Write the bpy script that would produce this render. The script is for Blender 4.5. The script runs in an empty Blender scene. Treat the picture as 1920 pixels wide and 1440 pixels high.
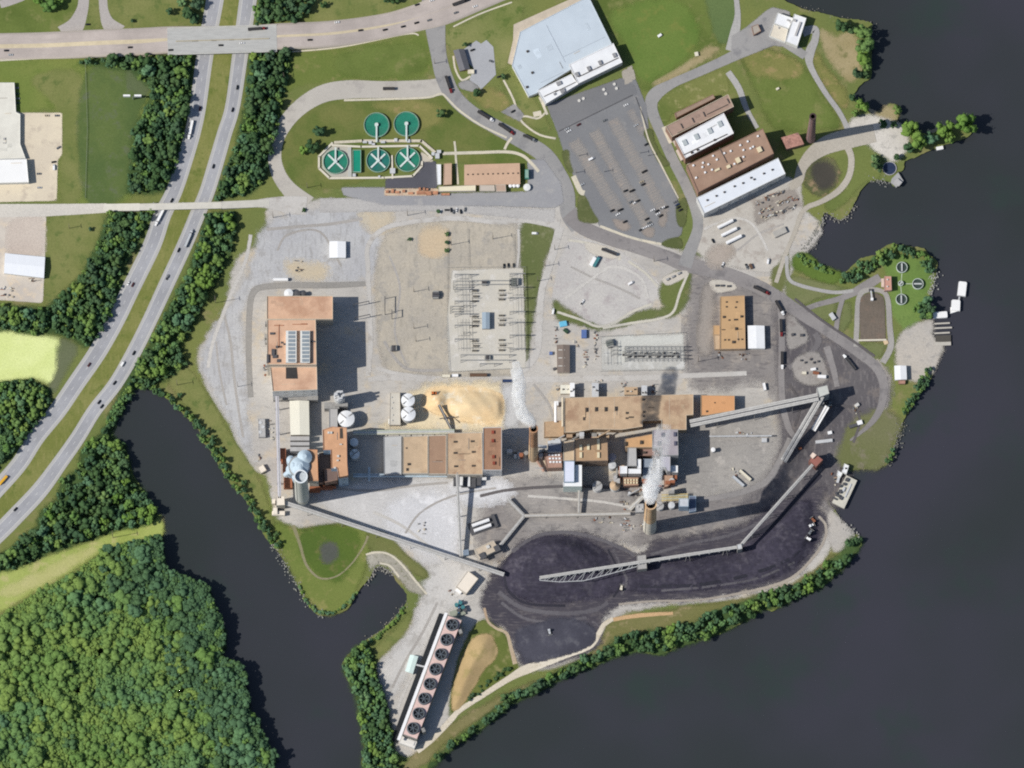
import bpy, math, random
import numpy as np
from mathutils import Vector
R = math.radians
random.seed(7)
rng = np.random.default_rng(11)
scn = bpy.context.scene
COL = scn.collection

# ------------------------------------------------------------------ camera
TILT = R(12.4); DIST = 12000.0; SCALE = 0.5            # half a metre per photo pixel
LENS = 36.0 * DIST / 960.0
cd = bpy.data.cameras.new("camera"); cam = bpy.data.objects.new("camera", cd); COL.objects.link(cam)
cd.lens = LENS; cd.sensor_width = 36.0; cd.clip_start = 10.0; cd.clip_end = 40000.0
cam.location = (0.0,-math.sin(TILT) * DIST, math.cos(TILT) * DIST)
cam.rotation_euler = (TILT, 0,0)
scn.camera = cam
# ------------------------------------------------------------------ sky and sun
SUN_EL = R(45); SUN_DIR = Vector((0.963,0.187,-1.0)).normalized()
w = bpy.data.worlds.new("World"); scn.world = w; w.use_nodes = True
wn = w.node_tree.nodes; wl = w.node_tree.links
sky = wn.new("ShaderNodeTexSky"); sky.sky_type = 'NISHITA'; sky.sun_disc = False
sky.sun_elevation = SUN_EL; sky.sun_rotation = R(259)
wn["Background"].inputs[1].default_value = 0.092
wl.new(sky.outputs[0], wn["Background"].inputs[0])
sd = bpy.data.lights.new("sun", 'SUN'); sd.energy = 4.4; sd.angle = R(0.5); sd.color = (1.0,0.955,0.88)
so = bpy.data.objects.new("sun", sd); COL.objects.link(so)
so.rotation_euler = SUN_DIR.to_track_quat('-Z', 'Y').to_euler(); so.location = (-300,-60,400)
scn.view_settings.view_transform = 'Standard'; scn.view_settings.look = 'None'
scn.view_settings.exposure = 0.0; scn.view_settings.gamma = 1.0
scn.cycles.transparent_max_bounces = 48
scn.cycles.max_bounces = 12; scn.cycles.volume_bounces = 12; scn.cycles.diffuse_bounces = 3; scn.cycles.glossy_bounces = 2
scn.cycles.use_denoising = False; scn.cycles.filter_width = 2.0
ALB = 0.88                                              # appearance in the photo -> albedo

# ------------------------------------------------------------------ geometry helpers
_cp = Vector(cam.location); _f = Vector((0, math.sin(TILT), -math.cos(TILT))); _u = Vector((0, math.cos(TILT), math.sin(TILT)))
def G(px, py, z=0.0):
    """the place at height z that a photo pixel shows"""
    k = 36.0 / LENS / 1920.0
    d = _f + Vector((1,0,0)) * ((px - 960) * k) + _u * ((720 - py) * k)
    return _cp + d * ((z - _cp.z) / d.z)
def P(pts, z=0.0): return [G(x, y, z) for x, y in pts]
def lin(c):
    c = c / 255.0
    return c / 12.92 if c <= 0.04045 else ((c + 0.055) / 1.055) ** 2.4
SAT = 0.86
def A(rgb):
    g = sum(rgb) / 3.0
    return tuple(min(0.88, lin(max(0.0, g + (v - g) * SAT)) * ALB) for v in rgb) + (1.0,)
def area2(p): return sum(p[i][0] * p[(i + 1) % len(p)][1] - p[(i + 1) % len(p)][0] * p[i][1] for i in range(len(p)))
def smooth(pts, n=6, closed=True):
    out = []; L = len(pts)
    rngi = range(L) if closed else range(L - 1)
    for i in rngi:
        if closed: a, b, c, d = pts[i - 1], pts[i], pts[(i + 1) % L], pts[(i + 2) % L]
        else: a, b, c, d = pts[max(i - 1,0)], pts[i], pts[i + 1], pts[min(i + 2, L - 1)]
        for k in range(n):
            t = k / n
            out.append(tuple(0.5 * (2 * b[j] + (c[j] - a[j]) * t + (2 * a[j] - 5 * b[j] + 4 * c[j] - d[j]) * t * t + (3 * b[j] - a[j] - 3 * c[j] + d[j]) * t ** 3) for j in range(len(b))))
    if not closed: out.append(tuple(pts[-1]))
    return out
def inside(x, y, poly):
    r = False; j = len(poly) - 1
    for i in range(len(poly)):
        xi, yi = poly[i][0], poly[i][1]; xj, yj = poly[j][0], poly[j][1]
        if (yi > y) != (yj > y) and x < (xj - xi) * (y - yi) / (yj - yi) + xi: r = not r
        j = i
    return r
def sdist(X, Y, poly):
    """signed distance (positive inside) of numpy points to a polygon"""
    p = np.array([(q[0], q[1]) for q in poly]); q = np.roll(p, -1,0)
    best = np.full(X.shape, 1e18); ins = np.zeros(X.shape, bool)
    for (ax, ay),(bx, by) in zip(p, q):
        dx, dy = bx - ax, by - ay; l2 = dx * dx + dy * dy + 1e-12
        t = np.clip(((X - ax) * dx + (Y - ay) * dy) / l2,0,1)
        best = np.minimum(best, (X - ax - t * dx) ** 2 + (Y - ay - t * dy) ** 2)
        if ay != by:
            c = ((ay > Y) != (by > Y)) & (X < dx * (Y - ay) / (by - ay) + ax)
            ins ^= c
    return np.sqrt(best) * np.where(ins, 1,-1)

class MB:
    """collects shapes for one mesh"""
    def __init__(s): s.v = []; s.f = []; s.m = []
    def add(s, v, f, mi=0):
        o = len(s.v); s.v += [tuple(q) for q in v]; s.f += [tuple(i + o for i in q) for q in f]; s.m += [mi] * len(f); return s
    def prism(s, p, z0, z1, side=0, top=0, bottom=False, sides=True, cap=True):
        p = [(q[0], q[1]) for q in p]
        if area2(p) < 0: p = p[::-1]
        n = len(p)
        if sides: s.add([(x, y, z0) for x, y in p] + [(x, y, z1) for x, y in p],[(i, (i + 1) % n, n + (i + 1) % n, n + i) for i in range(n)], side)
        if cap: s.add([(x, y, z1) for x, y in p],[tuple(range(n))], top)
        if bottom: s.add([(x, y, z0) for x, y in p],[tuple(range(n))[::-1]], side)
        return s
    def box(s, c, size, rz=0.0, mi=0, bottom=True):
        """c: centre of the base"""
        a, b = size[0] / 2, size[1] / 2; cs, sn = math.cos(rz), math.sin(rz)
        return s.prism([(c[0] + x * cs - y * sn, c[1] + x * sn + y * cs) for x, y in ((-a, -b),(a, -b),(a, b),(-a, b))], c[2], c[2] + size[2], mi, mi, bottom)
    def cyl(s, c, r, h, n=20, r2=None, mi=0, top=None, cap=True):
        r2 = r if r2 is None else r2; a = [2 * math.pi * i / n for i in range(n)]
        s.add([(c[0] + r * math.cos(t), c[1] + r * math.sin(t), c[2]) for t in a] + [(c[0] + r2 * math.cos(t), c[1] + r2 * math.sin(t), c[2] + h) for t in a],[(i, (i + 1) % n, n + (i + 1) % n, n + i) for i in range(n)], mi)
        if cap and r2 > 0.01: s.add([(c[0] + r2 * math.cos(t), c[1] + r2 * math.sin(t), c[2] + h) for t in a],[tuple(range(n))], mi if top is None else top)
        return s
    def ring(s, c, r, ri, h, n=32, mi=0):
        s.cyl(c, r, h, n, mi=mi, cap=False); a = [2 * math.pi * i / n for i in range(n)]; z = c[2] + h
        s.add([(c[0] + r * math.cos(t), c[1] + r * math.sin(t), z) for t in a] + [(c[0] + ri * math.cos(t), c[1] + ri * math.sin(t), z) for t in a],[(i, (i + 1) % n, n + (i + 1) % n, n + i) for i in range(n)], mi)
        s.add([(c[0] + ri * math.cos(t), c[1] + ri * math.sin(t), c[2]) for t in a] + [(c[0] + ri * math.cos(t), c[1] + ri * math.sin(t), z) for t in a],[(n + i, n + (i + 1) % n, (i + 1) % n, i) for i in range(n)], mi)
        return s
    def tube(s, p, q, r, n=6, r2=None, mi=0):
        p, q = Vector(p), Vector(q); d = (q - p).normalized(); r2 = r if r2 is None else r2
        u = d.cross(Vector((0,0,1)) if abs(d.z) < .9 else Vector((1,0,0))).normalized(); w_ = d.cross(u)
        a = [2 * math.pi * i / n for i in range(n)]
        v = [p + u * r * math.cos(t) + w_ * r * math.sin(t) for t in a] + [q + u * r2 * math.cos(t) + w_ * r2 * math.sin(t) for t in a]
        return s.add(v, [(i, (i + 1) % n, n + (i + 1) % n, n + i) for i in range(n)] + [tuple(range(n))[::-1], tuple(range(n, 2 * n))], mi)
    def beam(s, p, q, wd, h, mi=0, mtop=None):
        """a box from p to q; p, q lie on the middle of its top"""
        p, q = Vector(p), Vector(q); d = q - p; sd_ = Vector((-d.y, d.x, 0)).normalized() * wd / 2; dn = Vector((0,0, h))
        v = [p - sd_ - dn, p + sd_ - dn, q + sd_ - dn, q - sd_ - dn, p - sd_, p + sd_, q + sd_, q - sd_]
        s.add(v, [(1,0,3,2),(0,1,5,4),(1,2,6,5),(2,3,7,6),(3,0,4,7)], mi)
        up = (v[7] - v[4]).cross(v[5] - v[4]).z > 0
        return s.add(v[4:],[(0,3,2,1)] if up else [(0,1,2,3)], mi if mtop is None else mtop)
    def build(s, name, mats, parent=None, loc=(0,0,0), smooth_=False):
        me = bpy.data.meshes.new(name); l = loc
        me.from_pydata([(x - l[0], y - l[1], z - l[2]) for x, y, z in s.v],[], s.f)
        for m_ in (mats if isinstance(mats, (list, tuple)) else [mats]): me.materials.append(m_)
        me.polygons.foreach_set("material_index", s.m)
        if smooth_: me.polygons.foreach_set("use_smooth", [True] * len(s.f))
        me.update()
        o = bpy.data.objects.new(name, me); COL.objects.link(o)
        if parent is not None: o.parent = parent
        else: o.location = l
        return o

def tag(o, label=None, cat=None, group=None, kind=None):
    if label: o["label"] = label
    if cat: o["category"] = cat
    if group: o["group"] = group
    if kind: o["kind"] = kind
    return o
class Thing:
    """an Empty at the thing's base; parts are given in world coordinates"""
    def __init__(s, name, label, cat, loc, group=None):
        s.loc = Vector(loc); s.o = bpy.data.objects.new(name, None); COL.objects.link(s.o); s.o.location = s.loc
        tag(s.o, label, cat, group)
    def part(s, name, mb, mats, parent=None, label=None):
        o = mb.build(name, mats, parent or s.o, s.loc)
        if label: o["label"] = label
        return o
def copy_thing(o, loc, rz=0.0, label=None, group=None, scale=None):
    c = o.copy(); COL.objects.link(c); c.location = loc; c.rotation_euler = (0,0, rz)
    if scale is not None: c.scale = scale if isinstance(scale, tuple) else (scale,) * 3
    if label: c["label"] = label
    if group: c["group"] = group
    for ch in list(o.children):
        d = ch.copy(); COL.objects.link(d); d.parent = c
        for g in list(ch.children):
            e = g.copy(); COL.objects.link(e); e.parent = d
    return c
def recolour(o, mat, slot=0):
    o.material_slots[slot].link = 'OBJECT'; o.material_slots[slot].material = mat

# ------------------------------------------------------------------ materials
def _new(name):
    m = bpy.data.materials.new(name); m.use_nodes = True; nt = m.node_tree
    return m, nt, nt.nodes, nt.links, nt.nodes["Principled BSDF"]
def _noise(n, l, vec, scale, detail=4, rough=.6, stretch=None):
    if stretch:
        mp = n.new("ShaderNodeMapping"); mp.inputs["Scale"].default_value = stretch[:3]
        if len(stretch) > 3: mp.inputs["Rotation"].default_value = (0,0, stretch[3])
        l.new(vec, mp.inputs[0]); vec = mp.outputs[0]
    t = n.new("ShaderNodeTexNoise"); t.inputs["Scale"].default_value = scale; t.inputs["Detail"].default_value = detail; t.inputs["Roughness"].default_value = rough
    l.new(vec, t.inputs["Vector"]); return t.outputs["Fac"]
def _ramp(n, l, fac, a, b):
    r = n.new("ShaderNodeMapRange"); r.interpolation_type = 'SMOOTHSTEP'; r.inputs[1].default_value = a; r.inputs[2].default_value = b
    l.new(fac, r.inputs[0]); return r.outputs[0]
def _mix(n, l, fac, a, b, mode='MIX'):
    x = n.new("ShaderNodeMix"); x.data_type = 'RGBA'; x.blend_type = mode
    for s_, v in ((6, a),(7, b)):
        if isinstance(v, tuple): x.inputs[s_].default_value = v
        else: l.new(v, x.inputs[s_])
    if isinstance(fac, float): x.inputs[0].default_value = fac
    else: l.new(fac, x.inputs[0])
    return x.outputs[2]
def _math(n, l, op, a, b, clamp=False):
    x = n.new("ShaderNodeMath"); x.operation = op; x.use_clamp = clamp
    for i, v in enumerate((a, b)):
        if v is None: continue
        if isinstance(v, (int, float)): x.inputs[i].default_value = v
        else: l.new(v, x.inputs[i])
    return x.outputs[0]
_mats = {}
def surf(name, rgb, var=.12, scale=.25, rough=.75, metallic=0.0, dirt=None, dirt_amt=.5, stretch=None):
    """painted or built surfaces: base colour, patchy wear, optional second colour in stains"""
    if name in _mats: return _mats[name]
    m, nt, n, l, b = _new(name); _mats[name] = m
    tc = n.new("ShaderNodeTexCoord").outputs["Object"]
    m["rgb"] = rgb; c = A(rgb); f = _noise(n, l, tc, scale, 5, .65, stretch)
    lo = tuple(v * (1 - var) for v in c[:3]) + (1,); hi = tuple(min(.92, v * (1 + var)) for v in c[:3]) + (1,)
    col = _mix(n, l, _ramp(n, l, f, .3, .7), lo, hi)
    if dirt: col = _mix(n, l, _math(n, l, 'MULTIPLY', _ramp(n, l, _noise(n, l, tc, scale * .35,6, .7), .48, .68), dirt_amt), col, A(dirt))
    l.new(col, b.inputs["Base Color"]); b.inputs["Roughness"].default_value = rough; b.inputs["Metallic"].default_value = metallic
    b.inputs["Specular IOR Level"].default_value = .3
    return m
def ground(name, c1, c2, c3=None, big=.012, mid=.06, fine=.6, finevar=.16, c3lo=.52, c3hi=.66, fade=0.0, edge=3.0, tracks=None, ribbon=False, rough=.95):
    """ground covers: two colours in wide patches, a third in blotches, fine grain; 'fade' in metres feathers the outline"""
    if name in _mats: return _mats[name]
    if "grass" in name: c1, c2, c3 = (c and (c[0] * 1.04, c[1] * 1.05, c[2] * 1.07) for c in (c1, c2, c3))
    m, nt, n, l, b = _new(name); _mats[name] = m
    tc = n.new("ShaderNodeTexCoord").outputs["Object"]
    col = _mix(n, l, _ramp(n, l, _noise(n, l, tc, big, 6, .62), .36, .64), A(c1), A(c2))
    if c3: col = _mix(n, l, _ramp(n, l, _noise(n, l, tc, mid, 6, .68), c3lo, c3hi), col, A(c3))
    if tracks: col = _mix(n, l, _math(n, l, 'MULTIPLY', _ramp(n, l, _noise(n, l, tc, .1,5, .6, tracks[1]), .5, .68), tracks[2]), col, A(tracks[0]))
    g = _noise(n, l, tc, fine, 3, .7)
    r = n.new("ShaderNodeMapRange"); r.inputs[1].default_value = .25; r.inputs[2].default_value = .75; r.inputs[3].default_value = 1 - finevar; r.inputs[4].default_value = 1 + finevar
    l.new(g, r.inputs[0]); cc = n.new("ShaderNodeCombineColor")
    for i in range(3): l.new(r.outputs[0], cc.inputs[i])
    col = _mix(n, l, 1.0, col, cc.outputs[0], 'MULTIPLY')
    l.new(col, b.inputs["Base Color"]); b.inputs["Roughness"].default_value = rough; b.inputs["Specular IOR Level"].default_value = .15
    if fade > 0:
        at = n.new("ShaderNodeAttribute"); at.attribute_name = "fade"
        nz = _math(n, l, 'SUBTRACT', _noise(n, l, tc, .09 if not ribbon else .15,6, .7), .5)
        a = _math(n, l, 'ADD', at.outputs["Fac"], _math(n, l, 'MULTIPLY', nz, edge * 4))
        gr = _math(n, l, 'MULTIPLY', _math(n, l, 'SUBTRACT', _noise(n, l, tc, 3.3,2, .8), .5), fade * 4.0)
        a = _math(n, l, 'GREATER_THAN', _math(n, l, 'ADD', a, gr), -.2 * fade)
        tr = n.new("ShaderNodeBsdfTransparent"); mx = n.new("ShaderNodeMixShader")
        l.new(a, mx.inputs[0]); l.new(tr.outputs[0], mx.inputs[1]); l.new(b.outputs[0], mx.inputs[2])
        l.new(mx.outputs[0], n["Material Output"].inputs[0])
    return m

# ------------------------------------------------------------------ sheets on the ground
LZ = [0.0]
OGX, OGY = np.meshgrid(np.arange(-80,2001,4.0), np.arange(-80,1521,4.0)); OCC = np.zeros(OGX.shape)
def stack_z(pts, reach, closed=True):
    """height of the next thin layer: just above whatever already lies there"""
    xs = [p[0] for p in pts]; ys = [p[1] for p in pts]
    i0, i1 = (int(np.clip((v + 80) / 4 + o_, 0, OCC.shape[1])) for v, o_ in ((min(xs) - reach, -1),(max(xs) + reach, 2)))
    j0, j1 = (int(np.clip((v + 80) / 4 + o_, 0, OCC.shape[0])) for v, o_ in ((min(ys) - reach, -1),(max(ys) + reach, 2)))
    X, Y, V = OGX[j0:j1, i0:i1], OGY[j0:j1, i0:i1], OCC[j0:j1, i0:i1]
    if V.size == 0: return .012
    if closed: m = sdist(X, Y, pts) > -(reach + 4)
    else:
        m = np.zeros(X.shape, bool)
        for (ax, ay),(bx, by) in zip(pts[:-1], pts[1:]):
            dx, dy = bx - ax, by - ay; t = np.clip(((X - ax) * dx + (Y - ay) * dy) / (dx * dx + dy * dy + 1e-9),0,1)
            m |= (X - ax - t * dx) ** 2 + (Y - ay - t * dy) ** 2 < (reach + 4) ** 2
    z = (V[m].max() if m.any() else 0.0) + .012
    V[m] = z; LZ[0] = max(LZ[0], z); return z
def npmesh(name, V, F, mat, attr=None):
    me = bpy.data.meshes.new(name); V = np.asarray(V, np.float32); F = np.asarray(F, np.int32)
    me.vertices.add(len(V)); me.vertices.foreach_set("co", V.ravel())
    k = F.shape[1]; me.loops.add(F.size); me.loops.foreach_set("vertex_index", F.ravel())
    me.polygons.add(len(F)); me.polygons.foreach_set("loop_start", np.arange(0, F.size, k, dtype=np.int32))
    me.polygons.foreach_set("loop_total", np.full(len(F), k, np.int32))
    me.update(calc_edges=True)
    for an, av in (attr or {}).items():
        a = me.attributes.new(an, 'FLOAT', 'POINT'); a.data.foreach_set("value", np.asarray(av, np.float32))
    me.materials.append(mat)
    return me
def patch(name, pts, mat, z=None, cell=2.5, margin=8.0, height=None, curve=True, kind='structure', label=None, cat=None, minz=0.0, smooth_=False):
    """a feathered ground cover: grid cells over the outline with each vertex's distance to the edge"""
    q = smooth(pts, 5) if curve else pts
    if z is None: z = stack_z(q, margin / SCALE)
    w_ = [(p.x, p.y) for p in P(q, 0)]
    xs = [p[0] for p in w_]; ys = [p[1] for p in w_]
    gx = np.arange(min(xs) - margin, max(xs) + margin + cell, cell); gy = np.arange(min(ys) - margin, max(ys) + margin + cell, cell)
    X, Y = np.meshgrid(gx, gy); D = sdist(X, Y, w_)
    keep = D > -margin
    ck = keep[:-1, :-1] & keep[1:, :-1] & keep[:-1,1:] & keep[1:, 1:]
    idx = np.arange(X.size).reshape(X.shape)
    F = np.stack([idx[:-1, :-1][ck], idx[:-1,1:][ck], idx[1:, 1:][ck], idx[1:, :-1][ck]], 1)
    Z = np.full(X.shape, z) if height is None else z + height(X, Y, D)
    used, inv = np.unique(F, return_inverse=True)
    V = np.stack([X.ravel()[used], Y.ravel()[used], Z.ravel()[used]], 1)
    me = npmesh(name, V, inv.reshape(F.shape), mat, {"fade": D.ravel()[used]})
    if smooth_: me.polygons.foreach_set("use_smooth", [True] * len(me.polygons))
    o = bpy.data.objects.new(name, me); COL.objects.link(o)
    tag(o, label, cat, None, kind); return o
def sheet(name, pts, mat, z=None, curve=False, kind='structure'):
    q = smooth(pts, 5) if curve else pts
    if z is None: z = stack_z(q, 2)
    return tag(MB().prism(P(q), z, z, cap=True, sides=False).build(name, mat), kind=kind)
def ribbon(name, pts, width, mat, z=None, soft=False, n=8, zf=None, skirt=0.0, kind='structure', cols=2):
    """a road or track along photo points; width in photo pixels (number or one per point)"""
    wd = width if isinstance(width, (list, tuple)) else [width] * len(pts)
    soft = mat.get("road") is None
    q = smooth([(a[0], a[1], b) for a, b in zip(pts, wd)], n, False)
    if z is None: z = stack_z([(a[0], a[1]) for a in q[::2]] + [q[-1][:2]], max(wd) / 2, False)
    c = [(G(a, b), ww * SCALE) for a, b, ww in q]
    V = []; F = []; U = []; S = []; s = 0.0
    us = np.linspace(-1,1, cols + 1)
    for i, (p, ww) in enumerate(c):
        d = (c[min(i + 1, len(c) - 1)][0] - c[max(i - 1,0)][0]); d.z = 0; d.normalize(); nn = Vector((-d.y, d.x, 0))
        if i: s += (p - c[i - 1][0]).length
        zz = z + (zf(s) if zf else 0)
        for u in us:
            V.append((p.x - nn.x * u * ww / 2, p.y - nn.y * u * ww / 2, zz)); S.append(s)
            U.append((1 - abs(u)) * ww / 2 if soft else u)
    k = cols + 1
    for i in range(len(c) - 1):
        for j in range(cols): F.append((i * k + j, i * k + j + 1,(i + 1) * k + j + 1,(i + 1) * k + j))
    if skirt:
        o_ = len(V)
        for i in range(len(c)):
            for j in (0, cols): v = V[i * k + j]; V.append((v[0], v[1], v[2] - skirt)); S.append(S[i * k]); U.append(U[i * k + j])
        for i in range(len(c) - 1):
            F.append((i * k, (i + 1) * k, o_ + 2 * (i + 1), o_ + 2 * i)); F.append(((i + 1) * k + cols, i * k + cols, o_ + 2 * i + 1, o_ + 2 * (i + 1) + 1))
    me = npmesh(name, V, F, mat, {"fade": U, "along": S})
    o = bpy.data.objects.new(name, me); COL.objects.link(o); tag(o, kind=kind); return o
# ------------------------------------------------------------------ the setting: water, land, ground covers
def road_mat(name, c, shoulder, thr=.7, lanes=(0.0,), line=(225,225,220), wear=(0.0), edge_line=True, var=.1):
    if name in _mats: return _mats[name]
    m, nt, n, l, b = _new(name); _mats[name] = m; m["road"] = 1
    tc = n.new("ShaderNodeTexCoord").outputs["Object"]
    u = n.new("ShaderNodeAttribute"); u.attribute_name = "fade"; u = u.outputs["Fac"]
    v = n.new("ShaderNodeAttribute"); v.attribute_name = "along"; v = v.outputs["Fac"]
    au = _math(n, l, 'ABSOLUTE', u, None)
    ca = A(c); f = _noise(n, l, tc, .03,6, .65)
    col = _mix(n, l, _ramp(n, l, f, .35, .65), tuple(x * (1 - var) for x in ca[:3]) + (1,), tuple(x * (1 + var) for x in ca[:3]) + (1,))
    col = _mix(n, l, _math(n, l, 'MULTIPLY', _ramp(n, l, au, thr - .04, thr + .04), .85), col, A(shoulder))
    if edge_line:
        e = _math(n, l, 'LESS_THAN', _math(n, l, 'ABSOLUTE', _math(n, l, 'SUBTRACT', au, thr), None), .022)
        col = _mix(n, l, _math(n, l, 'MULTIPLY', e, .7), col, A(line))
    dash = _math(n, l, 'LESS_THAN', _math(n, l, 'FRACT', _math(n, l, 'DIVIDE', v, 12.0), None), .3)
    for la in lanes:
        e = _math(n, l, 'LESS_THAN', _math(n, l, 'ABSOLUTE', _math(n, l, 'SUBTRACT', u, la), None), .02)
        col = _mix(n, l, _math(n, l, 'MULTIPLY', _math(n, l, 'MULTIPLY', e, dash), .75), col, A(line))
    # tyre-polished bands that run with the lanes
    cb = n.new("ShaderNodeCombineXYZ"); l.new(_math(n, l, 'MULTIPLY', u, 6.0), cb.inputs[0]); l.new(_math(n, l, 'MULTIPLY', v, .02), cb.inputs[1])
    t = _noise(n, l, cb.outputs[0], 1.0,4, .6)
    col = _mix(n, l, _math(n, l, 'MULTIPLY', _ramp(n, l, t, .5, .7), .35), col, tuple(x * .72 for x in ca[:3]) + (1,))
    g = _noise(n, l, tc, .8,2, .7); r = n.new("ShaderNodeMapRange"); r.inputs[1].default_value = .2; r.inputs[2].default_value = .8; r.inputs[3].default_value = .92; r.inputs[4].default_value = 1.08
    l.new(g, r.inputs[0]); cc = n.new("ShaderNodeCombineColor")
    for i in range(3): l.new(r.outputs[0], cc.inputs[i])
    col = _mix(n, l, 1.0, col, cc.outputs[0], 'MULTIPLY')
    l.new(col, b.inputs["Base Color"]); b.inputs["Roughness"].default_value = .9; b.inputs["Specular IOR Level"].default_value = .2
    return m

def water_mat():
    m, nt, n, l, b = _new("river_water")
    tc = n.new("ShaderNodeTexCoord").outputs["Object"]
    col = _mix(n, l, _ramp(n, l, _noise(n, l, tc, .004,3, .5), .3, .7), A((52,58,58)), A((62,62,72)))
    col = _mix(n, l, _math(n, l, 'MULTIPLY', _ramp(n, l, _noise(n, l, tc, .009,5, .6), .52, .72), .7), col, A((50,66,60)))
    l.new(col, b.inputs["Base Color"]); b.inputs["Roughness"].default_value = .12; b.inputs["IOR"].default_value = 1.333
    bp = n.new("ShaderNodeBump"); bp.inputs["Strength"].default_value = .12; bp.inputs["Distance"].default_value = .15
    l.new(_noise(n, l, tc, .22,3, .6,(1,2.2,1, .5)), bp.inputs["Height"]); l.new(bp.outputs[0], b.inputs["Normal"])
    return m
wm = water_mat()
tag(MB().prism([(-9000,-9000),(9000,-9000),(9000,9000),(-9000,9000)], -1.4,-1.4, sides=False).build("river_water", wm), kind="structure")

SHORE_E = [(1440,-40),(1458,-10),(1480,5),(1510,18),(1545,25),(1575,33),(1610,37),(1633,42),(1635,55),(1628,62),(1634,100),(1636,130),(1632,148),(1615,157),(1607,170),
 (1598,180),(1606,190),(1622,203),(1642,220),(1654,212),(1663,198),(1672,194),(1684,198),(1687,210),(1682,226),(1695,240),(1712,238),(1738,252),(1765,242),(1790,236),(1810,228),(1822,240),(1820,252),
 (1800,262),(1775,270),(1750,280),(1718,294),(1697,303),(1694,318),(1681,326),(1690,338),(1676,349),(1667,341),(1637,338),(1622,348),(1612,360),(1600,387),(1590,402),(1576,412),(1556,402),(1546,400),
 (1540,420),(1532,432),(1522,442),(1512,460),(1509,473),(1517,486),(1540,497),(1567,508),(1582,511),(1600,497),(1615,484),(1640,478),(1652,467),(1672,457),(1710,462),(1732,466),(1741,477),(1757,488),
 (1757,502),(1752,522),(1745,550),(1738,567),(1745,580),(1746,600),(1747,630),(1752,638),(1767,648),(1767,660),(1755,676),(1752,694),(1740,720),(1722,744),(1705,771),(1690,796),(1680,826),(1676,846),
 (1667,867),(1647,878),(1600,882),(1575,892),(1560,920),(1556,945),(1565,955),(1580,982),(1590,992),(1597,998),(1612,1006),(1616,1018),(1608,1032),(1590,1056),(1568,1077),(1540,1100),(1510,1112),(1465,1136),(1447,1146),
 (1430,1142),(1400,1163),(1360,1184),(1330,1195),(1280,1210),(1235,1228),(1200,1221),(1180,1222),(1150,1232),(1122,1246),(1080,1260),(1055,1271),(1010,1296),(958,1320),(905,1364),(860,1394),(835,1411),(805,1440),(785,1470)]
SHORE_TIP = [(680,1470),(682,1440),(677,1430),(682,1405),(675,1355),(667,1305),(652,1275),(642,1252),(646,1235),(665,1216),(680,1210),(690,1197),(717,1180),(740,1157),(760,1134),(763,1118),(757,1105),(745,1092),
 (736,1076),(722,1065),(710,1062),(700,1070),(692,1084),(675,1105),(655,1137),(640,1148),(605,1154),(587,1145),(567,1117),(557,1096),(548,1077),(530,1047),(515,1026),(497,1008),(487,986),(477,968),(460,937),(435,910),(415,880),(397,848),(380,827),(372,806),(350,782),(320,753),(285,730),(265,722),
 (250,724),(243,742),(222,768),(210,797),(204,815),(228,830),(238,850),(246,875),(252,895),(270,920),(282,945),(297,966),(305,992),(303,1020),(302,1045),(310,1072),(345,1085),(385,1096),(391,1113),(400,1135),(410,1160),(422,1185),(420,1210),(416,1235),(440,1243),(457,1266),(460,1305),(467,1338),(480,1348),(505,1402),(515,1416),(512,1436),(505,1480)]
def jitter(pts, amp, step=4.0):
    out = []
    for i in range(len(pts) - 1):
        a, b = pts[i], pts[i + 1]; L = math.hypot(b[0] - a[0], b[1] - a[1]); k = max(1, int(L / step))
        for j in range(k):
            t = j / k; out.append((a[0] + (b[0] - a[0]) * t + random.uniform(-amp, amp), a[1] + (b[1] - a[1]) * t + random.uniform(-amp, amp)))
    return out + [pts[-1]]
shoreE = jitter(smooth(SHORE_E, 3, False), 1.0); shoreT = jitter(smooth(SHORE_TIP, 3, False), 1.0)
outline = shoreE + [(785,3000)] * 0 + shoreT
east = [(1440,-4000)] + shoreE
land1 = [(-6000,-6000),(1440,-6000)] + shoreE + [(760,1560),(700,1560)] + shoreT + [(500,6000),(-6000,6000)]
gm_land = ground("grass_ground", (104,116,58),(118,124,62),(132,126,78), big=.008, mid=.03)
mb = MB(); pw = P(land1); mb.prism(pw, -4,0.0); lo = mb.build("ground", [gm_land]); tag(lo, kind="structure")

# grass covers
lawn = ground("lawn_grass", (90,106,44),(106,120,54),(120,124,66), big=.02, mid=.05, fade=5, edge=2.5)
dry = ground("dry_grass", (134,128,70),(118,120,60),(150,132,82), big=.03, mid=.08, fade=5, edge=3)
tan = ground("bare_tan_earth", (172,156,116),(156,142,98),(130,126,80), big=.03, mid=.08, fade=5, edge=3)
lime = ground("pale_meadow_grass", (216,224,144),(206,216,130),(188,202,116), big=.03, mid=.05, fade=6, edge=1.5, c3lo=.58, c3hi=.75)
strip = ground("mown_strip_grass", (164,174,88),(148,162,74),(178,172,108), big=.02, mid=.06, fade=5, edge=2.5)
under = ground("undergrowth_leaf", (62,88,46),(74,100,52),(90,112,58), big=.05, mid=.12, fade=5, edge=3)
olive = ground("olive_grass", (112,120,60),(126,128,70),(98,112,54), big=.03, mid=.08, fade=4, edge=2.5)
def pat(n, p, m, **k): return patch(n, p, m, **k)
pat("lawn", [(-60,-60),(135,-60),(142,10),(140,40),(120,55),(70,60),(-60,55)], lawn)
pat("lawn", [(200,-60),(330,-60),(330,52),(240,55),(208,40)], olive)
pat("lawn", [(165,-60),(187,-60),(187,40),(180,50),(168,35)], olive, margin=4)
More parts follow.
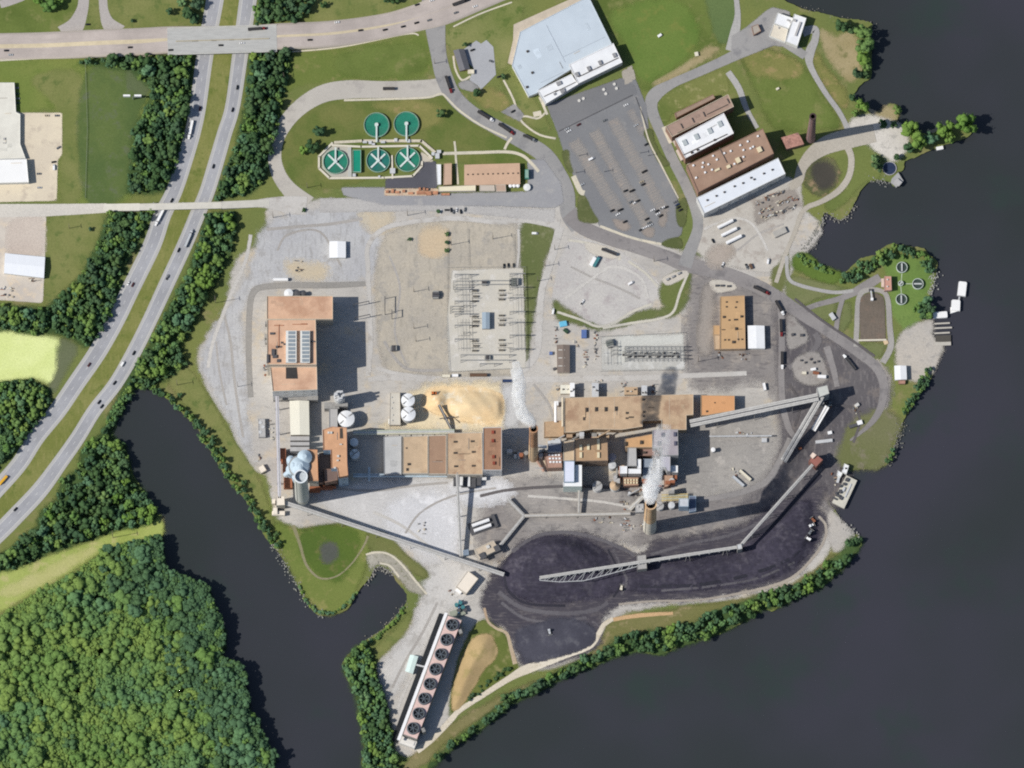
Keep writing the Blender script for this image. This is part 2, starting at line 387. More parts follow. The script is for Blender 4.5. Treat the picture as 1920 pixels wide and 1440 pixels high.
pat("lawn", [(-60,118),(120,112),(330,108),(300,250),(240,372),(118,378),(112,215),(40,210),(-60,200)], ground("west_lawn_grass", (110,126,54),(120,130,60),(104,120,50), big=.02, mid=.05, fade=5, edge=2.5))
pat("dry_grass", [(60,150),(150,140),(160,260),(150,370),(115,370),(112,215)], olive)
pat("lawn", [(160,140),(280,130),(250,250),(240,360),(160,370)], ground("darker_lawn_grass", (82,102,52),(96,112,56),(96,106,74), big=.03, mid=.06, fade=5, edge=2.5))  # darker green strip of lawn beside the tree belt
pat("bare_patch", [(240,126),(285,128),(275,178),(245,165)], ground("greyish_weeds", (104,116,86),(96,110,72), None, fade=5, edge=2.5), margin=6)
pat("lawn", [(90,410),(200,402),(165,500),(118,545),(88,570)], olive)
pat("meadow", [(-60,612),(0,612),(60,628),(118,640),(122,660),(100,715),(60,708),(-60,716)], lime, margin=6)
pat("meadow", [(112,640),(142,650),(126,690),(98,735),(92,728),(106,700)], ground("greyed_meadow_grass", (108,112,82),(98,106,72), None, fade=6, edge=2), margin=5)  # grey mosaic-seam tone along the meadow's east edge
pat("mown_strip", [(-60,1085),(30,1062),(100,1040),(165,1018),(210,1000),(250,985),(295,968),(304,990),(300,1004),(265,1012),(200,1028),(150,1060),(60,1110),(-60,1170)], strip)
pat("mown_strip", [(0,1110),(60,1080),(140,1040),(180,1030),(140,1060),(40,1112)], ground("straw_grass", (184,178,116),(170,172,94), None, fade=5, edge=2.5), margin=5)
pat("lawn", [(530,105),(620,96),(720,80),(790,66),(806,90),(808,120),(795,140),(740,150),(640,148),(560,160),(525,180),(520,150)], ground("verge_grass", (112,122,56),(96,114,46),(132,128,72), fade=4, edge=2.5))
pat("lawn", [(640,100),(780,85),(798,120),(760,140),(650,140)], lawn)
pat("lawn", [(500,-60),(760,-60),(730,22),(640,38),(590,42),(580,10)], olive)
pat("lawn", [(840,60),(900,35),(975,0),(970,60),(955,100),(940,130),(900,90),(850,95)], ground("rough_verge_grass", (112,122,60),(134,134,78),(92,110,48), fade=4, edge=2.5))
pat("lawn", [(545,215),(600,188),(700,188),(820,182),(850,200),(900,240),(960,270),(985,285),(1000,310),(990,340),(830,300),(640,350),(560,345),(532,300),(530,260)], ground("works_lawn_grass", (92,108,46),(116,118,60),(104,112,54), big=.025, mid=.05, fade=3, edge=2))
pat("dry_grass", [(700,195),(790,190),(830,215),(790,240),(740,210)], dry, margin=5)
pat("lawn", [(885,165),(915,165),(955,185),(945,207),(905,195),(885,178)], dry)
pat("lawn", [(940,130),(1000,185),(1030,240),(1012,245),(975,215),(950,175)], olive)
pat("lawn", [(1118,-60),(1310,-60),(1345,60),(1350,88),(1320,118),(1275,140),(1230,160),(1205,168),(1185,130),(1160,80),(1130,20)], lawn)
pat("dry_grass", [(1230,150),(1290,118),(1330,88),(1345,95),(1300,125),(1240,158)], tan, margin=6)
pat("lawn", [(1150,25),(1260,0),(1310,60),(1270,120),(1205,150),(1180,90)], ground("bright_lawn_grass", (92,118,46),(106,126,54),(116,126,56), fade=6, edge=3))
pat("lawn", [(1315,-60),(1372,-60),(1376,40),(1362,80),(1340,60)], ground("dark_lawn_grass", (92,112,62),(100,118,66), None, fade=4, edge=2))
pat("lawn", [(1225,190),(1300,150),(1355,133),(1365,165),(1345,178),(1270,208),(1245,232),(1228,212)], ground("weedy_grass", (120,124,64),(98,112,50),(150,144,92), mid=.1, fade=3, edge=2))
pat("lawn", [(1392,108),(1430,92),(1480,108),(1518,140),(1560,205),(1575,236),(1540,242),(1455,240),(1420,170)], lawn)
pat("dry_grass", [(1395,105),(1440,95),(1500,120),(1490,145),(1420,140)], dry, margin=6)
pat("bare_earth", [(1540,60),(1570,70),(1600,62),(1612,128),(1595,150),(1570,130),(1550,100)], tan, margin=6)
pat("bare_earth", [(1530,100),(1550,130),(1585,175),(1580,200),(1555,170),(1530,130)], dry, margin=6)
pat("bare_earth", [(1640,218),(1668,200),(1680,208),(1676,228),(1650,228)], tan, margin=5)
pat("lawn", [(1592,272),(1625,272),(1645,300),(1650,330),(1615,345),(1590,375),(1560,395),(1550,380),(1585,355),(1598,320)], ground("bank_grass", (112,122,60),(98,112,52),(140,140,92), fade=3, edge=2))
# ------------------------------------------------------------------ works yard, coal dust, sand
gravel = ground("yard_gravel", (194,189,181),(180,175,168),(202,186,160), big=.014, mid=.035, fade=4, edge=3, finevar=.12, c3lo=.5, c3hi=.7, tracks=((160,156,150),(1,3,1, .6), .5))
pat("gravel_yard", [(505,392),(560,380),(700,372),(1000,372),(1100,400),(1250,460),(1340,480),(1440,400),(1500,395),(1540,430),(1515,470),(1480,520),(1500,600),(1600,640),(1660,690),(1668,740),(1650,790),(1600,840),(1575,880),(1556,940),(1570,975),(1560,1020),(1520,1080),(1430,1120),
 (1240,1135),(1150,1160),(1120,1210),(1060,1245),(980,1252),(950,1190),(905,1160),(860,1240),(845,1300),(840,1345),(810,1392),(782,1412),(758,1416),(738,1402),(732,1375),(728,1330),(718,1300),(709,1268),(713,1235),(742,1203),(772,1160),(790,1122),(802,1085),(798,1068),(762,1040),(740,1015),(720,1000),(692,1000),(675,990),(630,980),(562,988),(517,965),(512,938),(500,890),(475,880),(457,850),(442,827),(435,802),(410,765),(385,720),(375,692),(370,665),(395,622),(425,572),(432,530),(447,485),(480,462),(502,420)], gravel, cell=3)
pat("gravel_yard", [(380,665),(440,560),(470,500),(495,430),(560,400),(690,400),(690,520),(470,540),(462,740),(470,850),(440,800),(400,730)], ground("grey_gravel", (190,190,190),(178,178,180),(168,166,164), big=.03, mid=.07, fade=6, edge=4, tracks=((150,148,146),(4, .7,1, .5), .5)))
coaldust = ground("coal_dusted_gravel", (146,140,136),(130,125,123),(158,150,142), big=.018, mid=.06, fade=12, edge=6, tracks=((92,88,92),(1,4,1, .3), .55))
pat("coal_dusted_yard", [(1290,480),(1345,520),(1430,545),(1500,600),(1600,660),(1660,700),(1660,760),(1620,830),(1570,880),(1560,950),(1540,990),(1450,1010),(1300,1015),(1180,1020),(1090,1000),(1000,1010),(930,1050),(900,1040),(905,960),(960,905),(1060,900),(1200,940),(1300,930),(1400,900),(1450,830),(1440,720),(1300,720),(1290,560)], coaldust, cell=3)
pat("coal_dusted_yard", [(1460,560),(1540,620),(1640,690),(1655,760),(1600,860),(1560,940),(1480,960),(1390,960),(1450,880),(1470,780)], ground("dark_coal_dust", (104,100,102),(92,88,92),(122,114,110), big=.02, mid=.06, fade=12, edge=6, tracks=((138,132,130),(3,1,1, .9), .5)), cell=3)
pat("coal_dusted_yard", [(1290,800),(1380,785),(1445,790),(1452,840),(1420,900),(1350,925),(1285,930),(1280,870)], ground("greyed_gravel", (168,163,156),(152,148,143),(182,176,168), big=.03, mid=.06, fade=10, edge=5, tracks=((132,128,126),(1,3,1, .5), .5)))
pat("coal_dusted_yard", [(940,905),(1060,900),(1180,905),(1200,960),(1180,1010),(1090,995),(1010,1000),(960,960)], ground("worn_coal_ground", (160,154,149),(142,138,135),(118,114,114), big=.03, mid=.06, fade=8, edge=5, tracks=((176,170,162),(1,5,1, .1), .6)), cell=3)
sandy = ground("sandy_soil", (200,184,156),(194,184,164),(206,188,158), big=.03, mid=.08, fade=8, edge=5)
for p in ([(730,430),(790,425),(835,430),(840,470),(800,480),(780,460)],[(740,590),(800,540),(840,560),(835,600),(760,610)],[(860,440),(950,440),(960,500),(880,500),(850,480)],[(540,490),(610,500),(610,520),(555,520)],[(855,515),(880,520),(890,680),(860,690)],[(675,400),(700,395),(735,400),(720,435),(690,430)]):
    pat("sandy_patch", p, sandy, margin=6)
buff = ground("buff_gravel", (190,180,162),(178,170,156),(168,162,152), big=.03, mid=.07, fade=5, edge=3, tracks=((152,146,134),(3,1,1, .3), .45))
pat("gravel_lot", [(712,470),(760,425),(850,415),(940,425),(970,445),(975,690),(940,702),(760,700),(720,680),(708,600)], buff)
pat("gravel_pad", [(1065,455),(1100,450),(1160,470),(1225,520),(1240,545),(1215,575),(1180,585),(1150,605),(1120,608),(1065,585),(1038,560),(1045,505)], ground("pale_pad_gravel", (196,192,186),(186,182,178),(176,168,166), big=.03, mid=.08, fade=3, edge=2))
pat("sandy_patch", [(800,428),(835,432),(835,475),(795,478),(788,450)], ground("ochre_sand", (206,182,148),(196,180,152), None, fade=7, edge=3), margin=5)
ash = ground("white_ash", (212,212,214),(200,200,202),(224,224,226), big=.03, mid=.06, fade=12, edge=5)
pat("ash_covered_yard", [(600,930),(700,905),(850,905),(862,990),(852,1060),(800,1055),(720,1000),(640,965)], ground("pale_ash_gravel", (202,200,198),(192,190,188),(210,208,206), fade=10, edge=5))
pat("ash_covered_yard", [(735,950),(800,925),(850,940),(858,990),(850,1035),(810,1035),(760,1005),(730,985)], ash)
pat("ash_covered_yard", [(800,1075),(850,1050),(900,1080),(880,1120),(830,1150),(790,1220),(740,1300),(725,1290),(720,1250),(770,1180),(795,1120)], ground("pale_concrete_gravel", (204,200,194),(192,190,186),(180,176,170), fade=8, edge=4))
pat("ash_covered_yard", [(850,910),(940,905),(960,930),(900,945),(860,940)], ash, margin=6)
# green places inside the works
pat("lawn", [(985,415),(1010,412),(1035,430),(1038,450),(1020,490),(1010,540),(998,600),(990,650),(985,690),(982,600),(978,520),(976,450)], ground("inner_grass", (106,112,66),(96,106,58),(128,128,90), fade=4, edge=2))
pat("lawn", [(1040,565),(1070,585),(1115,610),(1150,612),(1200,585),(1240,580),(1275,550),(1282,510),(1295,520),(1285,570),(1265,590),(1200,602),(1130,618),(1080,605),(1045,595)], ground("ditch_grass", (104,112,62),(92,104,54),(122,120,76), fade=4, edge=2))
pat("lawn", [(1245,525),(1285,510),(1278,560),(1255,580),(1238,555)], ground("corner_grass", (100,112,54),(108,114,62), None, fade=4, edge=2), margin=5)
pat("dry_grass", [(330,690),(352,690),(400,760),(440,830),(480,890),(505,950),(515,985),(545,1000),(560,1050),(580,1110),(605,1145),(570,1110),(520,1020),(480,955),(425,880),(380,810),(340,750),(318,720)], olive)
pat("lawn", [(515,985),(562,995),(640,985),(690,1000),(685,1060),(665,1110),(640,1145),(605,1150),(575,1115),(540,1050)], ground("basin_grass", (116,126,58),(104,120,50),(136,134,72), fade=4, edge=2))
pat("lawn", [(570,995),(640,988),(675,1010),(660,1060),(630,1090),(590,1070),(565,1030)], ground("basin_floor_grass", (88,108,40),(78,100,38),(110,110,58), fade=5, edge=3))
pat("pond", [(605,1022),(622,1018),(632,1030),(628,1048),(612,1055),(603,1042)], ground("murky_pond", (92,92,90),(82,88,78), None, fade=5, edge=2), margin=5)
pat("lawn", [(690,1000),(725,1005),(762,1042),(802,1075),(795,1085),(760,1065),(700,1035)], ground("slope_grass", (102,112,56),(116,116,66), None, fade=4, edge=2))
pat("lawn", [(770,1150),(760,1185),(720,1225),(700,1240),(690,1230),(735,1185)], olive, margin=5)
pat("lawn", [(905,1165),(935,1180),(955,1210),(968,1250),(930,1290),(870,1325),(850,1335),(846,1310),(862,1230),(885,1180)], ground("mound_grass", (112,118,58),(94,106,44),(136,130,78), fade=3, edge=2))
pat("dry_grass", [(1150,1165),(1250,1145),(1380,1125),(1470,1100),(1540,1060),(1560,1040),(1570,1060),(1440,1120),(1320,1170),(1200,1200),(1120,1235),(1000,1285),(850,1380),(790,1435),(760,1436),(830,1370),(950,1300),(1090,1240),(1130,1190)], ground("bank_weeds", (136,128,84),(118,118,66),(156,140,100), fade=4, edge=3))
pat("lawn", [(1600,790),(1650,770),(1688,790),(1672,830),(1655,872),(1600,878),(1570,860),(1580,830)], ground("riverside_grass", (106,110,64),(114,114,76),(124,118,92), fade=6, edge=4))
pat("lawn", [(1452,440),(1475,470),(1478,510),(1465,545),(1448,540)], ground("verge_weeds", (116,120,74),(104,112,60), None, fade=4, edge=2), margin=5)
pat("lawn", [(1480,520),(1540,530),(1590,545),(1560,548),(1490,575),(1475,555)], ground("triangle_grass", (102,114,62),(120,122,78), None, fade=4, edge=2), margin=5)
pat("lawn", [(1505,582),(1565,568),(1560,590),(1540,600),(1520,595)], ground("triangle_grass", (102,114,62),(120,122,78)), margin=4)
pat("lawn", [(1582,572),(1592,572),(1594,600),(1580,620),(1575,610)], ground("triangle_grass", (102,114,62),(120,122,78)), margin=4)
pat("lawn", [(1612,648),(1655,645),(1650,668),(1625,672),(1610,660)], ground("triangle_grass", (102,114,62),(120,122,78)), margin=4)
pat("lawn", [(1660,490),(1690,480),(1740,495),(1748,520),(1735,560),(1725,595),(1712,625),(1690,610),(1672,580),(1668,530)], ground("terrace_lawn_grass", (102,130,58),(114,138,66),(94,118,56), fade=4, edge=2))
pat("bank_scrub", [(1490,480),(1512,475),(1540,498),(1575,512),(1565,530),(1535,525),(1500,510),(1486,495)], ground("bank_scrub_leaf", (84,110,40),(100,124,50), None, fade=4, edge=2), margin=5)
pat("pale_apron", [(1598,225),(1640,218),(1695,240),(1700,275),(1680,300),(1655,290),(1620,265),(1590,262)], ground("pale_shingle", (214,208,198),(198,192,182),(176,172,164), fade=4, edge=2, mid=.12))
pat("pale_apron", [(1692,625),(1745,600),(1748,630),(1768,650),(1758,676),(1745,700),(1720,715),(1690,700),(1680,660)], ground("tan_shingle", (192,183,170),(180,175,168),(168,163,156), fade=4, edge=2, mid=.12))
pat("pale_apron", [(1560,960),(1585,985),(1600,1005),(1590,1030),(1565,1035),(1555,1010),(1548,985)], ground("tan_shingle", (206,194,176),(192,186,176)), margin=4)
pat("pond", [(1512,310),(1530,298),(1560,300),(1575,322),(1568,345),(1545,365),(1522,362),(1508,340)], ground("weedy_pond_margin", (108,110,72),(92,98,60),(150,128,96), mid=.1, fade=3, edge=2), margin=5)
pat("pond", [(1525,312),(1545,303),(1565,318),(1565,340),(1545,355),(1528,340)], ground("brown_pond_water", (78,74,66),(70,68,62), None, fade=5, edge=2), margin=5)
patch("laydown_yard", [(1318,404),(1400,368),(1478,332),(1500,345),(1506,400),(1490,440),(1462,490),(1440,510),(1400,505),(1330,490),(1306,470),(1314,430)], ground("laydown_gravel", (194,188,178),(184,178,168),(170,160,150), big=.03, mid=.06, fade=3, edge=2, finevar=.1), curve=False)
patch("laydown_yard", [(1415,380),(1490,350),(1502,385),(1420,420)], ground("scrap_yard_soil", (150,142,134),(160,150,140),(126,118,112), mid=.15, fade=4, edge=2, finevar=.2), curve=False)
# undergrowth below the tree belts
BELT_W1 = [(150,118),(205,108),(290,108),(362,104),(359,150),(355,200),(347,240),(338,285),(325,325),(305,360),(240,362),(246,300),(250,250),(268,215),(290,170),(240,130)]
BELT_W2 = [(205,402),(285,398),(272,430),(250,470),(222,525),(228,535),(212,575),(214,595),(177,640),(160,650),(125,630),(95,622),(60,626),(-30,612),(-30,572),(82,580),(115,555),(150,520),(185,455)]
BELT_W3 = [(-30,720),(60,712),(95,735),(92,760),(72,792),(45,830),(18,855),(-30,900)]
BELT_M1 = [(470,106),(545,96),(541,130),(527,200),(518,260),(505,300),(495,335),(470,362),(402,376),(415,340),(440,285),(460,200),(467,140)]
BELT_M2 = [(385,403),(440,398),(441,445),(422,500),(392,545),(368,600),(341,650),(347,682),(315,710),(285,722),(262,720),(240,745),(215,790),(206,812),(192,815),(215,760),(245,700),(275,655),(312,590),(350,515),(378,445)]
BELT_C = [(190,815),(206,816),(230,834),(238,852),(243,880),(250,900),(268,922),(280,945),(296,970),(270,985),(215,992),(180,1008),(130,1024),(80,1042),(40,1062),(-30,1080),(-30,1050),(20,1030),(68,990),(78,962),(108,935),(115,905),(148,880),(150,850),(172,828)]
WOOD_D = [(-40,1180),(0,1162),(60,1124),(100,1102),(140,1082),(165,1060),(200,1034),(265,1016),(303,1008),(302,1045),(312,1074),(345,1086),(384,1098),(391,1114),(400,1135),(410,1160),(421,1186),(419,1210),(416,1236),(440,1245),(456,1268),(460,1305),(467,1340),(480,1352),(504,1404),(514,1418),(511,1440),(506,1475),(-40,1475)]
BELT_F = [(648,1238),(668,1217),(686,1207),(702,1232),(700,1260),(712,1290),(722,1320),(734,1370),(738,1405),(748,1440),(745,1475),(684,1475),(680,1430),(683,1405),(676,1355),(668,1305),(653,1275),(644,1252)]
BELT_G = [(800,1446),(835,1402),(862,1382),(905,1350),(955,1305),(1010,1280),(1055,1255),(1085,1240),(1125,1225),(1150,1200),(1185,1190),(1240,1180),(1290,1172),(1350,1145),(1400,1128),(1440,1112),(1500,1095),(1545,1065),(1580,1030),(1598,1008),(1614,1008),(1614,1020),(1590,1055),(1566,1076),(1538,1100),(1508,1112),(1465,1135),(1430,1141),(1398,1163),(1330,1194),(1280,1210),(1235,1227),(1200,1220),(1150,1231),(1080,1259),(1010,1295),(958,1319),(905,1363),(860,1393),(835,1410),(806,1440)]
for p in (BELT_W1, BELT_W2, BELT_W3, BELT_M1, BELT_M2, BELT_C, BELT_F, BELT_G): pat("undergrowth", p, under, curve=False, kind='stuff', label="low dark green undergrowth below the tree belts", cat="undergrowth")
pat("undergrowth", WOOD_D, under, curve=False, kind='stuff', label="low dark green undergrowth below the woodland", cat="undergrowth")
print("ground layers top", LZ[0])
# ------------------------------------------------------------------ roads
conc = ground("pale_road_gravel", (198,194,188),(188,184,178),(176,170,162), big=.03, mid=.08, fade=1.6, edge=.7, ribbon=True, finevar=.1)
dust = ground("dusty_road", (150,145,143),(138,133,132),(126,122,122), big=.02, mid=.06, fade=1.6, edge=.7, ribbon=True, finevar=.1)
pave = ground("grey_paving", (158,156,154),(148,147,146),(136,135,136), big=.02, mid=.06, fade=1.2, edge=.4, ribbon=True, finevar=.08)
asph = ground("lot_asphalt", (134,135,137),(126,127,130),(146,144,142), big=.018, mid=.05, fade=1.2, edge=.4, finevar=.08, c3lo=.56, c3hi=.72)
shade = ground("shadowed_asphalt", (98,98,106),(88,88,96), None, fade=1.2, edge=.4, finevar=.08)  # asphalt with the shadows lying on it mixed into the colour
cream = ground("cream_concrete", (216,206,182),(206,198,178),(190,184,168), big=.05, mid=.12, fade=1.0, edge=.3, ribbon=True, finevar=.06)
hw = road_mat("highway_concrete", (164,165,170),(184,182,178), thr=.62, lanes=(0.0,))
SB = [(412,-60),(403,0),(384,105),(371,200),(361,250),(345,305),(326,360),(304,405),(285,460),(246,540),(217,600),(183,660),(142,720),(108,770),(68,820),(36,870),(-8,920),(-70,985)]
NB = [(474,-60),(465,0),(450,105),(436,200),(421,250),(405,305),(388,360),(369,405),(346,460),(309,540),(281,600),(251,660),(216,720),(177,770),(146,820),(111,870),(74,920),(27,970),(-5,1002),(-70,1062)]
med = [((a[0] + b[0]) / 2,(a[1] + b[1]) / 2) for a, b in zip(SB[:17], NB[:17])]
ribbon("median_grass", med + [(10,950),(-40,1000)],[38] * 17 + [44,44], ground("median_dry_grass", (114,120,54),(130,130,68),(102,114,48), big=.03, mid=.1, fade=2.5, edge=1, ribbon=True, tracks=((160,150,92),(4,1,1,1.1), .3)), soft=True)
ribbon("highway_road", SB, [34,33,32,31,30,30,31,33,34,34,34,34,33,33,32,31,31,32], hw)
ribbon("highway_road", NB, [34,33,30,28,28,29,29,29,29,29,28,28,27,27,28,29,32,33,33,33], hw)
# side roads north
ar = road_mat("arterial_concrete", (186,174,166),(196,184,170), thr=.9, lanes=(), edge_line=False)
ribbon("ramp_road", [(158,-60),(157,0),(152,25),(140,50),(120,66)],[20,20,24,34,40], ground("ramp_concrete", (182,176,170),(172,164,160), None, fade=1.2, edge=.4, ribbon=True))
ribbon("ramp_road", [(192,-60),(193,0),(196,25),(204,45),(222,62)],[16,16,18,26,36], ground("ramp_concrete", (182,176,170),(172,164,160)))
ribbon("ramp_road", [(0,8),(20,2),(50,-12),(80,-50)], 16, ground("ramp_concrete", (182,176,170),(172,164,160)))
ribbon("access_road", [(835,160),(800,166),(720,168),(650,168),(600,178),(555,208),(524,250),(515,290),(522,325),(542,355),(575,385)],[34,34,33,36,34,30,27,25,27,30,40], ground("loop_road_concrete", (192,186,176),(184,178,168),(174,168,160), fade=1.2, edge=.4, ribbon=True, finevar=.07), cols=4)
ribbon("access_road", [(812,-10),(815,40),(822,100),(833,145),(852,182),(885,212),(930,238),(975,262),(1020,290),(1045,325),(1062,360),(1066,400),(1085,425)],[44,40,30,32,30,28,28,30,32,32,30,30,34], pave)
ribbon("access_road", [(1066,400),(1095,428),(1150,450),(1185,460),(1250,482),(1285,496),(1360,514),(1435,544),(1502,588),(1552,620),(1602,655),(1640,685),(1655,712),(1657,735),(1652,762),(1640,785),(1620,806),(1594,826)],[32,28,26,26,26,28,28,26,24,22,20,18,17,16,14,12,8,4], dust)
ribbon("service_road", [(1432,72),(1400,92),(1365,110),(1310,135),(1262,156),(1228,178),(1222,205),(1242,255),(1262,300),(1285,345),(1304,392),(1308,430),(1292,475),(1284,500)],[40,26,20,18,18,26,22,20,20,20,20,20,24,26], pave)
ribbon("service_road", [(1376,-60),(1381,0),(1383,30),(1378,60),(1368,95)],[10,10,12,18,16], ground("pale_lane", (176,174,170),(166,164,162), None, fade=1.2, edge=.4, ribbon=True))
patch("service_apron", [(1372,68),(1395,55),(1440,18),(1450,14),(1480,22),(1490,90),(1450,85),(1400,105),(1372,112)], pave, curve=False, margin=4)
ribbon("service_road", [(1505,60),(1528,55),(1528,75),(1518,100),(1520,125),(1545,170),(1572,208),(1585,232),(1592,250)],[20,14,14,18,12,10,10,10,14], ground("pale_lane", (176,174,170),(166,164,162)))
ribbon("service_road", [(1440,60),(1480,85),(1510,105)],[16,18,16], pave)
lane = ground("pale_dirt_lane", (186,178,164),(176,168,154), None, fade=1.6, edge=.7, ribbon=True)
ribbon("gravel_lane", [(1640,250),(1600,258),(1555,270),(1525,288),(1505,312),(1496,340),(1480,352)],[34,38,36,28,20,18,14], lane)
ribbon("gravel_lane", [(1585,268),(1596,295),(1592,330),(1572,358),(1540,378),(1515,388),(1502,402),(1490,435),(1470,485),(1455,530)],[14,12,12,12,10,10,9,8,8,8], lane)
ribbon("gravel_lane", [(1365,135),(1385,165),(1400,205),(1420,240)],[12,12,10,8], ground("pale_lane", (176,174,170),(166,164,162)))
ribbon("gravel_lane", [(1500,585),(1530,572),(1580,558),(1625,535),(1650,520)],[12,10,12,18,16], dust)
ribbon("gravel_lane", [(1475,480),(1478,520),(1500,535),(1560,548),(1600,545)],[7,7,7,7,7], ground("pale_lane", (176,174,170),(166,164,162)))
ribbon("gravel_lane", [(1605,650),(1607,600),(1610,560),(1622,545),(1650,545),(1664,560),(1668,610),(1670,650),(1655,680)],[10,10,10,10,9,10,11,12,12], ground("basin_lane", (170,166,160),(158,154,150), None, fade=1.2, edge=.5, ribbon=True))
ribbon("gravel_lane", [(1565,635),(1572,590),(1580,560)],[10,9,9], dust)
ribbon("haul_road", [(1455,545),(1464,580),(1466,640),(1465,700),(1468,760),(1478,800),(1490,820)],[12,12,12,12,12,12,9], dust)
ribbon("haul_road", [(1478,690),(1520,662),(1535,640),(1528,625)],[10,10,12,12], ground("dark_dusty_road", (124,120,120),(114,110,112), None, fade=2, edge=1, ribbon=True))
ribbon("haul_road", [(1550,650),(1562,690),(1570,725)],[14,12,10], dust)
ribbon("haul_road", [(1482,822),(1462,865),(1440,900),(1400,920),(1350,932),(1300,940)],[12,12,13,12,11,9], ground("grey_haul_road", (154,149,146),(142,138,136), None, fade=2, edge=1, ribbon=True))
ribbon("plant_street", [(690,712),(740,708),(850,712),(960,712),(1100,710),(1220,708),(1300,704),(1400,700)],[9,12,12,13,12,11,10,9], conc)
ribbon("plant_street", [(1050,425),(1030,500),(1016,545),(1011,610),(1006,660),(985,690),(960,705)],[16,14,13,13,14,14,10], conc)
ribbon("plant_street", [(690,705),(695,640),(692,560),(690,500),(690,462),(715,432),(760,418),(850,409),(930,416),(985,412),(1050,420)],[10,9,9,9,9,10,9,10,10,12,22], conc)
ribbon("plant_street", [(705,690),(740,700),(800,708)],[8,8,8], conc)
ribbon("plant_street", [(600,385),(700,385),(820,388),(920,396),(1040,405)],[28,26,18,18,26], ground("pale_yard_concrete", (184,181,177),(176,173,170), None, fade=4, edge=1.5, ribbon=True))
ribbon("plant_street", [(470,745),(466,660),(468,580),(474,550),(490,539),(540,535),(620,535),(685,532)],[10,11,11,12,12,12,12,10], ground("worn_asphalt_loop", (156,152,146),(146,143,138), None, fade=1.4, edge=.5, ribbon=True))
patch("asphalt_yard", [(640,352),(722,352),(722,365),(990,360),(990,300),(1020,300),(1052,345),(1056,380),(1040,390),(940,386),(720,384),(645,366)], ground("plant_asphalt", (158,158,160),(148,148,152),(168,166,164), fade=1.5, edge=.6, finevar=.08), curve=False, margin=4)
patch("asphalt_yard", [(791,303),(817,303),(820,353),(723,353),(723,334),(776,331)], shade, curve=False, margin=3)
patch("concrete_strip", [(721,354),(822,354),(822,366),(721,367)], ground("tan_concrete", (212,190,160),(200,178,152),(188,150,128), mid=.2, fade=1.0, edge=.4), curve=False, margin=3)
# parking lot
LOT = [(1025,197),(1085,175),(1165,147),(1192,150),(1212,200),(1216,245),(1240,312),(1265,362),(1282,402),(1277,440),(1248,457),(1236,458),(1185,446),(1125,424),(1092,365),(1062,300),(1045,247)]
patch("parking_lot", LOT, asph, curve=False, margin=3)
patch("parking_lot", [(1025,197),(1085,175),(1165,147),(1190,160),(1195,176),(1048,245)], ground("forecourt_asphalt", (128,128,130),(120,121,124), None, fade=1.0, edge=.3, finevar=.08), curve=False, margin=3)
patch("concrete_pad", [(1165,135),(1185,122),(1193,148),(1172,160)], ground("pad_concrete", (178,170,156),(170,162,150), None, fade=.8, edge=.2), curve=False, margin=2)
worn = ground("worn_stall_paint", (146,141,136),(140,137,135),(156,146,138), mid=.2, fade=5, edge=3, finevar=.1)
ROWS = [((1077,266),(1158,392),19),((1115,248),(1214,424),17),((1150,226),(1246,400),18),((1182,208),(1206,250),10)]
for a, b, wd in ROWS:
    d = Vector((b[0] - a[0], b[1] - a[1])).normalized(); nn = Vector((-d.y, d.x)) * wd / 2
    patch("worn_stalls", [(a[0] + nn.x, a[1] + nn.y),(b[0] + nn.x, b[1] + nn.y),(b[0] - nn.x, b[1] - nn.y),(a[0] - nn.x, a[1] - nn.y)], worn, curve=False, margin=3, cell=1.5)
for p in ([(1150,412),(1175,418),(1182,428),(1165,430)],[(1205,430),(1225,430),(1222,445),(1210,440)],[(1240,402),(1250,400),(1246,424),(1236,420)]): patch("worn_stalls", p, ground("brown_gravel_spill", (156,144,134),(146,138,131), None, fade=3, edge=2), margin=3, cell=1.2)
LOTZ = LZ[0] + .012
mb = MB()
for a, b, wd in ROWS:
    a_, b_ = G(*a), G(*b); L = (b_ - a_).length; d = (b_ - a_).normalized(); c = Vector((math.cos(R(27)), math.sin(R(27)), 0))
    for i in range(int(L / 2.7)):
        p = a_ + d * (i * 2.7); p.z = LOTZ
        t = Vector((-c.y, c.x, 0)) * .09; e = c * (wd * SCALE * .5)
        mb.add([p - e - t, p + e - t, p + e + t, p - e + t],[(0,1,2,3)])
tag(mb.build("parking_markings", surf("faded_stall_paint", (186,174,158), .2,1.0)), kind="structure")
mb = MB()
for a, b in (((1048,246),(1186,178)),((1192,182),(1214,240))):
    mb.beam(G(*a, LOTZ + .16), G(*b, LOTZ + .16), .8, .16)
tag(mb.build("kerb", surf("dark_kerb", (88,88,92))), kind="structure")
patch("planted_island", [(1207,248),(1222,243),(1226,262),(1238,288),(1256,308),(1238,308),(1222,280)], ground("island_grass", (98,104,60),(86,94,52),(112,112,72), fade=1.5, edge=.6), margin=3, cell=1.2)
patch("planted_island", [(1085,370),(1095,365),(1112,398),(1122,415),(1105,418),(1085,410)], ground("island_grass", (98,104,60),(86,94,52)), margin=3, cell=1.2)
patch("planted_island", [(1055,285),(1066,283),(1068,300),(1074,322),(1066,320),(1058,305)], ground("island_grass", (98,104,60),(86,94,52)), margin=3, cell=1.2)
patch("planted_island", [(1240,457),(1258,447),(1275,448),(1278,464),(1255,464)], ground("island_grass", (98,104,60),(86,94,52)), margin=3, cell=1.2)
patch("planted_island", [(1268,390),(1282,372),(1288,385),(1284,420),(1272,422)], ground("island_grass", (98,104,60),(86,94,52)), margin=3, cell=1.2)
